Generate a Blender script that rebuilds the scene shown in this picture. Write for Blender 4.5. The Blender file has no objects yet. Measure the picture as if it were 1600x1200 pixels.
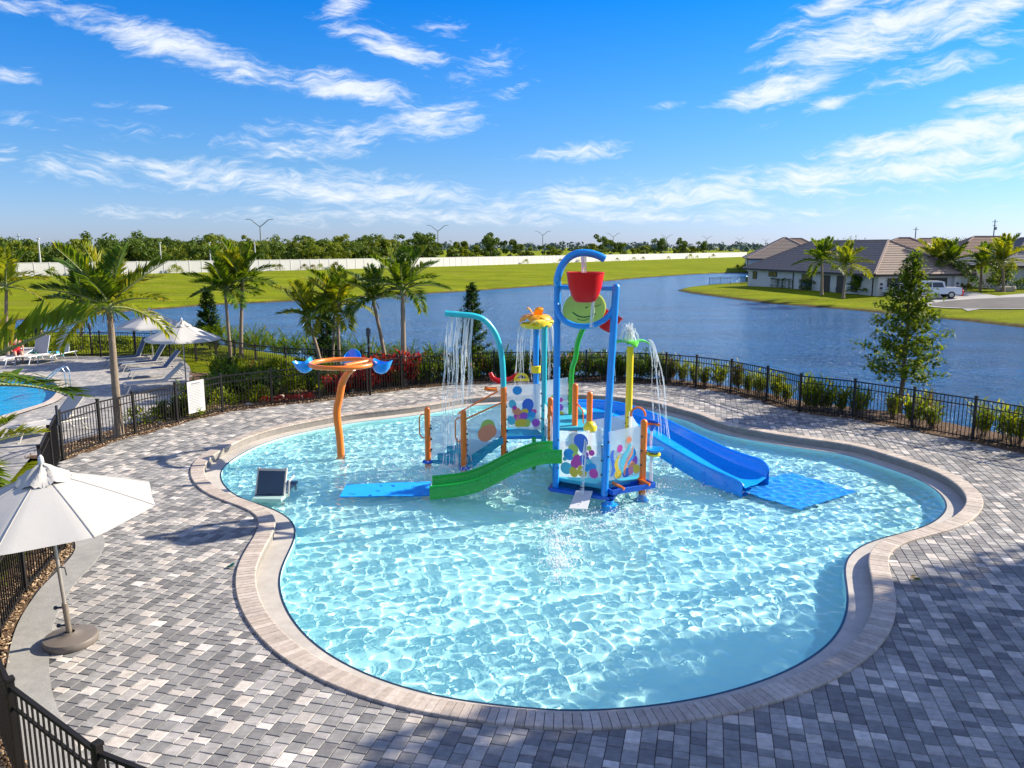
import bpy, bmesh, math, random
import numpy as np
from mathutils import Vector, Matrix, Euler, geometry, noise

random.seed(11)
RNG = np.random.RandomState(7)
sc = bpy.context.scene
COL = sc.collection
R = math.radians

# ------------------------------------------------------------------ camera
FPX, HZ = 1230.0, 214.0            # focal length in photo pixels, horizon height above centre
PITCH = math.atan(HZ / FPX)
CAM_H = 5.2
cam = bpy.data.cameras.new("camera"); cam_o = bpy.data.objects.new("camera", cam); COL.objects.link(cam_o)
cam_o.location = (0, 0, CAM_H); cam_o.rotation_euler = (R(90) - PITCH, 0, 0)
cam.sensor_width = 36; cam.lens = 36 * FPX / 1600
cam.clip_start = 0.1; cam.clip_end = 9000
sc.camera = cam_o

def ground(u, v, z=0.0):
    "where the line of sight through a photo pixel meets the level z"
    a, b = (u - 800) / FPX, (600 - v) / FPX
    cp, sp = math.cos(PITCH), math.sin(PITCH)
    d = (a, cp + b * sp, -sp + b * cp)
    t = (z - CAM_H) / d[2]
    return (d[0] * t, d[1] * t)
def height_at(v, y, u=800):
    b = (600 - v) / FPX
    cp, sp = math.cos(PITCH), math.sin(PITCH)
    return CAM_H + (-sp + b * cp) * y / (cp + b * sp)
def at(u, v, y):
    a, b = (u - 800) / FPX, (600 - v) / FPX
    cp, sp = math.cos(PITCH), math.sin(PITCH)
    t = y / (cp + b * sp)
    return Vector((a * t, y, CAM_H + (-sp + b * cp) * t))

# ------------------------------------------------------------------ sun and sky
SUN_AZ, SUN_EL = R(21), R(31)      # azimuth measured from +x towards +y
sun_dir = Vector((math.cos(SUN_EL) * math.cos(SUN_AZ), math.cos(SUN_EL) * math.sin(SUN_AZ), math.sin(SUN_EL)))
sl = bpy.data.lights.new("sun", "SUN"); so = bpy.data.objects.new("sun", sl); COL.objects.link(so)
sl.energy = 4.7; sl.angle = R(0.53); sl.color = (1.0, 0.90, 0.72)
so.rotation_euler = sun_dir.to_track_quat('Z', 'Y').to_euler()
sl.cycles.is_caustics_light = True     # the rippled pool surface bends the sun into caustics

sc.view_settings.view_transform = 'Standard'; sc.view_settings.look = 'None'
sc.view_settings.gamma = 1; sc.view_settings.exposure = 1.08
sc.view_settings.use_curve_mapping = False
sc.render.engine = 'CYCLES'
sc.cycles.max_bounces = 10; sc.cycles.transparent_max_bounces = 24
sc.cycles.transmission_bounces = 8; sc.cycles.diffuse_bounces = 3; sc.cycles.glossy_bounces = 4
sc.cycles.use_denoising = True
sc.cycles.sample_clamp_indirect = 4.0

class NT:
    "small helper that wires shader nodes"
    def __init__(s, tree): s.t = tree; s.n = tree.nodes; s.l = tree.links
    def node(s, typ, **k):
        n = s.n.new(typ)
        for a, v in k.items(): setattr(n, a, v)
        return n
    def put(s, n, key, v):
        if v is None: return
        if isinstance(v, bpy.types.NodeSocket): s.l.new(v, n.inputs[key])
        else:
            if isinstance(v, (tuple, list)) and n.inputs[key].type == 'RGBA' and len(v) == 3: v = (*v, 1)
            n.inputs[key].default_value = v
    def math(s, op, a, b=None, c=None, clamp=False):
        n = s.node('ShaderNodeMath', operation=op, use_clamp=clamp)
        for i, v in enumerate((a, b, c)): s.put(n, i, v)
        return n.outputs[0]
    def vmath(s, op, a, b=None):
        n = s.node('ShaderNodeVectorMath', operation=op); s.put(n, 0, a); s.put(n, 1, b)
        return n.outputs['Value'] if op in ('LENGTH', 'DOT_PRODUCT', 'DISTANCE') else n.outputs[0]
    def noise(s, vec, scale, detail=3, rough=0.5, dist=0.0, out='Fac'):
        n = s.node('ShaderNodeTexNoise'); s.put(n, 'Vector', vec)
        for k, v in (('Scale', scale), ('Detail', detail), ('Roughness', rough), ('Distortion', dist)): s.put(n, k, v)
        return n.outputs[out]
    def mapping(s, vec, loc=(0, 0, 0), rot=(0, 0, 0), scale=(1, 1, 1), typ='POINT'):
        n = s.node('ShaderNodeMapping', vector_type=typ); s.put(n, 'Vector', vec)
        n.inputs['Location'].default_value = loc; n.inputs['Rotation'].default_value = rot; n.inputs['Scale'].default_value = scale
        return n.outputs[0]
    def ramp(s, fac, stops, interp='LINEAR'):
        n = s.node('ShaderNodeValToRGB'); cr = n.color_ramp; cr.interpolation = interp
        while len(cr.elements) < len(stops): cr.elements.new(0.5)
        for e, (p, c) in zip(cr.elements, stops):
            e.position = p; e.color = (*c, 1) if len(c) == 3 else c
        s.put(n, 0, fac); return n.outputs[0]
    def smooth(s, v, a, b, lo=0.0, hi=1.0, kind='SMOOTHSTEP'):
        n = s.node('ShaderNodeMapRange', interpolation_type=kind)
        for k, x in ((0, v), (1, a), (2, b), (3, lo), (4, hi)): s.put(n, k, x)
        return n.outputs[0]
    def mix(s, f, a, b, typ='MIX'):
        n = s.node('ShaderNodeMix', data_type='RGBA', blend_type=typ)
        s.put(n, 0, f); s.put(n, 6, a); s.put(n, 7, b); return n.outputs[2]
    def bump(s, h, strength=0.3, dist=0.02):
        n = s.node('ShaderNodeBump'); s.put(n, 'Height', h)
        n.inputs['Strength'].default_value = strength; n.inputs['Distance'].default_value = dist
        return n.outputs[0]

world = bpy.data.worlds.new("World"); sc.world = world; world.use_nodes = True
W = NT(world.node_tree)
sky = W.node('ShaderNodeTexSky', sky_type='NISHITA', sun_disc=False, sun_elevation=SUN_EL,
             sun_rotation=R(90) - SUN_AZ, altitude=0.0, air_density=1.0, dust_density=0.3, ozone_density=2.0)
tc = W.node('ShaderNodeTexCoord').outputs['Generated']
sep = W.node('ShaderNodeSeparateXYZ'); W.put(sep, 0, tc)
sx, sy, sz = sep.outputs
elev = W.math('ARCSINE', sz); azim = W.math('ARCTAN2', sx, sy)
# clear air deepens the blue with height
tint = W.ramp(W.smooth(elev, 0.0, R(45), kind='LINEAR'),
              [(0.0, (0.37, 0.46, 0.84)), (0.037, (0.345, 0.462, 0.815)), (0.122, (0.253, 0.44, 0.72)), (0.208, (0.17, 0.44, 0.775)), (0.29, (0.088, 0.42, 0.825)), (0.38, (0.008, 0.385, 0.885)), (0.65, (0.012, 0.35, 0.90)), (1.0, (0.02, 0.33, 0.88))])
skyc = W.mix(1.0, sky.outputs[0], tint, 'MULTIPLY')
# thin cirrus: fibrous noise, gathered in a few banks
ae = W.node('ShaderNodeCombineXYZ'); W.put(ae, 0, azim); W.put(ae, 1, elev); ae = ae.outputs[0]
hq = W.math('DIVIDE', 1.0, W.math('MAXIMUM', W.math('ADD', sz, 0.10), 0.02))
pl = W.node('ShaderNodeCombineXYZ'); W.put(pl, 0, W.math('MULTIPLY', sx, hq)); W.put(pl, 1, W.math('MULTIPLY', sy, hq)); pl = pl.outputs[0]
def bank(u, v, su, sv, ang, amp):
    a0 = math.atan((u - 800) / FPX / math.cos(PITCH)); e0 = math.atan((386 - v) / FPX) * 0.97
    m = W.mapping(ae, (a0, e0, 0), (0, 0, R(ang)), (su / FPX, sv / FPX, 1), 'TEXTURE')
    return W.smooth(W.vmath('LENGTH', m), 1.5, 0.0, 0.0, amp)
banks = [bank(*b) for b in (
    (300, 105, 230, 34, -12, .9), (560, 150, 150, 30, -8, .95), (690, 195, 120, 40, 8, .8), (620, 85, 130, 28, -14, .9),
    (570, 25, 60, 26, 20, .85), (90, 78, 50, 14, 0, .7), (40, 165, 80, 18, 0, .8), (110, 12, 70, 16, -10, .75),
    (500, 235, 150, 36, 4, .75), (230, 192, 120, 14, -4, .6), (560, 300, 320, 34, -3, .85), (250, 300, 160, 22, 0, .4),
    (900, 240, 130, 22, 3, .8), (860, 295, 170, 20, 6, .5), (1080, 320, 240, 26, 4, .62),
    (1340, 85, 210, 52, 14, 1.0), (1530, 50, 150, 46, 28, 1.0), (1290, 40, 190, 26, 22, .8), (1190, 160, 120, 30, 12, 1.0),
    (1270, 182, 80, 14, 16, .7), (1040, 172, 60, 9, 8, .6), (1170, 210, 60, 9, 8, .5),
    (1450, 235, 290, 34, 10, 1.0), (1560, 195, 160, 30, 10, .9), (1330, 262, 220, 20, 5, .8), (1500, 290, 200, 18, 3, .6),
    (1200, 300, 150, 16, 3, .4), (1580, 95, 40, 10, 8, .6), (800, 150, 60, 18, 18, .6), (380, 285, 520, 36, -2, .78), (1050, 305, 560, 42, 3, .80), (800, 338, 900, 24, 0, .72), (520, 215, 220, 30, 6, .7), (760, 120, 110, 40, 12, .62), (1440, 140, 160, 34, 16, .7), (700, 60, 90, 24, -6, .55), (180, 225, 200, 26, 0, .5), (1250, 285, 320, 36, 5, .85), (1420, 270, 300, 40, 6, .95))]
tot = banks[0]
for b_ in banks[1:]: tot = W.math('MAXIMUM', tot, b_)
warp = W.vmath('SUBTRACT', W.noise(ae, 7.0, 3, 0.6, 0, 'Color'), (0.5, 0.5, 0.5))
wn = W.node('ShaderNodeVectorMath', operation='SCALE'); W.put(wn, 0, warp); wn.inputs['Scale'].default_value = 0.075
aw = W.vmath('ADD', ae, wn.outputs[0])
fib = W.noise(W.mapping(aw, (0, 0, 0), (0, 0, R(-12)), (11, 52, 1)), 1.0, 8, 0.68, 0.35)
fib2 = W.noise(W.mapping(aw, (3, 1, 0), (0, 0, R(14)), (36, 140, 1)), 1.0, 6, 0.68, 0.3)
den = W.math('ADD', W.math('MULTIPLY', fib, 0.64), W.math('MULTIPLY', fib2, 0.36))
den = W.math('ADD', den, W.math('MULTIPLY', W.math('SUBTRACT', tot, 0.60), 0.40))
cloud = W.smooth(den, 0.415, 0.72)
cloud = W.math('MULTIPLY', cloud, W.smooth(tot, 0.0, 0.45))
# random cloud added across the unseen sky, kept thick to lift the shade
rest = W.smooth(W.noise(pl, 1.3, 7, 0.62, 0.8), 0.36, 0.68, 0.0, 0.9)
off_view = W.math('MULTIPLY', W.smooth(W.math('ABSOLUTE', azim), R(34), R(44)), 1.0)
cloud = W.math('MAXIMUM', cloud, W.math('MULTIPLY', W.math('MULTIPLY', rest, off_view), W.smooth(elev, R(2), R(14))))
cloud = W.math('MULTIPLY', cloud, 0.90)
skyf = W.mix(cloud, skyc, (4.55, 4.75, 4.95))
bg = W.n['Background']; W.put(bg, 0, skyf); bg.inputs[1].default_value = 0.105

# ------------------------------------------------------------------ materials
MATS = {}
def pmat(name, col, rough=0.5, vary=0.0, scale=6.0, bump=0.0, bscale=40.0, metal=0.0, spec=0.5, coat=0.0, objvary=0.0, trans=0.0, sub=None):
    "a painted / plastic / stone surface with slight mottling and fine relief"
    if name in MATS: return MATS[name]
    m = bpy.data.materials.new(name); m.use_nodes = True; N = NT(m.node_tree)
    p = N.n['Principled BSDF']
    co = N.node('ShaderNodeTexCoord').outputs['Object']
    c = (*col, 1)
    if vary:
        f = N.noise(co, scale, 5, 0.6)
        lo = tuple(max(0, x * (1 - vary)) for x in col); hi = tuple(min(1, x * (1 + vary)) for x in col)
        c = N.ramp(f, [(0.25, lo), (0.75, hi)])
    if objvary:
        r = N.node('ShaderNodeObjectInfo').outputs['Random']
        f2 = N.smooth(r, 0, 1, 1 - objvary, 1 + objvary, 'LINEAR')
        c = N.mix(1.0, c, f2, 'MULTIPLY')
    N.put(p, 'Base Color', c)
    N.put(p, 'Roughness', rough)
    if vary: N.put(p, 'Roughness', N.smooth(N.noise(co, scale * 3, 4), 0.2, 0.8, max(0.03, rough - .08), min(1, rough + .1), 'LINEAR'))
    p.inputs['Metallic'].default_value = metal; p.inputs['Specular IOR Level'].default_value = spec
    p.inputs['Coat Weight'].default_value = coat; p.inputs['Coat Roughness'].default_value = 0.12
    if bump: N.put(p, 'Normal', N.bump(N.noise(co, bscale, 4, 0.6), bump, 0.01))
    MATS[name] = m; return m

def leaf_mat(name, c1, c2, c3=None, trans=0.35, rough=0.55, scale=3.0):
    "leaves: colour differs from leaf to leaf, light shines through them"
    if name in MATS: return MATS[name]
    m = bpy.data.materials.new(name); m.use_nodes = True; N = NT(m.node_tree)
    p = N.n['Principled BSDF']; out = N.n['Material Output']
    g = N.node('ShaderNodeNewGeometry').outputs['Random Per Island']
    r = N.node('ShaderNodeObjectInfo').outputs['Random']
    f = N.math('FRACT', N.math('ADD', g, r))
    stops = [(0.0, c1), (0.55, c2)] + ([(0.86, c2), (1.0, c3)] if c3 else [(1.0, c2)])
    c = N.ramp(f, stops)
    co = N.node('ShaderNodeTexCoord').outputs['Object']
    c = N.mix(1.0, c, N.smooth(N.noise(co, scale, 3), 0.25, 0.75, 0.72, 1.28, 'LINEAR'), 'MULTIPLY')
    c = N.mix(1.0, c, N.smooth(r, 0, 1, 0.85, 1.15, 'LINEAR'), 'MULTIPLY')
    N.put(p, 'Base Color', c); p.inputs['Roughness'].default_value = rough
    p.inputs['Specular IOR Level'].default_value = 0.22
    t = N.node('ShaderNodeBsdfTranslucent'); N.put(t, 0, N.mix(1.0, c, (1.5, 1.45, 0.5), 'MULTIPLY'))
    mx = N.node('ShaderNodeMixShader'); mx.inputs[0].default_value = trans
    N.l.new(p.outputs[0], mx.inputs[1]); N.l.new(t.outputs[0], mx.inputs[2]); N.l.new(mx.outputs[0], out.inputs[0])
    MATS[name] = m; return m

def custom(name):
    m = bpy.data.materials.new(name); m.use_nodes = True; MATS[name] = m
    N = NT(m.node_tree); return m, N, N.n['Principled BSDF'], N.node('ShaderNodeTexCoord').outputs['Object']

# pavers: every stone its own grey, a few pale or warm ones, cloudy face
m_paver, N, p, co = custom("paver_stone")
isl = N.node('ShaderNodeNewGeometry').outputs['Random Per Island']
rnd = N.math('FRACT', N.math('ADD', isl, N.node('ShaderNodeObjectInfo').outputs['Random']))
base = N.ramp(rnd, [(0.0, (.148, .145, .146)), (.20, (.188, .183, .182)), (.42, (.238, .231, .226)), (.60, (.284, .274, .264)),
                    (.76, (.345, .328, .315)), (.86, (.40, .365, .335)), (.92, (.48, .43, .38)), (1.0, (.58, .545, .51))])
wp = N.node('ShaderNodeNewGeometry').outputs['Position']
cl = N.noise(wp, 9, 5, 0.65); streak = N.noise(N.mapping(wp, (0, 0, 0), (0, 0, R(14)), (4, 30, 4)), 1, 4, 0.6)
base = N.mix(1.0, base, N.smooth(cl, .25, .75, .74, 1.26, 'LINEAR'), 'MULTIPLY')
base = N.mix(1.0, base, N.smooth(streak, .3, .7, .9, 1.1, 'LINEAR'), 'MULTIPLY')
big = N.noise(wp, 0.35, 3, 0.5)
base = N.mix(1.0, base, N.smooth(big, .3, .7, .88, 1.12, 'LINEAR'), 'MULTIPLY')
spots = N.smooth(N.noise(wp, 2.3, 6, .7), .66, .74, 1.0, .72)
base = N.mix(1.0, base, spots, 'MULTIPLY')
N.put(p, 'Base Color', base); p.inputs['Roughness'].default_value = .78; p.inputs['Specular IOR Level'].default_value = .3
N.put(p, 'Normal', N.bump(N.noise(wp, 70, 5, .7), .35, .006))

m_coping, N, p, co = custom("coping_stone")
isl = N.node('ShaderNodeNewGeometry').outputs['Random Per Island']
rnd = N.math('FRACT', N.math('ADD', isl, N.node('ShaderNodeObjectInfo').outputs['Random']))
base = N.ramp(rnd, [(0, (.40, .335, .28)), (.4, (.45, .38, .32)), (.75, (.49, .415, .35)), (1, (.53, .46, .395))])
wp = N.node('ShaderNodeNewGeometry').outputs['Position']
base = N.mix(1.0, base, N.smooth(N.noise(wp, 14, 6, .7), .25, .75, .72, 1.25, 'LINEAR'), 'MULTIPLY')
base = N.mix(1.0, base, N.smooth(N.noise(wp, 1.2, 4, .6), .35, .7, .86, 1.1, 'LINEAR'), 'MULTIPLY')
N.put(p, 'Base Color', base); p.inputs['Roughness'].default_value = .7
N.put(p, 'Normal', N.bump(N.noise(wp, 60, 5, .7), .3, .006))

def earth(name, stops, scale, rough=.95, bump=.5, bscale=30, big=.4):
    m, N, p, co = custom(name)
    wp = N.node('ShaderNodeNewGeometry').outputs['Position']
    c = N.ramp(N.noise(wp, scale, 7, .68), stops)
    c = N.mix(1.0, c, N.smooth(N.noise(wp, big, 4, .6), .3, .7, .8, 1.2, 'LINEAR'), 'MULTIPLY')
    N.put(p, 'Base Color', c); p.inputs['Roughness'].default_value = rough; p.inputs['Specular IOR Level'].default_value = .2
    N.put(p, 'Normal', N.bump(N.noise(wp, bscale, 5, .7), bump, .03)); return m
m_joint = earth("joint_sand", [(.3, (.045, .045, .05)), (.7, (.10, .098, .10))], 20)
m_mulch = earth("mulch", [(.25, (.05, .032, .022)), (.55, (.13, .08, .05)), (.8, (.25, .17, .10))], 14, bump=.9, bscale=25)
m_concrete = earth("concrete", [(.3, (.30, .295, .285)), (.7, (.40, .39, .37))], 6, .85, .25, 50)
m_border = earth("border_concrete", [(.3, (.27, .265, .255)), (.7, (.36, .35, .33))], 6, .85, .25, 50)
m_asphalt = earth("asphalt", [(.3, (.10, .095, .09)), (.7, (.15, .14, .13))], 5, .9, .3, 60)
m_plaster = earth("pool_plaster", [(.3, (.40, .37, .335)), (.7, (.50, .465, .42))], 5, .6, .15, 30)
m_rimtile, N, p, co = custom("rim_tile")
wp = N.node('ShaderNodeNewGeometry').outputs['Position']
N.put(p, 'Base Color', N.ramp(N.noise(wp, 7, 6, .7), [(.3, (.20, .185, .17)), (.7, (.30, .275, .25))])); p.inputs['Roughness'].default_value = .55
m_poolfloor, N, p, co = custom("pool_floor_plaster")
wp = N.node('ShaderNodeNewGeometry').outputs['Position']
N.put(p, 'Base Color', N.ramp(N.noise(wp, 1.6, 6, .65), [(.25, (.48, .85, .85)), (.75, (.54, .89, .88))]))
p.inputs['Roughness'].default_value = .8
m_poolfloor2 = pmat("deep_pool_floor", (.05, .42, .66), .8, .1, 2)

# grass
m_grass, N, p, co = custom("grass_turf")
wp = N.node('ShaderNodeNewGeometry').outputs['Position']
fine = N.noise(wp, 2.2, 9, .8); mid = N.noise(N.mapping(wp, (0, 0, 0), (0, 0, .5), (.22, .55, .3)), 1, 6, .65)
c = N.ramp(N.math('ADD', N.math('MULTIPLY', fine, .5), N.math('MULTIPLY', mid, .5)),
           [(.30, (.085, .130, .005)), (.45, (.16, .205, .006)), (.58, (.235, .265, .008)), (.72, (.31, .285, .02))])
c = N.mix(1.0, c, N.smooth(N.noise(N.mapping(wp, (0, 0, 0), (0, 0, .4), (.05, .14, .1)), 1, 7, .7), .3, .7, .66, 1.22, 'LINEAR'), 'MULTIPLY')
dry = N.smooth(N.noise(wp, .12, 8, .75), .50, .72)
c = N.mix(N.math('MULTIPLY', dry, .55), c, (.25, .21, .05))
# bare soil where the bank meets the water
sepz = N.node('ShaderNodeSeparateXYZ'); N.put(sepz, 0, wp)
soil = N.smooth(N.math('ADD', sepz.outputs[2], N.math('MULTIPLY', N.noise(wp, .35, 6, .75), .34)), -.60, -.76)
c = N.mix(soil, c, N.ramp(N.noise(wp, 2, 5, .7), [(.3, (.06, .05, .02)), (.7, (.16, .12, .06))]))
N.put(p, 'Base Color', c); p.inputs['Roughness'].default_value = .95; p.inputs['Specular IOR Level'].default_value = .04
N.put(p, 'Normal', N.bump(N.noise(wp, 3.0, 8, .8), 1.0, .22))

# lake
m_lake, N, p, co = custom("lake_water")
wp = N.node('ShaderNodeNewGeometry').outputs['Position']
w1 = N.noise(N.mapping(wp, (0, 0, 0), (0, 0, R(12)), (.75, 2.0, 1)), 1.0, 5, .62, .6)
w2 = N.noise(N.mapping(wp, (5, 0, 0), (0, 0, R(-20)), (2.6, 5.0, 1)), 1.0, 4, .6, .3)
w3 = N.noise(N.mapping(wp, (0, 0, 0), (0, 0, R(8)), (.10, .26, 1)), 1.0, 4, .6, .3)
hgt = N.math('ADD', N.math('ADD', N.math('MULTIPLY', w1, .62), N.math('MULTIPLY', w2, .42)), N.math('MULTIPLY', w3, .5))
N.put(p, 'Base Color', N.ramp(w3, [(.3, (.006, .12, .34)), (.7, (.012, .18, .48))])); p.inputs['Roughness'].default_value = .16
p.inputs['IOR'].default_value = 1.33; p.inputs['Specular IOR Level'].default_value = .42
N.put(p, 'Normal', N.bump(hgt, 1.0, 1.5))

# pool water surface: clear, refracting
m_water, N, p, co = custom("pool_water")
p.inputs['Base Color'].default_value = (.95, 1, 1, 1); p.inputs['Roughness'].default_value = 0.0
p.inputs['IOR'].default_value = 1.33; p.inputs['Transmission Weight'].default_value = 1.0

# falling water: bright threads, half see-through
m_spray, N, p, co = custom("water_spray")
p.inputs['Base Color'].default_value = (.93, .96, .98, 1); p.inputs['Roughness'].default_value = .15
tr = N.node('ShaderNodeBsdfTransparent'); mx = N.node('ShaderNodeMixShader'); mx.inputs[0].default_value = .42
N.l.new(p.outputs[0], mx.inputs[1]); N.l.new(tr.outputs[0], mx.inputs[2]); N.l.new(mx.outputs[0], N.n['Material Output'].inputs[0])

def panel_material(name, col, alpha):
    m, N, p, co = custom(name)
    p.inputs['Base Color'].default_value = (*col, 1); p.inputs['Roughness'].default_value = .25
    tr = N.node('ShaderNodeBsdfTransparent'); mx = N.node('ShaderNodeMixShader'); mx.inputs[0].default_value = alpha
    tl = N.node('ShaderNodeBsdfTranslucent'); N.put(tl, 0, col); m2 = N.node('ShaderNodeMixShader'); m2.inputs[0].default_value = .4
    N.l.new(p.outputs[0], m2.inputs[1]); N.l.new(tl.outputs[0], m2.inputs[2])
    N.l.new(tr.outputs[0], mx.inputs[1]); N.l.new(m2.outputs[0], mx.inputs[2]); N.l.new(mx.outputs[0], N.n['Material Output'].inputs[0])
    return m
m_panel = panel_material("frosted_panel", (.80, .87, .92), .50)

m_blue = pmat("blue_paint", (.004, .275, .80), .32, .06, 3, coat=.3)
m_slideblue = pmat("blue_fibreglass", (.004, .29, .90), .28, .05, 2, coat=.3)
m_deepblue = pmat("deep_blue_plastic", (.004, .10, .58), .35, .06, 3, coat=.2)
m_cyan = pmat("turquoise_paint", (.02, .50, .60), .35, .05, 3, coat=.3)
m_step = pmat("turquoise_deck", (.03, .36, .52), .5, .08, 3)
m_orange = pmat("orange_paint", (.92, .20, .010), .35, .06, 3, coat=.3)
m_green = pmat("green_fibreglass", (.010, .42, .035), .28, .08, 2, coat=.4)
m_lime = pmat("lime_plastic", (.56, .63, .10), .4, .06, 3)
m_leafgreen = pmat("bright_green_plastic", (.12, .62, .03), .35, .05, 3, coat=.2)
m_yellow = pmat("yellow_paint", (.93, .68, .012), .35, .05, 3, coat=.3)
m_red = pmat("red_fibreglass", (.68, .008, .012), .4, .05, 2, spec=.25)
m_amber = pmat("amber_plastic", (.88, .36, .01), .4, .05, 3)
m_bolt = pmat("dark_bolt", (.03, .035, .05), .4)
m_white = pmat("white_plastic", (.60, .62, .65), .4, .04, 3)
m_mat = pmat("blue_mat", (.004, .33, .88), .6, .06, 4, bump=.2, bscale=30)
m_mark = pmat("dark_green_mark", (.02, .14, .04), .5)
m_fence = pmat("bronze_aluminium", (.016, .0145, .014), .5, .1, 5, spec=.2)
m_fabric = pmat("white_canvas", (.47, .455, .43), .9, .04, 3, bump=.15, bscale=60)
m_pole = pmat("champagne_aluminium", (.52, .47, .42), .35, .05, 4, metal=.6)
m_basec = pmat("taupe_base", (.16, .135, .115), .5, .12, 6, bump=.1)
m_sling = pmat("slate_sling", (.05, .085, .155), .8, .08, 30, bump=.2, bscale=120)
m_slingl = pmat("pale_sling", (.42, .41, .40), .8, .08, 30, bump=.2, bscale=120)
m_steel = pmat("steel", (.62, .63, .64), .22, metal=.9)
m_frame = pmat("pale_frame", (.50, .47, .43), .45, .05)
m_navy = pmat("navy_panel", (.012, .035, .10), .45, .1, 4)
m_board = pmat("white_sign", (.50, .50, .50), .5, .03, 2)
m_ink = pmat("grey_ink", (.17, .17, .19), .7)
m_stucco = pmat("white_stucco", (.52, .51, .49), .9, .05, 2, bump=.2, bscale=20)
m_wallw = pmat("white_vinyl", (.56, .55, .54), .7, .03, 1)
m_fascia = pmat("dark_fascia", (.035, .028, .025), .6)
m_glass = pmat("window_glass", (.02, .03, .045), .06, spec=.8)
m_garage = pmat("garage_door", (.045, .035, .03), .6, .1, 2)
m_trunk = pmat("palm_trunk", (.22, .17, .125), .9, .25, 9, bump=.5, bscale=18)
m_bark = pmat("brown_bark", (.13, .095, .07), .95, .3, 12, bump=.6, bscale=25)
m_shaft = pmat("palm_crownshaft", (.17, .20, .07), .6, .15, 6)
m_galv = pmat("galvanised_pole", (.22, .235, .25), .6)
m_rockp = pmat("pale_rock", (.40, .33, .26), .9, .3, 6, bump=.5, objvary=.3)
m_chip, N, p, co = custom("wood_chip")
isl = N.node('ShaderNodeNewGeometry').outputs['Random Per Island']
N.put(p, 'Base Color', N.ramp(isl, [(0, (.10, .06, .035)), (.45, (.24, .15, .08)), (.8, (.42, .29, .17)), (1, (.58, .46, .33))])); p.inputs['Roughness'].default_value = .95

m_roof, N, p, co = custom("roof_tile")
wp = N.node('ShaderNodeNewGeometry').outputs['Position']
br = N.noise(wp, 5, 5, .7)
N.put(p, 'Base Color', N.ramp(br, [(.3, (.23, .175, .140)), (.7, (.33, .255, .205))])); p.inputs['Roughness'].default_value = .9
m_roofr = pmat("brown_roof_tile", (.30, .20, .145), .9, .25, 4)
m_ridge = pmat("ridge_tile", (.36, .27, .22), .9, .15, 4)
m_roofg = pmat("slate_grey_roof", (.15, .15, .165), .9, .2, 4)

m_palm = leaf_mat("palm_leaf", (.055, .11, .008), (.12, .18, .010), (.32, .29, .02), .44)
m_palmy = leaf_mat("yellowing_palm_leaf", (.11, .17, .012), (.27, .28, .018), (.46, .36, .03), .46)
m_palmd = leaf_mat("dark_palm_leaf", (.030, .080, .008), (.065, .125, .010), (.16, .19, .02), .36)
m_leafy = leaf_mat("shrub_leaf", (.09, .155, .008), (.20, .25, .010), (.42, .36, .03), .48)
m_leafd = leaf_mat("dark_shrub_leaf", (.032, .08, .008), (.07, .13, .012), (.14, .19, .02), .36)
m_leafr = leaf_mat("crimson_leaf", (.16, .012, .020), (.32, .020, .030), (.50, .09, .05), .42)
m_leafo = leaf_mat("orange_green_leaf", (.06, .10, .012), (.15, .15, .02), (.40, .13, .02), .32)
m_petal = leaf_mat("pink_petal", (.45, .12, .16), (.60, .32, .30), (.75, .55, .50), .3)
m_brownl = leaf_mat("dry_grass_leaf", (.12, .075, .03), (.22, .14, .06), (.30, .2, .09), .3)
m_tree = leaf_mat("tree_leaf", (.055, .11, .008), (.12, .175, .010), (.26, .26, .02), .42)
m_cone = leaf_mat("conifer_leaf", (.020, .055, .010), (.042, .090, .014), (.09, .13, .02), .26)
m_wood = leaf_mat("woodland_leaf", (.042, .080, .012), (.085, .13, .016), (.14, .165, .022), .32, scale=.25)
m_wood2 = leaf_mat("lighter_woodland_leaf", (.085, .125, .012), (.15, .18, .016), (.21, .21, .022), .36, scale=.25)  # lighter green foliage for some of the trees

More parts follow.
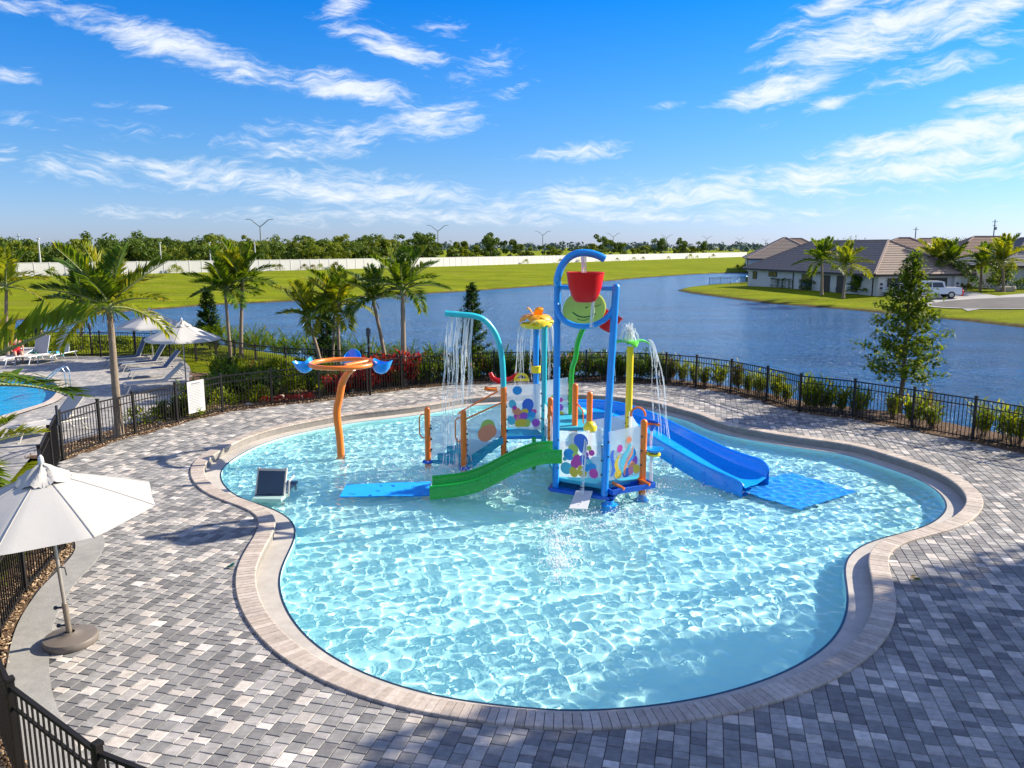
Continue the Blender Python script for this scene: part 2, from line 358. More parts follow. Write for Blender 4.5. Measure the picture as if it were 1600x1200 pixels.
# ------------------------------------------------------------------ mesh helpers
class MB:
    "collects vertices and faces of ONE mesh"
    def __init__(s): s.v = []; s.f = []; s.m = []; s.cur = 0
    def face(s, *pts):
        b = len(s.v); s.v.extend(tuple(p) for p in pts); s.f.append(tuple(range(b, b + len(pts)))); s.m.append(s.cur)
    def raw(s, vs, fs):
        b = len(s.v); s.v.extend(tuple(p) for p in vs)
        for f in fs: s.f.append(tuple(b + i for i in f)); s.m.append(s.cur)
    def box(s, c, d, rz=0.0, rot=None, bev=0.0):
        x, y, z = (k / 2 for k in d); M = rot if rot is not None else Matrix.Rotation(rz, 3, 'Z'); c = Vector(c)
        if not bev:
            P = [c + M @ Vector((i * x, j * y, k * z)) for k in (-1, 1) for j in (-1, 1) for i in (-1, 1)]
            s.raw(P, [(0, 2, 3, 1), (4, 5, 7, 6), (0, 1, 5, 4), (2, 6, 7, 3), (0, 4, 6, 2), (1, 3, 7, 5)])
        else:
            bm = bmesh.new(); bmesh.ops.create_cube(bm, size=1)
            for v in bm.verts: v.co = Vector((v.co.x * 2 * x, v.co.y * 2 * y, v.co.z * 2 * z))
            bmesh.ops.bevel(bm, geom=bm.edges[:], offset=bev, segments=2, affect='EDGES', profile=.6)
            bm.verts.index_update()
            s.raw([c + M @ v.co for v in bm.verts], [[v.index for v in f.verts] for f in bm.faces]); bm.free()
    def beam(s, p0, p1, w, h):
        p0, p1 = Vector(p0), Vector(p1); d = p1 - p0; L = d.length
        if L < 1e-6: return
        M = d.to_track_quat('X', 'Z').to_matrix()
        s.box((p0 + p1) / 2, (L, w, h), rot=M)
    def tube(s, pts, r, n=8, cap=True):
        pts = [Vector(p) for p in pts]; k = len(pts)
        rr = r if isinstance(r, (list, tuple)) else [r] * k
        up = None; rings = []
        for i, p in enumerate(pts):
            t = (pts[min(i + 1, k - 1)] - pts[max(i - 1, 0)]).normalized()
            if up is None:
                a = Vector((0, 0, 1)) if abs(t.z) < .9 else Vector((1, 0, 0)); up = t.cross(a).normalized()
            up = (up - t * up.dot(t)).normalized(); w = t.cross(up)
            rings.append([p + (up * math.cos(2 * math.pi * j / n) + w * math.sin(2 * math.pi * j / n)) * rr[i] for j in range(n)])
        vs = [q for g in rings for q in g]; fs = []
        for i in range(k - 1):
            for j in range(n):
                fs.append((i * n + j, i * n + (j + 1) % n, (i + 1) * n + (j + 1) % n, (i + 1) * n + j))
        if cap: fs.append(tuple(range(n - 1, -1, -1))); fs.append(tuple((k - 1) * n + j for j in range(n)))
        s.raw(vs, fs)
    def lathe(s, prof, c, n=20, M=None, a0=0.0, a1=2 * math.pi):
        c = Vector(c); full = abs(a1 - a0 - 2 * math.pi) < 1e-6; cols = n if full else n + 1
        vs = []
        for r, z in prof:
            for j in range(cols):
                a = a0 + (a1 - a0) * j / n; q = Vector((r * math.cos(a), r * math.sin(a), z))
                vs.append(c + (M @ q if M is not None else q))
        fs = []
        for i in range(len(prof) - 1):
            for j in range(n):
                j2 = (j + 1) % cols
                fs.append((i * cols + j, i * cols + j2, (i + 1) * cols + j2, (i + 1) * cols + j))
        s.raw(vs, fs)
    def prism(s, poly, z0, z1):
        n = len(poly)
        a = [(p[0], p[1], z0) for p in poly]; b = [(p[0], p[1], z1) for p in poly]
        s.raw(a + b, [tuple(range(n - 1, -1, -1)), tuple(range(n, 2 * n))] + [(i, (i + 1) % n, n + (i + 1) % n, n + i) for i in range(n)])
    def ball(s, c, r, n=6, k=4, sq=1.0):
        s.lathe([(max(1e-4, r * math.sin(math.pi * i / k)), -r * sq * math.cos(math.pi * i / k)) for i in range(k + 1)], c, n)
    def mesh(s, name, mats, smooth=False):
        me = bpy.data.meshes.new(name); me.from_pydata(s.v, [], s.f)
        for m in (mats if isinstance(mats, (list, tuple)) else [mats]): me.materials.append(m)
        if any(s.m): me.polygons.foreach_set('material_index', s.m)
        if smooth: me.shade_smooth() if smooth is True else me.shade_auto_smooth() if hasattr(me, 'shade_auto_smooth') else me.shade_smooth()
        me.update(); return me

def worldloc(o):
    v = Vector((0, 0, 0))
    while o is not None: v += o.location; o = o.parent
    return v
def sharp(me, ang=40):
    "smooth shading with hard edges kept"
    me.polygons.foreach_set('use_smooth', [True] * len(me.polygons))
    if hasattr(me, 'set_sharp_from_angle'): me.set_sharp_from_angle(angle=R(ang))
def part(name, mb, mat, parent, smooth=False, label=None):
    "a mesh in world coordinates hung under its thing or part"
    base = worldloc(parent)
    mb.v = [(p[0] - base.x, p[1] - base.y, p[2] - base.z) for p in mb.v]
    me = mb.mesh(name, mat)
    if smooth: sharp(me)
    o = bpy.data.objects.new(name, me); COL.objects.link(o); o.parent = parent
    if label: o['label'] = label
    return o
def thing(name, label, cat, loc=(0, 0, 0), group=None):
    o = bpy.data.objects.new(name, None); COL.objects.link(o); o.empty_display_size = .2
    o.location = loc; o['label'] = label; o['category'] = cat
    if group: o['group'] = group
    return o
def solo(name, mb, mat, label=None, cat=None, group=None, kind=None, smooth=False):
    "a thing (or piece of the setting) that is one mesh, origin at its base"
    a = np.array(mb.v); c = (a.min(0) + a.max(0)) / 2; z = a[:, 2].min()
    if kind: c[:] = 0; z = 0
    mb.v = (a - np.array([c[0], c[1], z])).tolist()
    me = mb.mesh(name, mat)
    if smooth: sharp(me)
    o = bpy.data.objects.new(name, me); COL.objects.link(o); o.location = (c[0], c[1], z)
    if label: o['label'] = label
    if cat: o['category'] = cat
    if group: o['group'] = group
    if kind: o['kind'] = kind
    return o
def copy_tree(o, parent=None):
    c = o.copy(); COL.objects.link(c)
    if parent is not None: c.parent = parent
    for ch in list(o.children): copy_tree(ch, c)
    return c
def place(proto, used, loc, rz=0.0, s=1.0, label=None, group=None, tilt=None):
    "the first call moves the prototype itself, later ones copy it"
    o = proto if not used else copy_tree(proto)
    used.append(1)
    o.location = loc; o.rotation_euler = (tilt[0], tilt[1], rz) if tilt else (0, 0, rz); o.scale = (s, s, s) if not isinstance(s, tuple) else s
    if label: o['label'] = label
    if group: o['group'] = group
    return o

def resample(P, step, closed=True):
    P = [np.array(p[:2], float) for p in P]
    n = len(P); out = []
    def cr(p0, p1, p2, p3, t):
        return .5 * ((2 * p1) + (-p0 + p2) * t + (2 * p0 - 5 * p1 + 4 * p2 - p3) * t * t + (-p0 + 3 * p1 - 3 * p2 + p3) * t ** 3)
    dense = []
    for i in range(n if closed else n - 1):
        g = (lambda k: P[k % n]) if closed else (lambda k: P[min(max(k, 0), n - 1)])
        for t in np.linspace(0, 1, 24, endpoint=False): dense.append(cr(g(i - 1), g(i), g(i + 1), g(i + 2), t))
    dense.append(dense[0] if closed else P[-1])
    D = np.array(dense); seg = np.hypot(*np.diff(D, axis=0).T); S = np.concatenate([[0], np.cumsum(seg)])
    k = max(3, int(round(S[-1] / step))); q = np.linspace(0, S[-1], k + 1)
    if closed: q = q[:-1]
    return np.stack([np.interp(q, S, D[:, 0]), np.interp(q, S, D[:, 1])], 1)
def normals_of(C, closed=True):
    T = np.roll(C, -1, 0) - np.roll(C, 1, 0) if closed else np.gradient(C, axis=0)
    T /= np.linalg.norm(T, axis=1)[:, None] + 1e-9
    return np.stack([T[:, 1], -T[:, 0]], 1)
def smooth_loop(C, it):
    for _ in range(it): C = .25 * np.roll(C, 1, 0) + .5 * C + .25 * np.roll(C, -1, 0)
    return C
def area(C): return .5 * np.sum(C[:, 0] * np.roll(C[:, 1], -1) - C[:, 1] * np.roll(C[:, 0], -1))
def inside(poly, X, Y):
    poly = np.asarray(poly); r = np.zeros(X.shape, bool); n = len(poly); j = n - 1
    for i in range(n):
        xi, yi = poly[i]; xj, yj = poly[j]
        if yi != yj:
            c = ((yi > Y) != (yj > Y)) & (X < (xj - xi) * (Y - yi) / (yj - yi) + xi); r ^= c
        j = i
    return r
def dist_to(poly, X, Y, closed=True):
    poly = np.asarray(poly); best = np.full(X.shape, 1e9); which = np.zeros(X.shape, int); n = len(poly)
    for i in range(n if closed else n - 1):
        a, b = poly[i], poly[(i + 1) % n]; d = b - a; L = d @ d + 1e-12
        t = np.clip(((X - a[0]) * d[0] + (Y - a[1]) * d[1]) / L, 0, 1)
        e = np.hypot(X - a[0] - t * d[0], Y - a[1] - t * d[1]); k = e < best
        best[k] = e[k]; which[k] = i
    return best, which
def sheet(loops, z):
    "flat polygon with holes as triangles"
    L = [[Vector((p[0], p[1], 0)) for p in lp] for lp in loops]
    tri = geometry.tessellate_polygon(L); allp = [q for lp in L for q in lp]
    mb = MB(); mb.v = [(q.x, q.y, z) for q in allp]
    for t in tri:
        a, b, c = (allp[i] for i in t)
        mb.f.append(tuple(t) if (b - a).cross(c - a).z > 0 else tuple(reversed(t))); mb.m.append(0)
    return mb
def strip(A, B, za, zb, closed=True):
    mb = MB(); n = len(A)
    mb.v = [(p[0], p[1], za) for p in A] + [(p[0], p[1], zb) for p in B]
    for i in range(n if closed else n - 1):
        j = (i + 1) % n; mb.f.append((i, j, n + j, n + i)); mb.m.append(0)
    return mb

# ------------------------------------------------------------------ the setting: outlines on the ground
Z_LAKE, Z_WATER, Z_FLOOR, Z_RIM, Z_LEDGE = -1.0, -0.215, -0.62, 0.035, -0.165
RIM = [(297, 741), (304, 720), (341, 696), (387, 677), (440, 663), (505, 651), (540, 645), (624, 636), (675, 629), (720, 621),
       (780, 617), (850, 614), (920, 615), (985, 620), (1040, 629), (1068, 637), (1106, 646), (1137, 660), (1190, 671), (1246, 680),
       (1338, 692), (1372, 701), (1425, 717), (1478, 735), (1513, 754), (1532, 772), (1538, 790), (1520, 812), (1492, 826), (1454, 836),
       (1410, 847), (1392, 857), (1383, 869), (1386, 884), (1396, 912), (1401, 942), (1397, 972), (1381, 1005), (1344, 1037),
       (1287, 1070), (1194, 1102), (1112, 1121), (998, 1135), (887, 1140), (797, 1132), (700, 1121), (650, 1112), (600, 1099),
       (540, 1080), (487, 1056), (437, 1026), (405, 996), (390, 977), (377, 954), (369, 928), (367, 905), (370, 886), (382, 863),
       (395, 843), (406, 826), (409, 812), (402, 802), (383, 793), (362, 786), (347, 782), (324, 772), (307, 759)]
outer = resample([ground(u, v, .02) for u, v in RIM], .107)
if area(outer) < 0: outer = outer[::-1]
outer = smooth_loop(outer, 30)
outer = resample(list(outer[::4]), .107)
nrm = normals_of(outer)                                   # points outwards
def inset(d):
    C = outer - nrm * d
    return smooth_loop(C, 6)
inner, ledge_in, line_in = inset(.30), inset(.63), inset(.665)

FENCE_A = [(-11.15, 18.95), (-10.95, 20.4), (-10.55, 21.5), (-10.0, 23.0), (-9.25, 24.65), (-8.0, 25.75), (-6.6, 26.5), (-5.2, 27.8), (-4.1, 28.8),
           (-2.45, 29.75), (-.7, 30.3), (1.1, 30.55), (2.9, 30.5), (4.6, 30.2), (5.9, 29.8), (6.9, 29.1), (7.9, 28.0), (8.65, 26.3),
           (9.2, 24.7), (10.48, 23.68), (11.56, 22.22), (12.52, 20.84), (13.35, 19.4), (14.3, 17.9), (15.3, 16.5)]
FENCE_B = [(-10.45, 17.3), (-9.6, 15.5), (-8.75, 14.2), (-7.78, 13.0), (-7.4, 11.25), (-6.9, 9.85), (-5.95, 8.2), (-4.68, 6.75), (-3.36, 5.78), (-1.8, 5.05), (0, 4.6), (1.8, 4.4)]
def offset_line(P, d):
    P = np.array(P, float); return P + normals_of(P, False) * d
deck_edge = [tuple(p) for p in offset_line(FENCE_A, .12)] + [(17.5, 12), (17.5, 1), (1.8, 1), (1.8, 4.3)] + [tuple(p) for p in FENCE_B[::-1]]
deck_poly = np.array(deck_edge)

# lake shore (photo pixels on the water level)
far_shore = [(-420, 540), (-150, 517), (0, 503), (100, 494), (207, 486), (260, 482.5), (330, 476.5), (458, 471), (600, 462.5), (720, 456), (870, 445.5),
             (930, 441), (1000, 434.5), (1080, 429), (1140, 426.5)]
far_w = [ground(u, v, Z_LAKE) for u, v in far_shore] + [(100, 185), (140, 190)]
pen_w = [(140, 170), (90, 150), (60, 138), (45, 131)] + [ground(u, v, Z_LAKE) for u, v in
         ((1165, 441.5), (1110, 445.5), (1072, 450), (1058, 454), (1080, 458.5), (1130, 465), (1200, 474.5), (1300, 482), (1400, 491), (1500, 501), (1600, 512.5), (1750, 530))] + [(70, 30), (75, 5)]
near_w = [(38, 3), (34, 11), (26, 18.4), (19, 19.3), (15.0, 21.6), (12.6, 25.2), (10.6, 26.6), (9.6, 28.6), (7.6, 31.0), (4.5, 32.4), (1, 33.0), (-2.5, 33.0), (-5.5, 35.8), (-9.5, 40.0),
          (-15, 44.8), (-22, 49.3), (-34, 53), (-60, 54)]
lake_poly = np.array(far_w + pen_w + near_w)
n_far, n_pen = len(far_w), len(pen_w)

WALL_PTS = [(-150, 60), (-118, 98), (-85, 134), (-26, 196), (40, 292), (123, 418)]
deck2_poly = np.array([(-12.1, 19.2), (-11.75, 21.3), (-11.15, 23.4), (-11.3, 25.6), (-11.4, 27.4), (-12.5, 30.5), (-14.3, 34.5), (-16, 37.6), (-40, 38.5), (-40, 8), (-9.6, 12.6), (-10.9, 16.0)])
pool2_raw = [ground(u, v, 0) for u, v in ((0, 583), (40, 584), (80, 589), (103, 600), (104, 613), (88, 628), (50, 641), (0, 656), (-70, 672), (-190, 668), (-240, 640), (-200, 605), (-90, 587))]
pool2 = resample(pool2_raw, .35)
if area(pool2) < 0: pool2 = pool2[::-1]
pool2_in = pool2 - normals_of(pool2) * .32

def terrain_z(X, Y):
    d, w = dist_to(lake_poly, X, Y)
    ins = inside(lake_poly, X, Y)
    z = np.zeros(X.shape)
    far = w < n_far - 1; pen = (w >= n_far - 1) & (w < n_far + n_pen); near = ~far & ~pen
    rise = np.where(far, 40.0, np.where(pen, 26.0, 2.2))
    top = np.where(far, 0.25, np.where(pen, 0.0, -.06))
    lip = np.where(near, .05, np.where(pen, .18, .30))
    t = np.clip(d / rise, 0, 1)
    z = Z_LAKE + lip * np.clip(d / .5, 0, 1) + (top - Z_LAKE - lip) * (t * t * (3 - 2 * t) * .5 + t * .5)
    z = np.where(ins, Z_LAKE - np.clip(d * .5, 0, .8), z)
    flat = inside(deck_poly, X, Y) | inside(deck2_poly, X, Y)
    z = np.where(flat & ~ins, np.minimum(z, -.10), z)
    hole, _ = dist_to(np.array(outer[::6]), X, Y); inp = inside(outer[::6], X, Y)
    z = np.where(inp, -1.3, z)
    z = np.where(inside(pool2, X, Y), -1.9, z)
    return z
def terrain_at(u, v):
    "where the line of sight through a photo pixel meets the terrain"
    lv = np.linspace(.4, -1.0, 57); P = np.array([ground(u, v, z) for z in lv]); T = terrain_z(P[:, 0], P[:, 1]); k = int(np.argmax(T >= lv))
    return (float(P[k, 0]), float(P[k, 1]))
# one sheet, fine near the camera, coarse towards the horizon
ang = np.concatenate([np.linspace(-180, -48, 45, endpoint=False), np.linspace(-48, 48, 400, endpoint=False), np.linspace(48, 180, 45, endpoint=False)])
rad = np.concatenate([[.5], np.geomspace(2.5, 460, 300), np.geomspace(520, 6500, 14)])
A_, R_ = np.meshgrid(np.radians(ang), rad)
GX, GY = R_ * np.sin(A_), R_ * np.cos(A_)
GZ = terrain_z(GX, GY)
nr, na = GX.shape
ii = np.arange(nr * na).reshape(nr, na)
q = np.stack([ii[:-1], np.roll(ii, -1, 1)[:-1], np.roll(ii, -1, 1)[1:], ii[1:]], -1).reshape(-1, 4)
me = bpy.data.meshes.new("ground"); me.from_pydata(np.stack([GX, GY, GZ], -1).reshape(-1, 3).tolist(), [], q.tolist())
me.materials.append(m_grass); me.polygons.foreach_set('use_smooth', [True] * len(me.polygons))
o = bpy.data.objects.new("ground", me); COL.objects.link(o); o['kind'] = 'structure'
def tz(x, y): return float(terrain_z(np.array([x], float), np.array([y], float))[0])

mb = sheet([lake_poly], Z_LAKE); solo("lake", mb, m_lake, kind='structure')

# ------------------------------------------------------------------ deck, pool
deck = solo("pool_deck", sheet([deck_edge, [tuple(p) for p in inset(.10)[::3][::-1]]], -.014), m_joint, kind='structure')
# paver field: runs of stones pointing away from the camera, lengths of three sizes
GA = R(14.0); ca, sa = math.cos(GA), math.sin(GA)
def to_w(a, b): return (a * ca + b * sa, -a * sa + b * ca)      # a across, b along the runs
WID = .172; GAP = .007; stones = []
for col in range(-150, 110):
    a0 = col * WID; b = -2 - random.random() * .3
    while b < 36:
        L = random.choice((.118, .118, .176, .176, .176, .236))
        stones.append((a0 + WID / 2, b + L / 2, WID - GAP, L - GAP)); b += L
S = np.array(stones)
SX = S[:, 0] * ca + S[:, 1] * sa; SY = -S[:, 0] * sa + S[:, 1] * ca
border_out = FENCE_B[2:]
db, _ = dist_to(np.array(FENCE_B[2:]), SX, SY, False); dA, _ = dist_to(deck_poly, SX, SY)
keep = (inside(deck_poly, SX, SY) | (dA < .07)) & ~inside(inset(.10)[::2], SX, SY) & (db > .52)
vis = (SY > 5.2) & (np.abs(SX) < .72 * SY + 1.5) | ((SY > 3) & (np.abs(SX) < 6))
S, SX, SY = S[keep & vis], SX[keep & vis], SY[keep & vis]
def stone_geo(w, l, h0=-.03, c=.006):
    x, y = w / 2, l / 2
    V = [(-x, -y, h0), (x, -y, h0), (x, y, h0), (-x, y, h0), (-x, -y, -c), (x, -y, -c), (x, y, -c), (-x, y, -c),
         (-x + c, -y + c, 0), (x - c, -y + c, 0), (x - c, y - c, 0), (-x + c, y - c, 0)]
    Fc = [(8, 9, 10, 11)]
    for i in range(4):
        j = (i + 1) % 4; Fc += [(i, j, 4 + j, 4 + i), (4 + i, 4 + j, 8 + j, 8 + i)]
    return V, Fc
inview = (np.abs(SX) < .655 * SY) & (SY > 7.1)
order = np.argsort(np.where(inview, np.hypot(SX, SY), 1e6)); near_i = set(order[:300].tolist())
cache = {}; bulk = MB()
for i in range(len(S)):
    w, l = S[i, 2], S[i, 3]
    dz = random.gauss(0, .0012); tx, ty = random.gauss(0, .004), random.gauss(0, .004)
    if i in near_i:
        k = round(l, 3)
        if k not in cache:
            t_ = MB(); t_.raw(*stone_geo(w, l)); cache[k] = t_.mesh("paver", m_paver)
        p_ = bpy.data.objects.new("paver", cache[k]); COL.objects.link(p_); p_.parent = deck
        p_.location = (SX[i], SY[i], dz); p_.rotation_euler = (tx, ty, -GA + random.gauss(0, .006))
    else:
        V, Fc = stone_geo(w, l); V = [(to_w(x + S[i, 0], y + S[i, 1]) + (z + dz + x * ty + y * tx,)) for x, y, z in V]
        bulk.raw(V, Fc)
o = part("paver", bulk, m_paver, deck); o['kind'] = 'stuff'

# pool shell
pool = thing("splash_pool", "shallow free-form splash pool with pale stone rim and rippling aqua water", "pool", (0, 16, 0))
del pool['category']; pool['kind'] = 'structure'
def shell(name, A, B, za, zb, mat, smooth=True): 
    o = part(name, strip(A, B, za, zb), mat, pool, smooth); return o
shell("rim_wall", inset(.285), inset(.275), .012, Z_LEDGE, m_rimtile)
shell("ledge", inset(.27), ledge_in, Z_LEDGE, Z_LEDGE - .012, m_plaster)
m_line = pmat("waterline_tile", (.02, .03, .05), .3)
shell("waterline_tile", ledge_in, line_in, Z_LEDGE - .009, Z_LEDGE - .012, m_line)
shell("pool_wall", line_in, inset(.68), Z_LEDGE - .012, Z_FLOOR, m_poolfloor)
fl = part("pool_floor", sheet([[tuple(p) for p in inset(.66)[::2]]], Z_FLOOR), m_poolfloor, pool)
fl.cycles.is_caustics_receiver = True
for c_ in pool.children: c_.cycles.is_caustics_receiver = True

# coping stones, one by one; those past the nearest 300 joined
cache_o = outer; cn = len(outer); cop = MB(); coping = thing("pool_coping", "ring of pale beige coping stones edging the splash pool", "coping", (0, 16, 0))
del coping['category']; coping['kind'] = 'structure'
inn = inset(.30); oo = inset(-.012)
cop_d = np.hypot(outer[:, 0], outer[:, 1]); cop_near = set(np.argsort(cop_d)[:300].tolist())
def coping_geo(i):
    j = (i + 1) % cn
    a, b, c, d = Vector((*oo[i], 0)), Vector((*oo[j], 0)), Vector((*inn[j], 0)), Vector((*inn[i], 0))
    g = .004
    t1 = (b - a).normalized() * g; t2 = (c - d).normalized() * g
    a, b, c, d = a + t1, b - t1, c - t2, d + t2
    z = Z_RIM + random.gauss(0, .0012); r = .012; u = (d - a).normalized()
    prof = [(-.03, 0), (z - r, 0), (z - .003, r * .35), (z, r)]          # outer side up, top, nose, underside
    V = []
    for p_, q_ in ((a, d), (b, c)):
        w = (q_ - p_).normalized(); L = (q_ - p_).length
        pts = [(0, -.03), (0, z - r), (r * .4, z - r * .3), (r, z), (L - .022, z), (L - .007, z - .006), (L, z - .022), (L - .006, z - .045), (L - .03, z - .05)]
        V += [p_ + w * s_ + Vector((0, 0, h_)) for s_, h_ in pts]
    k = 9; Fc = [(m_, m_ + 1, k + m_ + 1, k + m_) for m_ in range(k - 1)] + [tuple(range(k - 1, -1, -1)), tuple(range(k, 2 * k))]
    return V, Fc
for i in range(cn):
    V, Fc = coping_geo(i)
    if i in cop_near:
        t_ = MB(); t_.raw(V, Fc); part("coping_stone", t_, m_coping, coping)
    else: cop.raw(V, Fc)
o = part("coping_stone", cop, m_coping, coping); o['kind'] = 'stuff'

# water of the pool: a really rippled surface, so that sunlight focuses on the floor
wl = inset(.60); x0, y0 = wl.min(0); x1, y1 = wl.max(0); dx = .04
X, Y = np.meshgrid(np.arange(x0, x1 + dx, dx), np.arange(y0, y1 + dx, dx))
Zw = np.zeros_like(X); rr = np.random.RandomState(5)
for i in range(70):
    lam = rr.uniform(.18, .32); th = rr.uniform(0, 6.28); ph = rr.uniform(0, 6.28); k = 2 * math.pi / lam
    Zw += .0040 * lam * np.cos(k * (X * np.cos(th) + Y * np.sin(th)) + ph)
for (cx, cy, rw, am) in ((.6, 17.0, 2.6, .010), (-2.4, 18.6, 2.0, .008), (1.2, 13.4, .9, .010), (3.6, 16.3, 1.4, .010)):
    rdist = np.hypot(X - cx, Y - cy); Zw += am * np.exp(-(rdist / rw) ** 2) * np.cos(2 * math.pi * rdist / .42)
dw, _ = dist_to(ledge_in[::2], X, Y)
Zw *= np.clip(.35 + dw / .4, 0, 1)
inw = inside(wl, X, Y)
cell = inw[:-1, :-1] | inw[1:, :-1] | inw[:-1, 1:] | inw[1:, 1:]
idx = np.arange(X.size).reshape(X.shape)
qd = np.stack([idx[:-1, :-1], idx[:-1, 1:], idx[1:, 1:], idx[1:, :-1]], -1)[cell]
used = np.unique(qd); remap = np.full(X.size, -1); remap[used] = np.arange(len(used))
P = np.stack([X, Y, Zw + Z_WATER], -1).reshape(-1, 3)[used]
me = bpy.data.meshes.new("pool_water"); me.from_pydata(P.tolist(), [], remap[qd].tolist()); me.materials.append(m_water)
me.polygons.foreach_set('use_smooth', [True] * len(me.polygons))
ow = bpy.data.objects.new("pool_water", me); COL.objects.link(ow); ow['kind'] = 'structure'
ow.cycles.is_caustics_caster = True

# second pool terrace beyond the left fence: pavers too far off to tell apart
m_deck2, N, p, co = custom("terrace_paving")
wp = N.node('ShaderNodeNewGeometry').outputs['Position']
b_ = N.node('ShaderNodeTexBrick'); N.put(b_, 'Vector', N.mapping(wp, (0, 0, 0), (0, 0, R(14))))
for k, v in (('Color1', (.24, .235, .235, 1)), ('Color2', (.42, .39, .36, 1)), ('Mortar', (.10, .10, .10, 1)), ('Scale', 1.0), ('Mortar Size', .006), ('Brick Width', .23), ('Row Height', .16)): b_.inputs[k].default_value = v
c = N.mix(1.0, b_.outputs[0], N.smooth(N.noise(wp, 3, 6, .7), .3, .7, .75, 1.25, 'LINEAR'), 'MULTIPLY')
N.put(p, 'Base Color', c); p.inputs['Roughness'].default_value = .8
solo("pool_terrace", sheet([deck2_poly, [tuple(p) for p in pool2[::-1]]], -.005), m_deck2, kind='structure')
rimp = strip(pool2 + normals_of(pool2) * .02, pool2_in, .03, .03); b0 = strip(pool2_in, pool2_in, .03, -.25); rimp.raw(b0.v, b0.f)
solo("swimming_pool_rim", rimp, m_coping, kind='structure')
lw = strip(pool2_in, pool2_in, -.10, -1.5); lw2 = sheet([pool2_in], -1.5); lw.raw(lw2.v, lw2.f); solo("swimming_pool_floor", lw, m_poolfloor2, kind='structure')
m_w2, N, p, co = custom("swimming_pool_water"); wp = N.node('ShaderNodeNewGeometry').outputs['Position']
p.inputs['Base Color'].default_value = (.01, .30, .55, 1); p.inputs['Roughness'].default_value = .05
N.put(p, 'Normal', N.bump(N.noise(wp, 2.2, 4, .6, .5), .6, .08))
solo("swimming_pool_water", sheet([pool2_in], -.22), m_w2, kind='structure')
# tile band with worn white depth marks on the inside of the far rim
tileb = MB(); i0 = [i for i in range(len(pool2_in)) if -17.6 < pool2_in[i][0] < -14.6 and pool2_in[i][1] > 26]
# concrete border along the near left fence
bl = resample(FENCE_B[2:], .2, False); bo = offset_line(bl, -.16); bi = offset_line(bl, -.62)
bc = strip(bo, bi, .008, .008, False)
side = strip(bi, bi, .008, -.02, False); bc.raw(side.v, side.f)
solo("border_path", bc, m_border, kind='structure')

# ------------------------------------------------------------------ fences
def fence(name, P, label, H=1.22, n_single=290, group=None, step=.105, zf=None, pw=.016):
    zf = zf or (lambda x, y: 0.0)
    t = thing(name, label, "fence", (P[0][0], P[0][1], 0), group)
    spots = []
    for i, (x, y) in enumerate(P):
        z = zf(x, y); m = MB(); m.box((x, y, z + (H + .03) / 2 - .04), (.062, .062, H + .09)); 
        d = Vector(P[min(i + 1, len(P) - 1)]) - Vector(P[max(i - 1, 0)]); 
        m = MB(); m.box((x, y, z + H / 2 - .03), (.062, .062, H + .06), rz=math.atan2(d.y, d.x))
        m.box((x, y, z + H + .018), (.078, .078, .036), rz=math.atan2(d.y, d.x), bev=.006)
        part("post", m, m_fence, t)
    for (x0, y0), (x1, y1) in zip(P[:-1], P[1:]):
        z0, z1 = zf(x0, y0), zf(x1, y1)
        for hz, hh in ((H - .06, .034), (H - .26, .026), (.10, .030)):
            m = MB(); m.beam((x0, y0, z0 + hz), (x1, y1, z1 + hz), .026 if hz < H - .1 else .040, hh); part("rail", m, m_fence, t)
        L = math.hypot(x1 - x0, y1 - y0); k = max(2, int(L / step))
        for j in range(1, k):
            f = j / k; spots.append((x0 + (x1 - x0) * f, y0 + (y1 - y0) * f, z0 + (z1 - z0) * f, math.atan2(y1 - y0, x1 - x0)))
    m = MB(); m.box((0, 0, H / 2 - .01), (pw, pw, H - .1)); pk = m.mesh("picket", m_fence)
    order = sorted(range(len(spots)), key=lambda i: math.hypot(spots[i][0], spots[i][1]) + (0 if abs(spots[i][0]) < .68 * spots[i][1] else 100))
    single = set(order[:n_single]); rest = MB(); base = worldloc(t)
    for i, (x, y, z, a) in enumerate(spots):
        if i in single:
            o = bpy.data.objects.new("picket", pk); COL.objects.link(o); o.parent = t; o.location = (x - base.x, y - base.y, z); o.rotation_euler = (0, 0, a)
        else: rest.box((x, y, z + H / 2 - .01), (pw, pw, H - .1), rz=a)
    if rest.v: o = part("picket", rest, m_fence, t); o['kind'] = 'stuff'
    return t
k0 = 7
fence("metal_fence", FENCE_A[:k0 + 3], "dark bronze picket fence along the left flower bed carrying a white notice board")
fence("metal_fence", FENCE_A[k0 + 2:], "black picket fence curving round the far side of the splash pool beside the lake")
fence("metal_fence", FENCE_B, "dark bronze picket fence in the near left corner behind the tilted umbrella")
FENCE_C = [(-40, 38.6), (-36, 38.4), (-32, 38.2), (-28, 38.0), (-25.5, 37.9), (-23.5, 37.8), (-21.6, 37.7), (-19.8, 37.6), (-18.0, 37.4), (-16.3, 37.2), (-14.7, 36.3), (-13.3, 35.1), (-12.0, 33.8), (-10.7, 32.6), (-9.2, 31.7), (-7.6, 31.2), (-5.9, 30.6), (-4.3, 29.2)]
fence("metal_fence", FENCE_C, "black picket fence behind the loungers at the edge of the green lawn", step=.12)
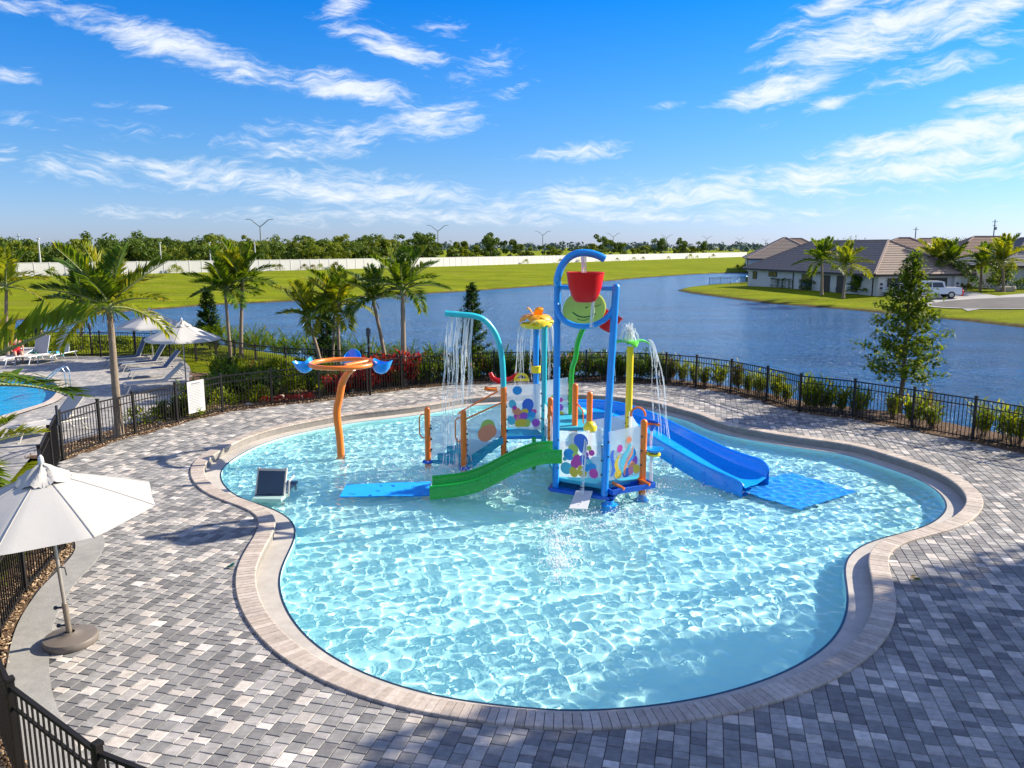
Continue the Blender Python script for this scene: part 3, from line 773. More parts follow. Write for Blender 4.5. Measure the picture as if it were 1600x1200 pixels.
# gate between the two fences
gt = thing("fence_gate", "self-closing picket gate with a tall latch post left of the splash pool", "gate", (-10.8, 18.1, 0))
g0, g1 = Vector((-11.10, 18.72, 0)), Vector((-10.52, 17.45, 0)); gd = (g1 - g0).normalized()
m = MB(); m.beam(g0 + Vector((0, 0, 1.16)), g1 + Vector((0, 0, 1.16)), .04, .04); m.beam(g0 + Vector((0, 0, .10)), g1 + Vector((0, 0, .10)), .04, .04)
m.box(g0 + gd * .02 + Vector((0, 0, .63)), (.04, .04, 1.1)); m.box(g1 - gd * .02 + Vector((0, 0, .63)), (.04, .04, 1.1)); part("gate_frame", m, m_fence, gt)
for j in range(1, 13):
    q_ = g0 + (g1 - g0) * j / 13; m = MB(); m.box(q_ + Vector((0, 0, .63)), (.016, .016, 1.06), rz=math.atan2(gd.y, gd.x)); part("picket", m, m_fence, gt)
m = MB(); m.box(g0 + gd * .05 + Vector((.05, 0, 1.18)), (.05, .05, .5), bev=.008); part("latch", m, m_bolt, gt)

# white notice board hung on the fence, lines of small grey print
def on_fence(u0, u1, v0, v1):
    a = Vector((-9.62, 23.88, 0)); b = Vector((-9.27, 24.60, 0)); return a, b
sa, sb = Vector(FENCE_A[3] + (0,)), Vector(FENCE_A[4] + (0,)); sd = (sb - sa).normalized(); sn = Vector((sd.y, -sd.x, 0))
bcx = Vector((*ground(314, 655), 0)); bcx = sa + sd * (bcx - sa).dot(sd); bcx += sn * .045
nb = thing("notice_board", "white pool notice board with lines of small print hanging on the left fence", "sign", bcx)
Mx = Matrix((sd, -sn, Vector((0, 0, 1)))).transposed()
m = MB(); m.box(bcx + Vector((0, 0, .70)), (.66, .012, .98), rot=Mx, bev=.004); part("board", m, m_board, nb)
m = MB(); rl = random.Random(4)
for i in range(17):
    w = (.34 if i == 0 else rl.uniform(.34, .54)); hgt_ = .034 if i == 0 else .010
    off = 0 if i == 0 else -(.54 - w) / 2
    nx = 0
    x_ = -w / 2 + off
    while x_ < w / 2 + off - .01:                       # broken into word-like dashes
        ww = min(rl.uniform(.03, .09), w / 2 + off - x_)
        m.box(bcx + sn * .0075 + sd * (x_ + ww / 2) + Vector((0, 0, 1.11 - i * .049)), (ww * .86, .002, hgt_), rot=Mx); x_ += ww
part("print", m, m_ink, nb)
m = MB()
for sx_ in (-.28, .28): m.box(bcx + sd * sx_ - sn * .03 + Vector((0, 0, 1.16)), (.03, .05, .03), rot=Mx)
part("bracket", m, m_bolt, nb)

# mulch beds with chips
bedA = [tuple(p) for p in offset_line(FENCE_A, .20)]
bed_out = [(-12.2, 19.1), (-11.85, 21.2), (-11.25, 23.4), (-11.4, 25.5), (-11.5, 27.3), (-12.6, 30.3), (-13.6, 32.8), (-11.5, 32.2), (-9.2, 31.1), (-7.6, 30.7), (-5.9, 31.2), (-4.0, 31.6), (-1, 32.3), (1, 32.4), (4.3, 31.8), (7.3, 30.5), (9.1, 28.2), (10.1, 26.3), (12.2, 24.7), (13.7, 22), (15.4, 19.4), (17, 17.4)]
def bumpy(name, loops, z, amp):
    mb = sheet(loops, z); me = mb.mesh("tmp", m_mulch); bm = bmesh.new(); bm.from_mesh(me)
    for _ in range(5):
        bmesh.ops.subdivide_edges(bm, edges=[e for e in bm.edges if e.calc_length() > .5], cuts=1)
    bmesh.ops.triangulate(bm, faces=bm.faces[:])
    for v in bm.verts: v.co.z = z + amp * (noise.noise(v.co * 2.5) + .6 * noise.noise(v.co * 7))
    bm.to_mesh(me); bm.free(); me.name = name
    o = bpy.data.objects.new(name, me); COL.objects.link(o); o['kind'] = 'structure'; return o
bumpy("mulch_bed", [bedA + bed_out[::-1]], .0, .03)
bumpy("mulch_bed", [[tuple(p) for p in offset_line(FENCE_B, -.12)] + [(1.8, 3.2), (-2.6, 3.4), (-5.8, 4.8), (-8.6, 8), (-9.6, 11), (-9.7, 12.4), (-10.3, 14.4), (-11.2, 17.0)]], .0, .03)
chip = MB(); rc = random.Random(3)
def chips(P, n, w0, w1, s=1.0, sgn=1):
    L = resample(P, .1, False); Nn = normals_of(L, False)
    for _ in range(n):
        i = rc.randrange(len(L)); d = rc.uniform(w0, w1); q_ = L[i] - sgn * Nn[i] * d
        sz = rc.uniform(.012, .034) * s
        chip.box((q_[0] + rc.uniform(-.05, .05), q_[1] + rc.uniform(-.05, .05), .02 + rc.uniform(0, .03)), (sz * rc.uniform(1, 2.2), sz, sz * .5), rot=Euler((rc.uniform(-.6, .6), rc.uniform(-.6, .6), rc.uniform(0, 6.3))).to_matrix())
chips(FENCE_A[:9], 4200, -.10, .5); chips(FENCE_A[:5], 500, .4, 1.1); chips(FENCE_A[4:9], 900, .4, 2.4); chips(FENCE_A[8:], 3200, -.08, .9)
chips(FENCE_B[2:9], 4600, -.12, .30, .9, -1); chips(FENCE_B[2:9], 1300, .2, 1.6, 1.0, -1)
solo("wood_chips", chip, m_chip, kind='stuff')

# ------------------------------------------------------------------ the climbing structure
def bez(P, n):
    P = [np.array(p, float) for p in P]; out = []
    k = len(P)
    for i in range(k - 1):
        p0, p1, p2, p3 = P[max(i - 1, 0)], P[i], P[i + 1], P[min(i + 2, k - 1)]
        for t in np.linspace(0, 1, n, endpoint=False): out.append(.5 * ((2 * p1) + (-p0 + p2) * t + (2 * p0 - 5 * p1 + 4 * p2 - p3) * t * t + (-p0 + 3 * p1 - 3 * p2 + p3) * t ** 3))
    out.append(P[-1]); return [tuple(p) for p in out]
def P3(u, v, z): return Vector((*ground(u, v, z), z))
ZW = Z_WATER
pA, pB, pC = P3(669, 723, ZW), P3(725, 733, ZW), P3(787, 727, ZW)
pL, pR, pD = P3(868, 772, ZW), P3(944, 786, ZW), P3(1003, 773, ZW)
DECK1, DECK2 = .52, .50
pE = Vector((1.55, 19.0, 0)); pF = Vector((1.88, 18.7, 0)); pG = Vector((.93, 18.6, 0))
pCy = Vector((.80, 19.3, 0)); pBl = Vector((.62, 20.2, 0)); pGr = Vector((1.55, 20.3, 0)); pYe = Vector((2.86, 18.9, 0))
play = thing("water_play_structure", "colourful water playground with tipping red bucket, slides and bubble panels in the splash pool", "playground", (1.0, 17.4, ZW))
def post(p, z0, z1, r, mat, cap=True, name="post"):
    m = MB(); m.tube([(p[0], p[1], z0), (p[0], p[1], z1)], r, 14)
    if cap: m.lathe([(r, 0), (r * .9, r * .5), (r * .5, r * .85), (1e-4, r)], (p[0], p[1], z1), 14)
    o = part(name, m, mat, play, True); return o
def foot(p, parent, r=.17, mat=None, h=.16):
    m = MB(); m.lathe([(r, Z_FLOOR + .01), (r, Z_FLOOR + .04), (r * .75, Z_FLOOR + .1), (r * .45, ZW - .02), (r * .42, ZW + h * .4), (.06, ZW + h)], (p[0], p[1], 0), 18)
    f_ = part("foot", m, mat or m_deepblue, parent, True); f_.cycles.is_caustics_receiver = True
def flange(p, parent, r=.15):
    m = MB(); m.lathe([(r, ZW + .01), (r, ZW + .045), (r * .8, ZW + .06), (.07, ZW + .07)], (p[0], p[1], 0), 18); part("flange", m, m_deepblue, parent, True)
tops = {}
for p_, v_ in ((pA, 640), (pB, 645), (pC, 606), (pD, 660)): tops[id(p_)] = height_at(v_, p_.y)
for p_ in (pA, pB, pC):
    o = post(p_, Z_FLOOR, tops[id(p_)], .075, m_orange)
    if p_ is not pC: flange(p_, o)
    m = MB()
    for zz in (.35, .62, .9):
        if ZW + zz < tops[id(p_)]: m.box((p_.x + .085, p_.y - .01, ZW + zz), (.05, .045, .04))
    part("bolt", m, m_bolt, o)
oD = post(pD, Z_FLOOR, tops[id(pD)], .075, m_orange); foot(pD, oD, .17, m_blue)
for p_, zt in ((pE, height_at(603, pE.y)), (pF, height_at(616, pF.y)), (pG, height_at(625, pG.y))): post(p_, .0, zt, .072, m_orange)
# hand loops at the entrance
for p_ in (pA, pB):
    m = MB(); d = Vector((-1, -.1, 0)); zt = tops[id(p_)]
    m.tube([Vector((p_.x, p_.y, zt - .12)) , Vector((p_.x, p_.y, zt - .12)) + d * .14, Vector((p_.x, p_.y, zt - .20)) + d * .2, Vector((p_.x, p_.y, zt - .62)) + d * .2, Vector((p_.x, p_.y, zt - .72)) + d * .14, Vector((p_.x, p_.y, zt - .74))], .017, 7)
    part("grab_handle", m, m_orange, play, True)
# steps rising from the entrance to the first deck
run = (pC - pB); run.z = 0; wid = (pA - pB); wid.z = 0; nst = 4
for i in range(nst):
    z = ZW + .06 + (DECK1 - ZW - .06) * i / nst
    a = pB + run * (i / nst * .95 + .0); b = pB + run * ((i + 1) / nst * .95)
    q4 = [(a.x, a.y), (b.x, b.y), (b.x + wid.x, b.y + wid.y), (a.x + wid.x, a.y + wid.y)]
    m = MB(); m.prism(q4, z - .05, z); part("step", m, m_step, play)
    if i:
        m = MB(); m.prism([(a.x, a.y), (a.x + run.x * .03, a.y + run.y * .03), (a.x + wid.x + run.x * .03, a.y + wid.y + run.y * .03), (a.x + wid.x, a.y + wid.y)], z - .17, z - .05); part("riser", m, m_cyan, play)
m = MB(); off = Vector((run.y, -run.x, 0)).normalized() * .03
prof = [(0, ZW + .02), (.25, ZW + .06), (.62, DECK1 - .35), (.97, DECK1 - .16), (.97, DECK1 + .0), (.72, DECK1 - .06), (.5, ZW + .40), (.12, ZW + .14), (0, ZW + .14)]
fr = [pB + run * s_ + off for s_, _ in prof]; bk = [pB + run * s_ + off * 2.2 for s_, _ in prof]
va = [(p_.x, p_.y, z) for p_, (_, z) in zip(fr, prof)]; vb = [(p_.x, p_.y, z) for p_, (_, z) in zip(bk, prof)]; n_ = len(prof)
m.raw(va + vb, [tuple(range(n_)), tuple(range(2 * n_ - 1, n_ - 1, -1))] + [(i, (i + 1) % n_, n_ + (i + 1) % n_, n_ + i) for i in range(n_)])
part("stair_stringer", m, m_step, play)

BUB = [(.02, .32, .75), (.10, .55, .72), (.60, .06, .38), (.75, .55, .05), (.36, .08, .55), (.85, .30, .16), (.45, .60, .12), (.80, .22, .40), (.04, .16, .66)]
m_bub = [pmat("print_%s" % n_, c_, .4) for n_, c_ in zip(("azure", "teal", "magenta", "gold", "violet", "coral", "lime", "rose", "cobalt"), BUB)]
def panel(a, b, z0, z1, z1b=None, z0b=None, bubbles=(), seed=0, strokes=False, thick=.018):
    "frosted sheet between two posts, printed with coloured discs"
    a, b = Vector(a), Vector(b); a.z = b.z = 0; d = b - a; L = d.length; u = d.normalized(); n = Vector((u.y, -u.x, 0))
    if n.y > 0: n = -n
    z1b = z1 if z1b is None else z1b; z0b = z0 if z0b is None else z0b
    a2, b2 = a + u * .09, b - u * .09
    m = MB(); V = []
    for s_ in (0, 1):
        o_ = n * (thick * (.5 - s_))
        V += [a2 + o_ + Vector((0, 0, z0)), b2 + o_ + Vector((0, 0, z0b)), b2 + o_ + Vector((0, 0, z1b)), a2 + o_ + Vector((0, 0, z1))]
    m.raw(V, [(0, 1, 2, 3), (7, 6, 5, 4), (0, 4, 5, 1), (1, 5, 6, 2), (2, 6, 7, 3), (3, 7, 4, 0)])
    o = part("panel", m, m_panel, play)
    pb = MB(); r_ = random.Random(seed)
    W_ = L - .18; k = 0
    for (s_, t_, rad, ci) in bubbles:
        k += 1; c_ = a2 + u * (s_ * W_); zb = z0 + (z0b - z0) * s_; zt = z1 + (z1b - z1) * s_
        c_ = c_ + Vector((0, 0, zb + (zt - zb) * t_)) + n * (thick / 2 + .002 + k * .0006)
        rx = rad * r_.uniform(.9, 1.25); rz_ = rad * r_.uniform(.95, 1.2); ti = r_.uniform(-.6, .6)
        pb.cur = ci
        pts = []
        for j in range(16):
            t2 = 2 * math.pi * j / 16; x_, z_ = rx * math.cos(t2), rz_ * math.sin(t2)
            pts.append(c_ + u * (x_ * math.cos(ti) - z_ * math.sin(ti)) + Vector((0, 0, x_ * math.sin(ti) + z_ * math.cos(ti))))
        pb.face(*pts)
    if strokes:
        for q_, (s0, t0, s1, t1, w_, ci) in enumerate(strokes):
            k += 1; pb.cur = ci
            pts = []
            for e_, sg in ((0, 1), (1, -1)):
                for f_ in np.linspace(0, 1, 9) if e_ == 0 else np.linspace(1, 0, 9):
                    s_ = s0 + (s1 - s0) * f_ + .05 * math.sin(f_ * 6 + q_); t_ = t0 + (t1 - t0) * f_
                    hw = w_ * (.35 + .65 * math.sin(math.pi * min(1, f_ * .9 + .08))) * sg
                    pts.append(a2 + u * (s_ * W_ + hw) + Vector((0, 0, z0 + (z1 - z0) * t_)) + n * (thick / 2 + .002 + k * .0006))
            pb.face(*pts)
    if pb.v: part("bubble_print", pb, m_bub, o)
    bo = MB()
    for q_ in (a + u * .07, b - u * .07):
        for zz in (.2, .5, .8): bo.box(q_ + n * .02 + Vector((0, 0, z0 + (z1 - z0) * zz)), (.035, .035, .035))
    part("bolt", bo, m_bolt, o)
    return o
rb = random.Random(9)
def cluster(k, cx, cy, spread, rmax):
    return [(min(.93, max(.07, rb.gauss(cx, spread))), min(.93, max(.06, rb.gauss(cy, spread * .8))), rb.uniform(.35, 1) * rmax, rb.randrange(9)) for _ in range(k)]
zt1 = height_at(604, pC.y)
panel(pC, pCy, height_at(668, pC.y), zt1 + .02, zt1 + .05, height_at(672, pCy.y),
      [(.16, .56, .10, 1), (.62, .55, .15, 8), (.60, .42, .12, 8), (.34, .30, .13, 2), (.42, .22, .12, 7), (.52, .38, .09, 3), (.28, .40, .10, 5), (.66, .28, .10, 0), (.74, .24, .09, 1), (.58, .14, .10, 6), (.34, .12, .10, 3), (.86, .16, .10, 4), (.80, .40, .06, 2), (.12, .18, .10, 1), (.76, .34, .08, 0), (.50, .30, .08, 4), (.30, .88, .10, 0), (.46, .14, .09, 3), (.22, .48, .05, 2)], 1)
zb, zt = height_at(744, pL.y), height_at(672, pL.y)
panel(pL, pR, zb, zt, height_at(678, pR.y), height_at(748, pR.y),
      [(.52, .80, .14, 8), (.56, .66, .11, 8), (.34, .62, .11, 6), (.24, .50, .12, 0), (.40, .48, .08, 6), (.14, .40, .04, 1), (.46, .38, .12, 2), (.38, .30, .11, 2), (.62, .40, .11, 8), (.72, .34, .08, 1), (.78, .56, .07, 2), (.64, .52, .06, 4), (.80, .24, .08, 0), (.18, .20, .12, 1), (.36, .12, .10, 3), (.56, .14, .12, 3), (.84, .10, .10, 2), (.72, .66, .05, 6), (.66, .22, .07, 0)], 2)
zb, zt = height_at(744, pD.y), height_at(668, pD.y)
panel(pR, pD, height_at(752, pR.y), height_at(676, pR.y), height_at(664, pD.y), height_at(741, pD.y),
      [(.34, .62, .08, 2), (.62, .76, .07, 5), (.80, .30, .11, 4), (.74, .20, .11, 5), (.56, .10, .10, 8), (.88, .14, .10, 3), (.30, .10, .09, 3), (.70, .12, .08, 7)], 3,
      strokes=[(.10, .08, .16, .62, .05, 8), (.24, .05, .30, .50, .05, 3), (.40, .10, .62, .70, .06, 1), (.50, .05, .72, .62, .04, 5), (.66, .25, .80, .58, .05, 0)])
panel(pA, pA + Vector((1.0, .42, 0)), ZW + .08, tops[id(pA)] - .18, tops[id(pA)] - .22, DECK1 - .1, (), 4)
panel(pB, pC, ZW + .30, tops[id(pB)] - .22, tops[id(pC)] - .42, DECK1 + .02, [(.62, .52, .17, 6), (.56, .36, .18, 5), (.70, .36, .17, 5)], 5)
panel(pCy, pG, .55, 1.35, 1.3, .55, cluster(6, .5, .4, .2, .07), 6)
panel(pG, pL, .52, 1.2, 1.1, .5, (), 7)
panel(pBl, pGr, .55, 1.75, 1.85, .55, [(.5, .62, .07, 6), (.70, .40, .10, 4), (.66, .22, .14, 3), (.75, .55, .06, 2), (.3, .45, .09, 1), (.42, .3, .08, 7)], 8)
panel(pCy, pBl, .55, 1.6, 1.7, .55, cluster(5, .5, .4, .2, .07), 9)
panel(pF, pYe, .5, 1.05, 1.15, .5, [(.42, .55, .07, 1), (.36, .2, .05, 0), (.8, .35, .05, 7)], 10)
panel(pYe, pD, .5, 1.25, 1.15, .5, (), 11)
# sloping hand rails
for dz_ in (.0, .17):
    m = MB(); a = Vector((pB.x, pB.y, tops[id(pB)] - .05 - dz_ * .9)); b = Vector((pC.x, pC.y, tops[id(pC)] - .10 - dz_ * 1.5))
    if dz_ == 0: a += wid * .15; b += wid * .15
    m.tube([a, a + (b - a) * .1 + Vector((0, 0, .02)), b], .021, 7); part("hand_rail", m, m_orange, play, True)
# decks
m = MB(); m.prism([(pC.x, pC.y + .05), (pCy.x, pCy.y), (pBl.x, pBl.y + .1), (pC.x + wid.x, pC.y + wid.y + .3)], DECK1 - .08, DECK1); part("deck_plate", m, m_step, play)
m = MB(); m.beam((pC.x, pC.y, DECK1 - .02), (pCy.x, pCy.y, DECK1 - .02), .05, .07); part("deck_beam", m, m_blue, play)
m = MB(); m.prism([(pL.x + .04, pL.y + .1), (pR.x, pR.y + .1), (pD.x, pD.y + .1), (pYe.x, pYe.y), (pGr.x + .2, pGr.y), (pBl.x, pBl.y), (pCy.x, pCy.y)], DECK2 - .44, DECK2 - .36); part("deck_plate", m, m_step, play)
m = MB(); m.prism([(pG.x, pG.y + .1), (pF.x + .1, pF.y + .1), (pGr.x + .3, pGr.y + .1), (pBl.x + .1, pBl.y + .1)], .78, .86); part("deck_plate", m, m_step, play)
for p_, mt in ((Vector((pCy.x - .25, pCy.y - .1, 0)), m_green), (pGr, m_green), (pYe, m_yellow), (Vector((2.3, 20.2, 0)), m_blue)): post(p_, Z_FLOOR, .5, .05, mt, False, "support_leg")
# blue base frame round the near corner, with a tray and its pedestal foot
m = MB()
fp = [pL + Vector((-.10, -.05, 0)), pR + Vector((.12, -.08, 0))]
for a, b in ((fp[0], fp[1]), (fp[0], fp[0] + Vector((.25, .9, 0))), (fp[1], fp[1] + Vector((.3, .8, 0)))):
    m.beam((a.x, a.y, ZW + .13), (b.x, b.y, ZW + .13), .14, .07)
part("base_frame", m, m_deepblue, play)
m = MB(); m.prism([(fp[0].x, fp[0].y), (fp[1].x, fp[1].y), (fp[1].x + .2, fp[1].y + .9), (fp[0].x + .1, fp[0].y + .9)], ZW + .09, ZW + .12); part("base_plate", m, m_blue, play)
oL = post(pL, ZW + .1, height_at(440, pL.y), .075, m_blue, False)
tr0, tr1 = pR + Vector((.10, .0, 0)), pD + Vector((.20, -.06, 0)); td = (tr1 - tr0).normalized(); tn = Vector((-td.y, td.x, 0)); ztr = height_at(757, pD.y) + .03
m = MB(); q4 = [tr0 - tn * .12, tr1 - tn * .12, tr1 + tn * .22, tr0 + tn * .22]; m.prism([(p_.x, p_.y) for p_ in q4], ztr - .05, ztr - .02)
for a, b in zip(q4, q4[1:] + q4[:1]): m.beam((a.x, a.y, ztr), (b.x, b.y, ztr), .035, .11)
tray = part("water_tray", m, m_deepblue, play)
m = MB()
for s_ in (.22, .82):
    c_ = tr0 + (tr1 - tr0) * s_; m.tube([(c_.x - .12, c_.y + .10, ztr + .12), (c_.x + .10, c_.y - .12, ztr + .05)], .035, 8)
part("tray_spout", m, m_orange, tray, True)
m = MB(); c_ = fp[1] + Vector((-.02, -.02, 0)); m.lathe([(.20, Z_FLOOR + .02), (.20, Z_FLOOR + .06), (.16, ZW - .06), (.18, ZW + .01), (.11, ZW + .03), (.085, ZW + .10)], (c_.x, c_.y, 0), 18)
o = part("foot", m, m_blue, play, True)
# white splash board leaning from the frame into the water
m = MB(); a, b, c_, d = P3(900, 768, ZW + .2), P3(926, 769, ZW + .2), P3(917, 797, ZW + .01), P3(889, 796, ZW + .01)
n_ = (b - a).cross(d - a).normalized() * .03
m.raw([a, b, c_, d, a - n_, b - n_, c_ - n_, d - n_], [(0, 1, 2, 3), (7, 6, 5, 4), (0, 4, 5, 1), (1, 5, 6, 2), (2, 6, 7, 3), (3, 7, 4, 0)]); part("splash_board", m, m_white, play)
# bucket frame: two tall posts, hook on top, lower cradle, cross bar
yb = pL.y
H_ = lambda u, v: at(u, v, yb - .25)
hook = [H_(869, 455), H_(871, 435), H_(877, 417), H_(887, 404), H_(899, 397), H_(912, 395), H_(925, 396.5), H_(936, 400), H_(945, 405)]
m = MB(); m.tube(bez([Vector((pL.x, pL.y, height_at(445, pL.y)))] + hook[1:], 5), .077, 14); part("overhead_hook", m, m_blue, play, True)
topR = at(962.5, 449, yb - .30); m = MB(); m.tube([(pR.x, pR.y, ZW + .1), (pR.x + (topR.x - pR.x) * .3, pR.y + .15, 1.6), topR], .078, 14)
m.lathe([(.078, 0), (.07, .04), (.04, .066), (1e-4, .078)], topR, 14); part("post", m, m_blue, play, True)
cr = [at(869, 470, yb), at(872, 487, yb - .12), at(881, 500, yb - .25), at(897, 508, yb - .3), at(914, 510, yb - .35), at(930, 507, yb - .35), at(945, 499, yb - .35), at(955, 488, yb - .33), at(961, 473, yb - .3)]
m = MB(); m.tube(bez(cr, 5), .06, 12); part("lower_cradle", m, m_blue, play, True)
m = MB(); m.tube([at(870, 449, yb), at(962, 451, yb - .3)], .048, 10); part("cross_bar", m, m_blue, play, True)
bt, bb = at(915, 425, yb - .45), at(914, 472, yb - .45); hb = bt.z - bb.z
m = MB(); m.lathe([(1e-4, 0), (.17, 0), (.225, .03), (.29, hb * .25), (.345, hb * .52), (.375, hb * .8), (.385, hb * .95), (.40, hb * .97), (.40, hb), (.365, hb), (.35, hb * .8), (.32, hb * .5), (.20, .06), (1e-4, .05)], bb, 28)
part("tipping_bucket", m, m_red, play, True)
# lime disc with a smiling line below, tilted
dc = at(913, 482, yb + .15); Md = Euler((R(-62), R(8), R(8))).to_matrix()
m = MB(); m.lathe([(1e-4, .05), (.28, .045), (.44, .02), (.47, -.02), (.44, -.05), (1e-4, -.05)], dc, 28, Md); disc = part("tilting_disc", m, m_lime, play, True)
m = MB()
dn = Md @ Vector((0, 0, 1)); flip = 1 if dn.y < 0 else -1
for (x0_, y0_, x1_, y1_, sag, w_) in ((-.24, -.10, .26, -.06, -.11, .016), (-.10, -.24, .16, -.20, -.05, .010), (.10, .14, .32, .20, -.05, .010), (.0, .06, .05, .09, -.02, .014)):
    pts = []
    for t_ in np.linspace(0, 1, 9):
        x_, y_ = x0_ + (x1_ - x0_) * t_, y0_ + (y1_ - y0_) * t_ + sag * 4 * t_ * (1 - t_)
        rr_ = math.hypot(x_, y_); pts.append(dc + Md @ Vector((x_, y_ * (1 if flip > 0 else -1), flip * (.05 - .06 * max(0, rr_ - .28)))))
    m.tube(pts, w_, 6)
part("smile_line", m, m_mark, disc, True)
sc_ = at(951, 503, yb + .5); m = MB(); Ms = Euler((R(10), R(28), R(20))).to_matrix()
m.lathe([(1e-4, -.22), (.13, -.20), (.20, 0), (.24, .22), (.22, .22), (.18, 0), (1e-4, -.14)], sc_, 20, Ms); part("tipping_bucket", m, m_red, play, True, "small red bucket tipped on its side behind the blue post")
# turquoise shower arch
za = lambda u, v, y: at(u, v, y)
arch = [Vector((pC.x, pC.y, tops[id(pC)] - .05)), za(786, 585, pC.y), za(784, 558, pC.y), za(778, 531, pC.y - .02), za(768, 512, pC.y - .05), za(755, 499, pC.y - .1), za(740, 493.5, pC.y - .15), za(720, 491.5, pC.y - .2), za(695, 489.5, pC.y - .25)]
m = MB(); m.tube(bez(arch, 4), .071, 12); part("shower_arch", m, m_cyan, play, True)
# poles with petals
o = post(pCy, .3, height_at(507, pCy.y), .068, m_cyan, False); o2 = post(pBl, .3, height_at(508, pBl.y), .075, m_blue, False)
m = MB(); m.lathe([(.10, -.1), (.125, -.08), (.125, .08), (.10, .1)], (pBl.x, pBl.y, height_at(577, pBl.y)), 16); part("collar", m, m_yellow, o2, True)
def petals(c, n, L, wd, rise, droop, mat, name, parent, a0=0.0, thick=.03):
    for k in range(n):
        a = a0 + 2 * math.pi * k / n; u = Vector((math.cos(a), math.sin(a), 0)); w_ = Vector((-u.y, u.x, 0)); m = MB(); rows = []
        for i in range(7):
            t_ = i / 6; half = wd * math.sin(math.pi * (t_ * .82 + .14)) ; z = rise * math.sin(math.pi * t_ * .6) - droop * t_ * t_
            mid = Vector(c) + u * (L * t_ + .03) + Vector((0, 0, z))
            rows.append([mid - w_ * half, mid + Vector((0, 0, .05 * L)), mid + w_ * half])
        V = [q_ for r_ in rows for q_ in r_]; V += [q_ - Vector((0, 0, thick)) for q_ in V]; F_ = []
        for i in range(6):
            for j in range(2):
                b_ = i * 3 + j; F_ += [(b_, b_ + 1, b_ + 4, b_ + 3), (21 + b_ + 3, 21 + b_ + 4, 21 + b_ + 1, 21 + b_)]
            F_ += [(i * 3, i * 3 + 3, 21 + i * 3 + 3, 21 + i * 3), (i * 3 + 2, 21 + i * 3 + 2, 21 + i * 3 + 5, i * 3 + 5)]
        F_ += [(0, 21, 22, 1), (1, 22, 23, 2), (18, 19, 40, 39), (19, 20, 41, 40)]
        m.raw(V, F_); part(name, m, mat, parent, True)
ct = (pBl.x, pBl.y, height_at(499, pBl.y)); petals(ct, 6, .42, .22, .22, .26, m_amber, "petal", o2, .3); petals((ct[0], ct[1], ct[2] + .02), 3, .22, .13, .28, .0, m_amber, "petal", o2, 1.0)
m = MB(); m.lathe([(.34, -.10), (.40, -.05), (.42, .0), (.38, .03)], (ct[0], ct[1], ct[2] - .12), 24); part("drip_ring", m, m_yellow, o2, True)
petals((pCy.x, pCy.y, height_at(503, pCy.y)), 5, .36, .15, .08, .14, m_yellow, "petal", o, .8)
m = MB(); gl = [Vector((pGr.x, pGr.y, .3)), Vector((pGr.x, pGr.y, 1.9)), at(899, 560, pGr.y), at(902, 538, pGr.y), at(908, 520, pGr.y), at(916, 507, pGr.y), at(926, 500, pGr.y)]
m.tube(bez(gl, 4), .068, 12); part("bent_post", m, m_green, play, True)
oy = post(pYe, .3, height_at(541, pYe.y), .085, m_yellow, False)
petals((pYe.x, pYe.y, height_at(536, pYe.y)), 4, .44, .14, .14, .16, m_leafgreen, "petal", oy, .12)
# turquoise and red odds: gong dome, scoop, wheel, valve handles
m = MB(); m.lathe([(.20, 0), (.19, .07), (.12, .14), (1e-4, .17)], at(905, 640, 19.6) - Vector((0, 0, .1)), 18); part("pump_dome", m, m_cyan, play, True)
c_ = at(772, 592, pC.y + .9); m = MB(); m.tube([c_ + Vector((-.10, 0, .16)), c_ + Vector((-.04, 0, .02)), c_ + Vector((.10, 0, -.06)), c_ + Vector((.42, .1, -.02)), c_ + Vector((.62, .15, .12))], [.05, .07, .075, .06, .04], 10); part("red_scoop", m, m_red, play, True)
c_ = at(815, 592, pC.y + .9); m = MB(); m.tube([c_ + Vector((.15 * math.cos(t_), 0, .13 * math.sin(t_))) for t_ in np.linspace(0, math.pi, 9)], .035, 8); m.box(c_ + Vector((0, 0, -.02)), (.40, .12, .07), bev=.02); part("yellow_wheel", m, m_yellow, play, True)
c_ = at(763, 608, pC.y + .5); m = MB(); m.tube([c_ + Vector((-.10, 0, .03)), c_, c_ + Vector((.2, .1, -.02))], .055, 10); part("orange_spout", m, m_orange, play, True)
c_ = at(922, 668, pR.y + .55); m = MB(); m.lathe([(.05, -.12), (.14, -.06), (.15, .02), (.10, .11), (.03, .14)], c_, 16); part("yellow_bell", m, m_yellow, play, True)
m = MB(); c_ = at(997, 645, pD.y + .3); m.tube([c_ + Vector((.16 * math.cos(t_), .05 * math.sin(t_), .16 * math.sin(t_) - .05)) for t_ in np.linspace(-.2, math.pi + .2, 10)], .024, 8); part("hoop_handle", m, m_orange, play, True)
for (a, b) in ((pE, pF), (pG, pL)):
    m = MB(); q_ = a + (b - a) * .12; w_ = b - a; m.tube([Vector((a.x, a.y, 1.45)), a + w_ * .3 + Vector((0, 0, 1.36 - a.z)), a + w_ * .55 + Vector((0, 0, 1.26 - a.z)), Vector((a.x + w_.x * .6, a.y + w_.y * .6, .95))], .018, 7); part("grab_handle", m, m_orange, play, True)
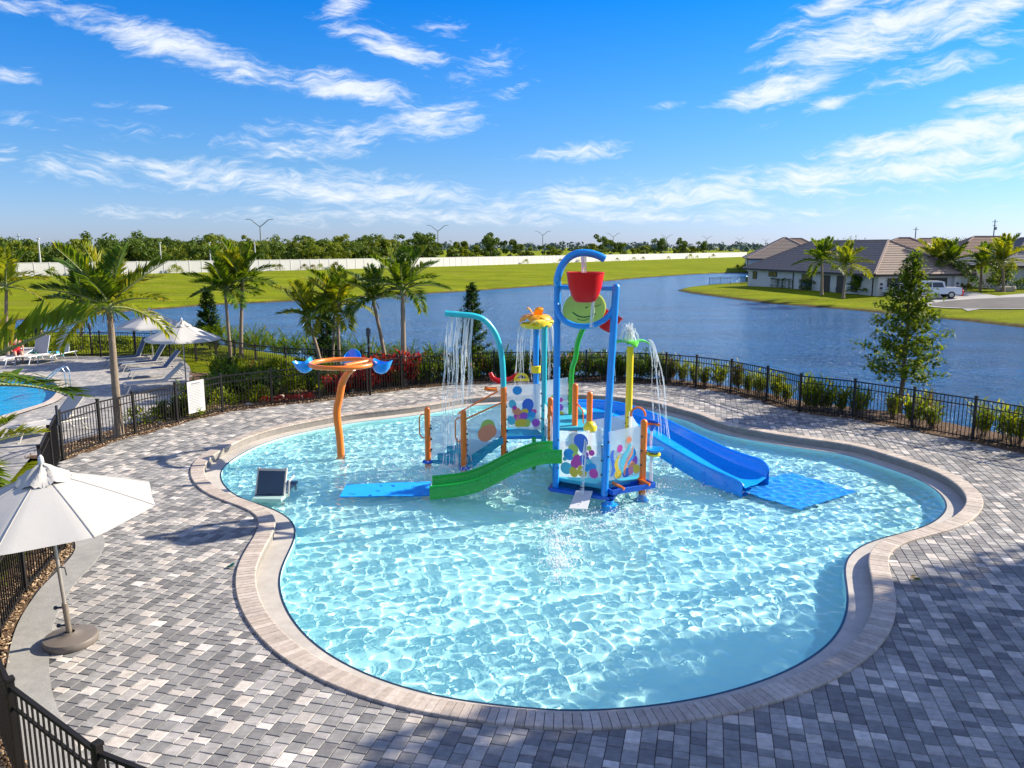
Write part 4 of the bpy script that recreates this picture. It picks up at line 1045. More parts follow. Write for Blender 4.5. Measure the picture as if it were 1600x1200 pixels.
# dish, its yellow ring, and the blue spout above it
dcx = at(1022, 702, pD.y + .1); m = MB(); m.lathe([(1e-4, -.09), (.10, -.075), (.19, -.02), (.215, .02), (.20, .02), (.10, -.04), (1e-4, -.05)], dcx, 24); dish = part("water_dish", m, m_blue, play, True)
m = MB(); m.lathe([(.10, -.15), (.15, -.13), (.15, -.09), (.10, -.08)], dcx, 20); m.beam((pD.x, pD.y, dcx.z - .06), dcx + Vector((0, 0, -.1)), .06, .05); part("dish_arm", m, m_yellow, dish, True)
sp = at(1018, 665, pD.y + .15); m = MB(); m.lathe([(.03, -.12), (.10, .02), (.11, .03), (.10, .03)], sp, 14); m.tube([sp + Vector((-.14, 0, .12)), sp + Vector((0, 0, .10)), sp + Vector((.14, 0, .06))], .04, 8); part("blue_spout", m, m_deepblue, play, True)
m = MB(); m.tube([sp + Vector((-.10, -.02, .04)), sp + Vector((.18, -.02, .02))], .032, 8); part("orange_valve", m, m_orange, play, True)

def chute(name, path, half, rim, mat, depth=.05, fins=0, label=None, near=1.0):
    "open slide: rounded trough with upturned rims and an outer skirt"
    C = [Vector(p) for p in path]; k = len(C); m = MB(); rings = []
    for i, c_ in enumerate(C):
        t_ = C[min(i + 1, k - 1)] - C[max(i - 1, 0)]; t_.z = 0; t_.normalize(); w_ = Vector((-t_.y, t_.x, 0)); hw = half[i] if isinstance(half, list) else half; rm = rim[i] if isinstance(rim, list) else rim
        rn = rm * near; pr = [(-hw - .05, -depth - .02), (-hw - .05, rn), (-hw - .03, rn + .03), (-hw + .01, rn), (-hw * .86, rn * .35), (-hw * .5, .03), (0, 0), (hw * .5, .03), (hw * .86, rm * .35), (hw - .01, rm), (hw + .03, rm + .03), (hw + .05, rm), (hw + .05, -depth - .02)]
        rings.append([c_ + w_ * a + Vector((0, 0, b)) for a, b in pr])
    n_ = len(rings[0]); V = [q_ for r_ in rings for q_ in r_]; F_ = []
    for i in range(k - 1):
        for j in range(n_ - 1): F_.append((i * n_ + j, i * n_ + j + 1, (i + 1) * n_ + j + 1, (i + 1) * n_ + j))
        F_.append((i * n_ + n_ - 1, i * n_, (i + 1) * n_, (i + 1) * n_ + n_ - 1))
    m.raw(V, F_); o = part(name, m, mat, play, True, label)
    m = MB(); m.tube([r_[2] + Vector((0, 0, .0)) for r_ in rings], .032, 8); part("rim", m, mat, o, True)
    m = MB(); m.tube([r_[10] + Vector((0, 0, .0)) for r_ in rings], .032, 8); part("rim", m, mat, o, True)
    for q_ in range(fins):
        i = int(k * (.35 + .5 * q_ / max(1, fins - 1))); a_ = rings[i][0]; b_ = rings[i][1]; t_ = (C[i + 1] - C[i - 1]).normalized()
        m = MB(); m.beam(a_ + Vector((0, 0, -.06)), b_ + Vector((0, 0, -.10)), .05, .05); part("stiffener", m, mat, o)
    return o
gs = bez([(1.05, 17.05, .62), (.55, 17.0, .60), (.0, 16.95, .40), (-.55, 16.9, .12), (-1.05, 16.86, -.05), (-1.8, 16.84, -.14)], 6)
chute("green_slide", gs, .36, .17, m_green, .06)
bs = bez([(1.75, 20.25, .90), (2.5, 20.35, .86), (3.1, 19.95, .74), (3.6, 19.35, .60), (4.15, 18.7, .36), (4.75, 18.05, .10), (5.25, 17.55, -.06), (5.55, 17.25, -.13)], 6)
chute("blue_slide", bs, [.42] * 14 + list(np.linspace(.42, .56, len(bs) - 14)), [.22] * 20 + list(np.linspace(.22, .36, len(bs) - 26)) + [.37, .37, .36, .33, .27, .18], m_slideblue, .26, 5, None, .38)

# landing mats lie apart in the water
def mat_thing(corners, z, label):
    P_ = [P3(u, v, z) for u, v in corners]; m = MB()
    n_ = 14; V = []; F_ = []
    for i in range(n_ + 1):
        for j in range(n_ + 1):
            a = P_[0].lerp(P_[1], i / n_); b = P_[3].lerp(P_[2], i / n_); q_ = a.lerp(b, j / n_)
            V.append((q_.x, q_.y, z + .008 * noise.noise(Vector((q_.x * 3, q_.y * 3, 0)))))
    for i in range(n_):
        for j in range(n_): b_ = i * (n_ + 1) + j; F_.append((b_, b_ + 1, b_ + n_ + 2, b_ + n_ + 1))
    m.raw(V, F_); m.prism([(p_.x, p_.y) for p_ in P_][::-1], z - .035, z - .012)
    o = solo("landing_mat", m, m_mat, label, "mat", smooth=True); o.cycles.is_caustics_receiver = True
mat_thing([(530, 776), (541, 757), (673, 752), (673, 774)], ZW + .012, "blue landing mat at the foot of the green slide")
mat_thing([(1139, 768), (1236, 745), (1337, 775), (1249, 803)], ZW - .16, "blue landing mat under water at the foot of the blue slide")

# ring on a bent post with three tipping cups
rp = P3(533, 710, ZW); ring_z = height_at(569, rp.y); rcx = at(534, 569, rp.y)
tip = thing("cup_carousel", "bent orange post carrying a ring with three blue tipping cups", "water feature", (rp.x, rp.y, Z_FLOOR))
m = MB(); m.tube(bez([(rp.x, rp.y, Z_FLOOR), (rp.x - .02, rp.y, .2), (rp.x - .07, rp.y, .9), at(531, 618, rp.y), at(535, 598, rp.y), at(543, 584, rp.y - .1), at(553, 576, rp.y - .25)], 4), [.098] * 17 + [.096, .092, .088, .082, .076, .07, .065, .06], 14); part("post", m, m_orange, tip, True)
RR = .82; rc_ = Vector((rcx.x + .0, rp.y + .10, ring_z))
m = MB(); m.tube([rc_ + Vector((RR * math.cos(a), RR * math.sin(a), .0)) for a in np.linspace(0, 2 * math.pi, 49)], .062, 10, False); part("ring", m, m_orange, tip, True)
m = MB(); m.tube([at(546, 580, rp.y - .3), rc_ + Vector((.1, -.1, -.03)), rc_ + Vector((RR * math.cos(.7), RR * math.sin(.7), 0))], [.06, .055, .05], 10); part("spoke", m, m_orange, tip, True)
for a, tilt_ in ((math.pi - .06, .5), (-.05, .35), (math.pi / 2 - .05, -.2)):
    c_ = rc_ + Vector(((RR + .20) * math.cos(a), (RR + .20) * math.sin(a), -.02)); ax = Vector((math.cos(a), math.sin(a), 0))
    Mc = Matrix.Rotation(a, 3, 'Z') @ Matrix.Rotation(tilt_, 3, 'Y')
    m = MB(); n_ = 18; prof = [(1e-4, -.24), (.10, -.225), (.19, -.15), (.235, -.02), (.245, .10), (.23, .10), (.22, -.02), (.17, -.13), (.08, -.19), (1e-4, -.20)]; V = []; F_ = []
    for r_, z_ in prof:
        for j in range(n_):
            th = 2 * math.pi * j / n_; lip = (.06 * math.cos(th) + .05 * math.cos(2 * th)) if z_ > .05 else 0
            V.append(c_ + Mc @ Vector((r_ * math.cos(th), r_ * math.sin(th), z_ + lip)))
    for i in range(len(prof) - 1):
        for j in range(n_): F_.append((i * n_ + j, i * n_ + (j + 1) % n_, (i + 1) * n_ + (j + 1) % n_, (i + 1) * n_ + j))
    m.raw(V, F_); part("tipping_cup", m, m_slideblue, tip, True)

# ------------------------------------------------------------------ falling water
spray = MB(); rw = random.Random(21)
def thread(p0, vel, zend, r0=.010, wob=.05, g=9.8, n=16):
    p = Vector(p0); v = Vector(vel); T = 0; pts = []; ph = rw.uniform(0, 6.3)
    a = .5 * g; dz = p.z - zend; tt = (v.z + math.sqrt(max(.01, v.z ** 2 + 2 * g * dz))) / g
    for i in range(n + 1):
        t = tt * i / n; k = i / n
        pts.append(p + Vector((v.x * t + wob * k * math.sin(ph + k * 15) * .6, v.y * t + wob * k * math.cos(ph * 2 + k * 11) * .6, v.z * t - .5 * g * t * t)))
    k0 = int(n * rw.uniform(.45, 1.0)) if n > 10 else n
    spray.tube(pts[:k0 + 1], [r0 * (1 - .4 * i / n) * rw.uniform(.5, 1.5) for i in range(k0 + 1)], 5)
    for i in range(k0, n):                                # the thread tears into beads and short pieces
        a_, b_ = pts[i], pts[i + 1]
        if rw.random() < .55: spray.tube([a_.lerp(b_, .1), a_.lerp(b_, .5), a_.lerp(b_, rw.uniform(.6, 1))], [r0 * .3, r0 * rw.uniform(.5, 1.1), r0 * .3], 5)
        for _ in range(3): spray.ball(a_.lerp(b_, rw.random()) + Vector((rw.gauss(0, .03), rw.gauss(0, .03), 0)), r0 * rw.uniform(.4, 1.1), 5, 3)
    return pts[-1]
def drops(c, n, sx_, sz_, r=.012):
    for _ in range(n):
        spray.ball(Vector(c) + Vector((rw.gauss(0, sx_), rw.gauss(0, sx_), abs(rw.gauss(0, sz_)))), r * rw.uniform(.4, 1.3), 5, 3)
lands = []
for i in range(34):                                                   # curtain from the arch
    f_ = rw.uniform(0, 1) ** .8; a = arch[8].lerp(arch[6], f_); 
    lands.append(thread(a + Vector((0, 0, -.06)), (-.22 + rw.gauss(0, .10), -.15 + rw.gauss(0, .08), -.1), ZW + .01, rw.uniform(.007, .014), .08))
for i in range(30):                                                   # orange flower
    a = rw.uniform(0, 6.28); lands.append(thread(Vector(ct) + Vector((math.cos(a) * .40, math.sin(a) * .40, -.15)), (math.cos(a) * .25, math.sin(a) * .25, 0), .1 if rw.random() < .4 else ZW, rw.uniform(.006, .011), .06))
for i in range(18):
    a = rw.uniform(0, 6.28); thread(Vector((ct[0], ct[1], ct[2] + .08)), (math.cos(a) * .5, math.sin(a) * .5, rw.uniform(.8, 1.6)), ct[2] - .02, .012, .02, n=8)
cy_ = (pYe.x, pYe.y, height_at(534, pYe.y))
for i in range(46):
    a = rw.uniform(0, 6.28); s_ = rw.uniform(.1, .55); thread(Vector(cy_), (math.cos(a) * s_, math.sin(a) * s_, rw.uniform(1.8, 3.0)), cy_[2] + .02, rw.uniform(.010, .018), .03, n=10)
for i in range(12): lands.append(thread(Vector(cy_) + Vector((.42, 0, .05)), (rw.uniform(.3, .9), rw.uniform(-.3, .3), .3), ZW, .008, .05))
for i in range(6): lands.append(thread(Vector(cy_) + Vector((-.40, -.1, .0)), (rw.uniform(-.1, .05), rw.uniform(-.2, 0), 0), .4, .008, .05))
for i in range(7): thread(at(912, 400, yb - .3) + Vector((rw.gauss(0, .02), rw.gauss(0, .02), 0)), (0, 0, -.2), bt.z - .1, .016, .01, n=5)   # filling the bucket
for i in range(6): thread(bb + Vector((.16 + rw.gauss(0, .02), -.1, .1)), (-.15 + rw.gauss(0, .03), -.1, 0), cr[4].z, .010, .02, n=6)
for i in range(5): lands.append(thread(at(918, 672, pR.y + .45) + Vector((rw.gauss(0, .015), -.08, 0)), (-.28, -.75, -.1), ZW, .014, .03))
for i in range(4): thread(sp + Vector((rw.gauss(0, .012), 0, -.1)), (0, 0, -.1), dcx.z, .012, .01, n=5)
for i in range(5): lands.append(thread(dcx + Vector((-.06 + rw.gauss(0, .02), -.1, -.1)), (0, 0, -.1), ZW, .014, .02, n=6))
for p_ in lands: drops((p_.x, p_.y, ZW + .02), 12, .13, .05, .013)
for (u, v, n_, s_) in ((880, 815, 160, .22), (875, 850, 220, .20), (872, 880, 260, .16), (868, 905, 60, .12), (700, 735, 160, .5), (640, 730, 160, .55), (760, 770, 160, .35), (775, 745, 120, .3), (1030, 752, 260, .35),
                       (1060, 735, 160, .4), (990, 800, 160, .5), (940, 815, 150, .5), (820, 700, 100, .3), (590, 745, 80, .35), (1100, 760, 100, .35)):
    q_ = P3(u, v, ZW); drops((q_.x, q_.y, ZW + .0), n_, s_, .05, .014)
for k in range(14):
    q_ = P3(872 + rw.gauss(0, 6), rw.uniform(830, 895), ZW); thread(q_, (rw.gauss(0, .4), rw.gauss(0, .3), rw.uniform(1.2, 2.2)), ZW, .010, .02, n=8)
foam = MB(); rf = random.Random(33)
def froth(u, v, n, sx_, sy_):
    c_ = P3(u, v, ZW)
    for _ in range(n):
        x_, y_ = c_.x + rf.gauss(0, sx_), c_.y + rf.gauss(0, sy_)
        if noise.noise(Vector((x_ * 2.2, y_ * 2.2, 3))) + .6 * noise.noise(Vector((x_ * 6, y_ * 6, 1))) < .02: continue
        r_ = rf.uniform(.008, .026); z_ = ZW + .012 + .02 * rf.random(); a0 = rf.uniform(0, 1); foam.face(*[(x_ + r_ * math.cos(a0 + k * 1.257) * rf.uniform(.7, 1.2), y_ + r_ * math.sin(a0 + k * 1.257) * rf.uniform(.7, 1.2), z_) for k in range(5)])
for q_ in ((880, 850, 500, .22, .7), (700, 738, 500, .55, .25), (640, 722, 450, .8, .3), (775, 742, 400, .4, .2), (1035, 752, 650, .45, .35), (1065, 735, 400, .5, .3), (985, 802, 380, .55, .3), (935, 818, 380, .5, .3), (760, 772, 300, .5, .15),
           (820, 705, 300, .4, .3), (600, 738, 260, .6, .25), (1105, 765, 260, .4, .25), (705, 655, 260, .5, .4), (690, 700, 300, .5, .3)): froth(*q_)
solo("water_foam", foam, m_spray, kind='stuff')
solo("water_spray", spray, m_spray, kind='stuff', smooth=True)

# ------------------------------------------------------------------ plants
def frond_mesh(name, L, droop, mat, pairs=30, leaf=.46, wid=.034, vee=.55, seed=0, tipfall=.55):
    "arching feather leaf along +x"
    r = random.Random(seed); m = MB()
    def spine(t): return Vector((L * t * (1 - .10 * t * droop), 0, L * (.10 * t - droop * t * t * .62)))
    m.cur = 1; m.tube([spine(t) for t in np.linspace(0, 1, 9)], [.022, .020, .017, .015, .012, .010, .008, .006, .003], 4, False); m.cur = 0
    for i in range(pairs):
        t = .10 + .90 * (i + .5) / pairs; p = spine(t); tg = (spine(min(1, t + .02)) - spine(t - .02)).normalized()
        up = Vector((-tg.z, 0, tg.x))
        ln = leaf * (math.sin(math.pi * (.18 + .72 * t)) ** .7) * r.uniform(.85, 1.1)
        for sg in (-1, 1):
            side = Vector((0, sg, 0)); fw = .55 + .5 * t + r.gauss(0, .08)
            d = (side * 1.0 + tg * fw + up * (vee + r.gauss(0, .10))).normalized()
            w_ = d.cross(up).normalized() * wid
            mid = p + d * ln * .5; tip = p + d * ln + Vector((0, 0, -tipfall * ln * r.uniform(.4, 1.0))); mid.z -= tipfall * ln * .08
            m.face(p - w_ * .4, mid - w_, tip, mid + w_); 
    return m.mesh(name, [mat, m_shaft])
FR = {}
for key, mt in (('g', m_palm), ('y', m_palmy), ('d', m_palmd)):
    FR[key] = [frond_mesh("frond", 1.0, dr, mt, 30, .40, .026, vee, s_, tf) for s_, (dr, vee, tf) in enumerate(((.22, .85, .25), (.38, .75, .35), (.58, .62, .5), (.85, .5, .65)))]
def palm(x, y, z0, h, fl, label, n=13, kinds='ggd', seed=0, lean=(0, 0), r0=.10, group=None, shaft=.45, spread=1.0, name="palm_tree", el0=80):
    r = random.Random(seed); t = thing(name, label, "palm tree", (x, y, z0), group)
    top = Vector((x + lean[0], y + lean[1], z0 + h))
    m = MB(); pts, rad = [], []
    for i in range(15):
        f = i / 14; pts.append(Vector((x + lean[0] * f ** 1.5, y + lean[1] * f ** 1.5, z0 - .1 + (h + .1) * f)))
        rad.append(r0 * (1.35 - .35 * min(1, f * 6) - .32 * f) * (1 + .04 * (-1) ** i))
    m.tube(pts, rad, 9); part("trunk", m, m_trunk, t, True)
    m = MB(); m.tube([top - Vector((0, 0, .05)), top + Vector((0, 0, shaft * .4)), top + Vector((0, 0, shaft))], [r0 * .75, r0 * .9, r0 * .35], 9); part("crownshaft", m, m_shaft, t, True)
    m = MB()
    for i in range(5):
        a = r.uniform(0, 6.3); u = Vector((math.cos(a), math.sin(a), 0)); b = top + Vector((0, 0, .05))
        m.tube([b, b + u * .14 + Vector((0, 0, .02)), b + u * .22 + Vector((0, 0, -.25))], .012, 4)
    part("fruit_stalk", m, m_brownl, t)
    for k in range(n):
        f = k / (n - 1); el = R(el0 - (el0 + 4) * f ** .9 * spread) + r.gauss(0, .10); a = k * 2.39996 + seed + r.gauss(0, .15)
        key = kinds[r.randrange(len(kinds))]; idx_ = min(3, max(0, int(f * 3.2 + r.uniform(-.5, .7))))
        o = bpy.data.objects.new("frond", FR[key][idx_]); COL.objects.link(o); o.parent = t
        o.location = (top.x - x, top.y - y, h + shaft * (.75 - .35 * f)); o.rotation_euler = (r.gauss(0, .12), -el, a)
        s_ = fl * r.uniform(.85, 1.1) * (1.0 if f > .15 else .85); o.scale = (s_, s_, s_)
    return t
def px_palm(ub, vb, y, ut, vt, fl, label, **k):
    "trunk foot under photo column ub at distance y, crown base at (ut, vt)"
    p0 = at(ub, vb, y); p1 = at(ut, vt, y); z0 = k.pop('z0', -.05); 
    return palm(p0.x, y, z0, p1.z - z0, fl, label, lean=(p1.x - p0.x, 0), **k)
px_palm(186, 672, 21.15, 172, 492, 1.75, "tall slender palm standing in the left bed between fence and loungers", n=15, kinds='ggdy', seed=1, r0=.12)
px_palm(12, 560, 37, 10, 455, 1.9, "palm behind the left loungers at the picture's far left edge", n=11, kinds='gy', seed=2)
px_palm(128, 545, 41, 128, 480, 2.3, "palm on the lawn just behind the tall slender palm", n=13, kinds='ddg', seed=3)
px_palm(360, 556, 37, 352, 461, 1.95, "shorter thin-trunked palm of the pair behind the white umbrellas", n=13, kinds='dg', seed=4, r0=.09)
px_palm(377, 556, 37.5, 379, 446, 1.9, "taller pale-trunked palm of the pair behind the white umbrellas", n=13, kinds='ggy', seed=5, r0=.10)
px_palm(506, 588, 30.6, 483, 505, 1.55, "leaning palm with drooping crown left of the yellowing palm", n=12, kinds='ggy', seed=6, r0=.085)
px_palm(531, 590, 31.2, 527, 486, 1.7, "yellowing palm with a twin trunk behind the orange ring", n=16, kinds='yyg', seed=7, r0=.08)
px_palm(606, 590, 30.2, 584, 476, 1.45, "dark green leaning palm between the yellowing palm and the tallest palm", n=12, kinds='ddg', seed=8, r0=.09)
px_palm(632, 612, 29.4, 629, 461, 1.65, "straight tall palm by the lake with a full rounded crown", n=16, kinds='ggd', seed=9, r0=.115)
px_palm(520, 592, 31.6, 524, 478, 1.2, "short palm growing against the yellowing palm", n=8, kinds='y', seed=10, r0=.06)
# palm by the near left fence: only its fronds reach into view
tn_ = palm(-8.75, 11.5, 0, 2.75, 2.3, "big-leaved palm in the near left bed, fronds reaching in from the edge", n=8, kinds='gd', seed=12, r0=.12, spread=.75, el0=48)
palm(-8.05, 11.15, 0, 1.95, 1.25, "low young palm in the near left bed behind the tilted umbrella", n=10, kinds='gy', seed=14, r0=.09, spread=1.0, el0=38)

def leaf_quad(m, p, d, L, w, up=Vector((0, 0, 1)), fold=.15):
    s_ = d.cross(up); s_ = s_.normalized() * w if s_.length > 1e-3 else Vector((w, 0, 0))
    mid = p + d * L * .5 + Vector((0, 0, fold * L * .3)); m.face(p, mid - s_, p + d * L, mid + s_)
def shrub_mesh(kind, seed):
    r = random.Random(seed); m = MB()
    if kind in ('upright', 'red', 'orange', 'dark'):
        for k in range(24):
            a = r.uniform(0, 6.3); q_ = Vector((math.cos(a), math.sin(a), 0)) * r.uniform(.02, .30); h = r.uniform(.55, 1.0)
            topp = q_ * 1.5 + Vector((0, 0, h)); m.cur = 1; m.tube([q_ * .4, topp], .008, 3, False); m.cur = 0
            for j in range(13):
                f = .25 + .75 * j / 12; b = (q_ * .4).lerp(topp, f); aa = r.uniform(0, 6.3); e = r.uniform(.35, 1.1)
                d = Vector((math.cos(aa) * math.cos(e), math.sin(aa) * math.cos(e), math.sin(e)))
                leaf_quad(m, b, d, r.uniform(.17, .30), r.uniform(.026, .046))
    elif kind == 'mound':
        for k in range(260):
            a = r.uniform(0, 6.3); e = r.uniform(.02, 1.5); rad = r.uniform(.6, 1.0)
            n_ = Vector((math.cos(a) * math.cos(e), math.sin(a) * math.cos(e), math.sin(e))); b = Vector((n_.x * .5, n_.y * .5, n_.z * .62 + .03)) * rad
            d = (n_ + Vector((r.gauss(0, .6), r.gauss(0, .6), r.gauss(.2, .5)))).normalized(); leaf_quad(m, b, d, r.uniform(.09, .17), r.uniform(.022, .04))
    elif kind == 'rosette':
        for k in range(34):
            a = k * 2.4; e = .25 + .9 * (k / 34); d = Vector((math.cos(a) * math.cos(e), math.sin(a) * math.cos(e), math.sin(e))); leaf_quad(m, Vector((0, 0, .03)), d, r.uniform(.26, .46), .03)
    elif kind == 'flower':
        for k in range(240):
            a = r.uniform(0, 6.3); e = r.uniform(.02, 1.5); n_ = Vector((math.cos(a) * math.cos(e), math.sin(a) * math.cos(e), math.sin(e)))
            b = Vector((n_.x * .45, n_.y * .45, n_.z * .85 + .03)) * r.uniform(.55, 1.0); d = (n_ + Vector((r.gauss(0, .5), r.gauss(0, .5), r.gauss(.35, .4)))).normalized()
            m.cur = 2 if r.random() < .16 and e > .4 else 0; leaf_quad(m, b, d, r.uniform(.07, .12) if m.cur else r.uniform(.12, .2), r.uniform(.025, .04))
    elif kind == 'tuft':
        for k in range(150):
            a = r.uniform(0, 6.3); e = r.uniform(.5, 1.5); d = Vector((math.cos(a) * math.cos(e), math.sin(a) * math.cos(e), math.sin(e)))
            q_ = Vector((r.gauss(0, .07), r.gauss(0, .07), 0)); L = r.uniform(.5, .95); w_ = d.cross(Vector((0, 0, 1))).normalized() * .008
            md = q_ + d * L * .6; m.face(q_ - w_, md - w_, q_ + d * L + Vector((d.x, d.y, -.6)) * .15, md + w_)
    elif kind == 'box':
        for k in range(420):
            p_ = Vector((r.uniform(-.5, .5), r.uniform(-.5, .5), r.uniform(0, .9))); ax = r.randrange(3); s_ = r.choice((-1, 1))
            if ax == 0: p_.x = s_ * .5 * r.uniform(.85, 1)
            elif ax == 1: p_.y = s_ * .5 * r.uniform(.85, 1)
            else: p_.z = .9 * r.uniform(.88, 1.02)
            d = Vector((r.gauss(0, 1), r.gauss(0, 1), r.gauss(.3, 1))).normalized(); leaf_quad(m, p_, d, r.uniform(.12, .2), .045)
    return m
SHR = {}
def shrub(kind, mat, x, y, z, s, label, group, name="shrub", rz=None, cat="shrub"):
    key = (kind, mat.name)
    if key not in SHR: SHR[key] = [shrub_mesh(kind, 40 + i).mesh("foliage", [mat, m_bark, m_petal]) for i in range(3)]
    o = bpy.data.objects.new(name, random.choice(SHR[key])); COL.objects.link(o)
    o.location = (x, y, z); o.rotation_euler = (0, 0, random.uniform(0, 6.3) if rz is None else rz); o.scale = (s, s, s * random.uniform(.85, 1.15)) if not isinstance(s, tuple) else s
    o['label'] = label; o['category'] = cat; o['group'] = group; return o
# lakeside row outside the right fence
LR = resample(FENCE_A[12:], .44, False); Nn = normals_of(LR, False)
for i in range(len(LR)):
    q_ = LR[i] - Nn[i] * random.uniform(.45, 1.0)
    if q_[0] < 5.9 or random.random() < .12 or abs(q_[0] - 12.6) < .35: continue
    if random.random() < .16: shrub('orange', m_leafo, q_[0], q_[1], -.02, random.uniform(.85, 1.1), "bronze and green leafy shrub along the lakeside fence", "bronze shrubs along the lakeside fence")
    else: shrub('upright', m_leafy, q_[0], q_[1], -.02, random.uniform(.75, 1.05), "bright green leafy shrub along the lakeside fence", "green shrubs along the lakeside fence")
shrub('tuft', m_brownl, 13.05, 24.2, -.02, 1.15, "tuft of dry brown grass beside the conical tree's trunk", "dry grass tufts", "grass_tuft", cat="grass tuft")
# flowering row on the far side
for i in range(64):
    f = i / 63; L2 = resample(FENCE_A[8:15], .15, False); q_ = L2[int(f * (len(L2) - 1))]; n_ = normals_of(L2, False)[int(f * (len(L2) - 1))]
    d = random.uniform(.45, 1.7); x, y = q_[0] - n_[0] * d, q_[1] - n_[1] * d
    k = random.random()
    if k < .5: shrub('flower', m_leafd, x, y, -.03, random.uniform(.85, 1.15), "pink-flowered shrub in the bed behind the climbing structure", "flowering shrubs on the far side")
    elif k < .82: shrub('upright', m_leafd, x, y, -.03, random.uniform(.8, 1.1), "dark green leafy shrub in the bed behind the climbing structure", "dark shrubs on the far side")
    else: shrub('orange', m_leafo, x, y, -.03, random.uniform(.8, 1.0), "bronze and green shrub in the bed behind the climbing structure", "bronze shrubs on the far side")
# crimson cordylines, first row behind the fence
L3 = resample(FENCE_A[6:11], .1, False); n3 = normals_of(L3, False)
for f_, d, s_ in ((.12, .55, .85), (.20, .5, .95), (.27, .6, 1.0), (.33, .5, 1.05), (.39, .6, 1.15), (.45, .5, 1.15), (.50, .75, 1.2), (.55, .5, 1.2), (.60, .6, 1.15), (.36, 1.1, 1.0), (.57, 1.1, 1.1), (.44, 1.3, 1.1)):
    j = int(f_ * (len(L3) - 1)); q_ = L3[j] - n3[j] * d; shrub('red', m_leafr, q_[0], q_[1], -.03, s_, "crimson-leaved shrub in the bed by the tall palm", "crimson shrubs by the palms")
for u, v, y in ((450, 632, 26.2), (462, 631, 26.35), (474, 629, 26.6), (484, 628, 26.7), (438, 633, 26.15), (426, 634, 25.95), (416, 636, 26.0)):
    p_ = at(u, v, y); shrub('mound', m_leafr, p_.x, y, -.03, (.5, .5, .42), "low red ground plant at the foot of the left fence", "low red plants in the left bed", cat="plant", name="bedding_plant")
# mixed planting between the left fence and the lawn fence
bed_t = np.array([(-11.7, 19.6), (-11.5, 21.4), (-11.0, 23.0), (-10.2, 23.2), (-9.9, 24.6), (-8.7, 26.1), (-7.2, 27.0), (-5.7, 28.2), (-4.5, 29.2), (-5.2, 30.6), (-7.4, 30.6), (-9.2, 31.0), (-10.8, 31.4), (-12.6, 32.4), (-12.0, 30.0), (-10.8, 27.2), (-10.5, 25.5)])
rv = random.Random(17); cnt = 0
while cnt < 120:
    x, y = rv.uniform(-13, -4), rv.uniform(21.5, 33)
    if not inside(bed_t, np.array([x]), np.array([y]))[0]: continue
    cnt += 1; k = rv.random()
    if k < .34: shrub('mound', m_leafy, x, y, -.03, rv.uniform(.7, 1.15), "rounded light green shrub in the left flower bed", "light green shrubs in the left bed")
    elif k < .60: shrub('upright', m_leafd, x, y, -.03, rv.uniform(.6, 1.0), "dark leafy shrub in the left flower bed", "dark shrubs in the left bed")
    elif k < .76: shrub('rosette', m_leafy, x, y, -.03, rv.uniform(.8, 1.3), "spiky rosette plant in the left flower bed", "rosette plants in the left bed", "rosette_plant", cat="plant")
    elif k < .88: shrub('upright', m_leafy, x, y, -.03, rv.uniform(.6, .95), "yellow-green upright shrub in the left flower bed", "upright shrubs in the left bed")
    elif k < .94: shrub('orange', m_leafo, x, y, -.03, rv.uniform(.5, .8), "copper-tinged shrub in the left flower bed", "copper shrubs in the left bed")
    else: shrub('tuft', m_leafy, x, y, -.03, rv.uniform(.7, 1.0), "tuft of green grass in the left flower bed", "grass tufts in the left bed", "grass_tuft", cat="grass tuft")
for i in range(26):                                                  # low planting along the terrace's lawn fence and the near bed
    x = -27 + i * .42 + rv.uniform(-.1, .1); shrub('mound', m_leafy if i % 3 else m_leafd, x, 38.9 + rv.uniform(-.5, .2), 0, rv.uniform(.9, 1.4), "clipped shrub along the lawn fence behind the white loungers", "shrubs behind the white loungers")
nb_ = resample(FENCE_B[2:10], .42, False); nn_ = normals_of(nb_, False)
for i in range(len(nb_)):
    q_ = nb_[i] + nn_[i] * rv.uniform(.5, 1.3); shrub(*(('mound', m_leafy) if i % 3 else ('upright', m_leafo)), q_[0], q_[1], -.03, rv.uniform(.55, .95), "low green shrub behind the near left fence", "shrubs behind the near left fence")
for i in range(24):
    f = rv.uniform(0, 1); L2 = resample(FENCE_A[2:8], .1, False); j = int(f * (len(L2) - 1)); n_ = normals_of(L2, False)[j]; d = rv.uniform(.25, 1.3)
    m = MB(); m.ball((0, 0, 0), rv.uniform(.05, .13), 7, 5, .7)
    m.v = [(a * (1 + .25 * noise.noise(Vector((a * 9, b * 9, c * 9 + i)))), b, c) for a, b, c in m.v]
    q_ = L2[j] - n_ * d; m.v = [(a + q_[0], b + q_[1], c + .05) for a, b, c in m.v]
    solo("garden_stone", m, m_rockp, "pale rounded stone lying in the mulch of the left bed", "stone", "stones in the left bed")
# hedge of small palms along the near shore
def small_palm_mesh(seed, mat):
    r = random.Random(seed); m = MB()
    for k in range(15):
        a = k * 2.4 + r.uniform(-.3, .3); e = r.uniform(.95, 1.45); L = r.uniform(1.1, 1.7); u = Vector((math.cos(a), math.sin(a), 0)); w_ = Vector((-u.y, u.x, 0))
        for i in range(12):
            t = .25 + .75 * i / 11; p_ = u * (L * t * math.cos(e) * (1 + .5 * t)) + Vector((0, 0, L * t * math.sin(e) - .35 * t * t * math.cos(e)))
            for sg in (-1, 1):
                d = (w_ * sg + u * .7 + Vector((0, 0, .7 + r.gauss(0, .15)))).normalized(); leaf_quad(m, p_, d, .40 * math.sin(math.pi * (.2 + .7 * t)) + .05, .030)
    return m.mesh("foliage", mat)
SP = [small_palm_mesh(s_, mt) for s_, mt in ((1, m_palm), (2, m_palmd), (3, m_palm))]
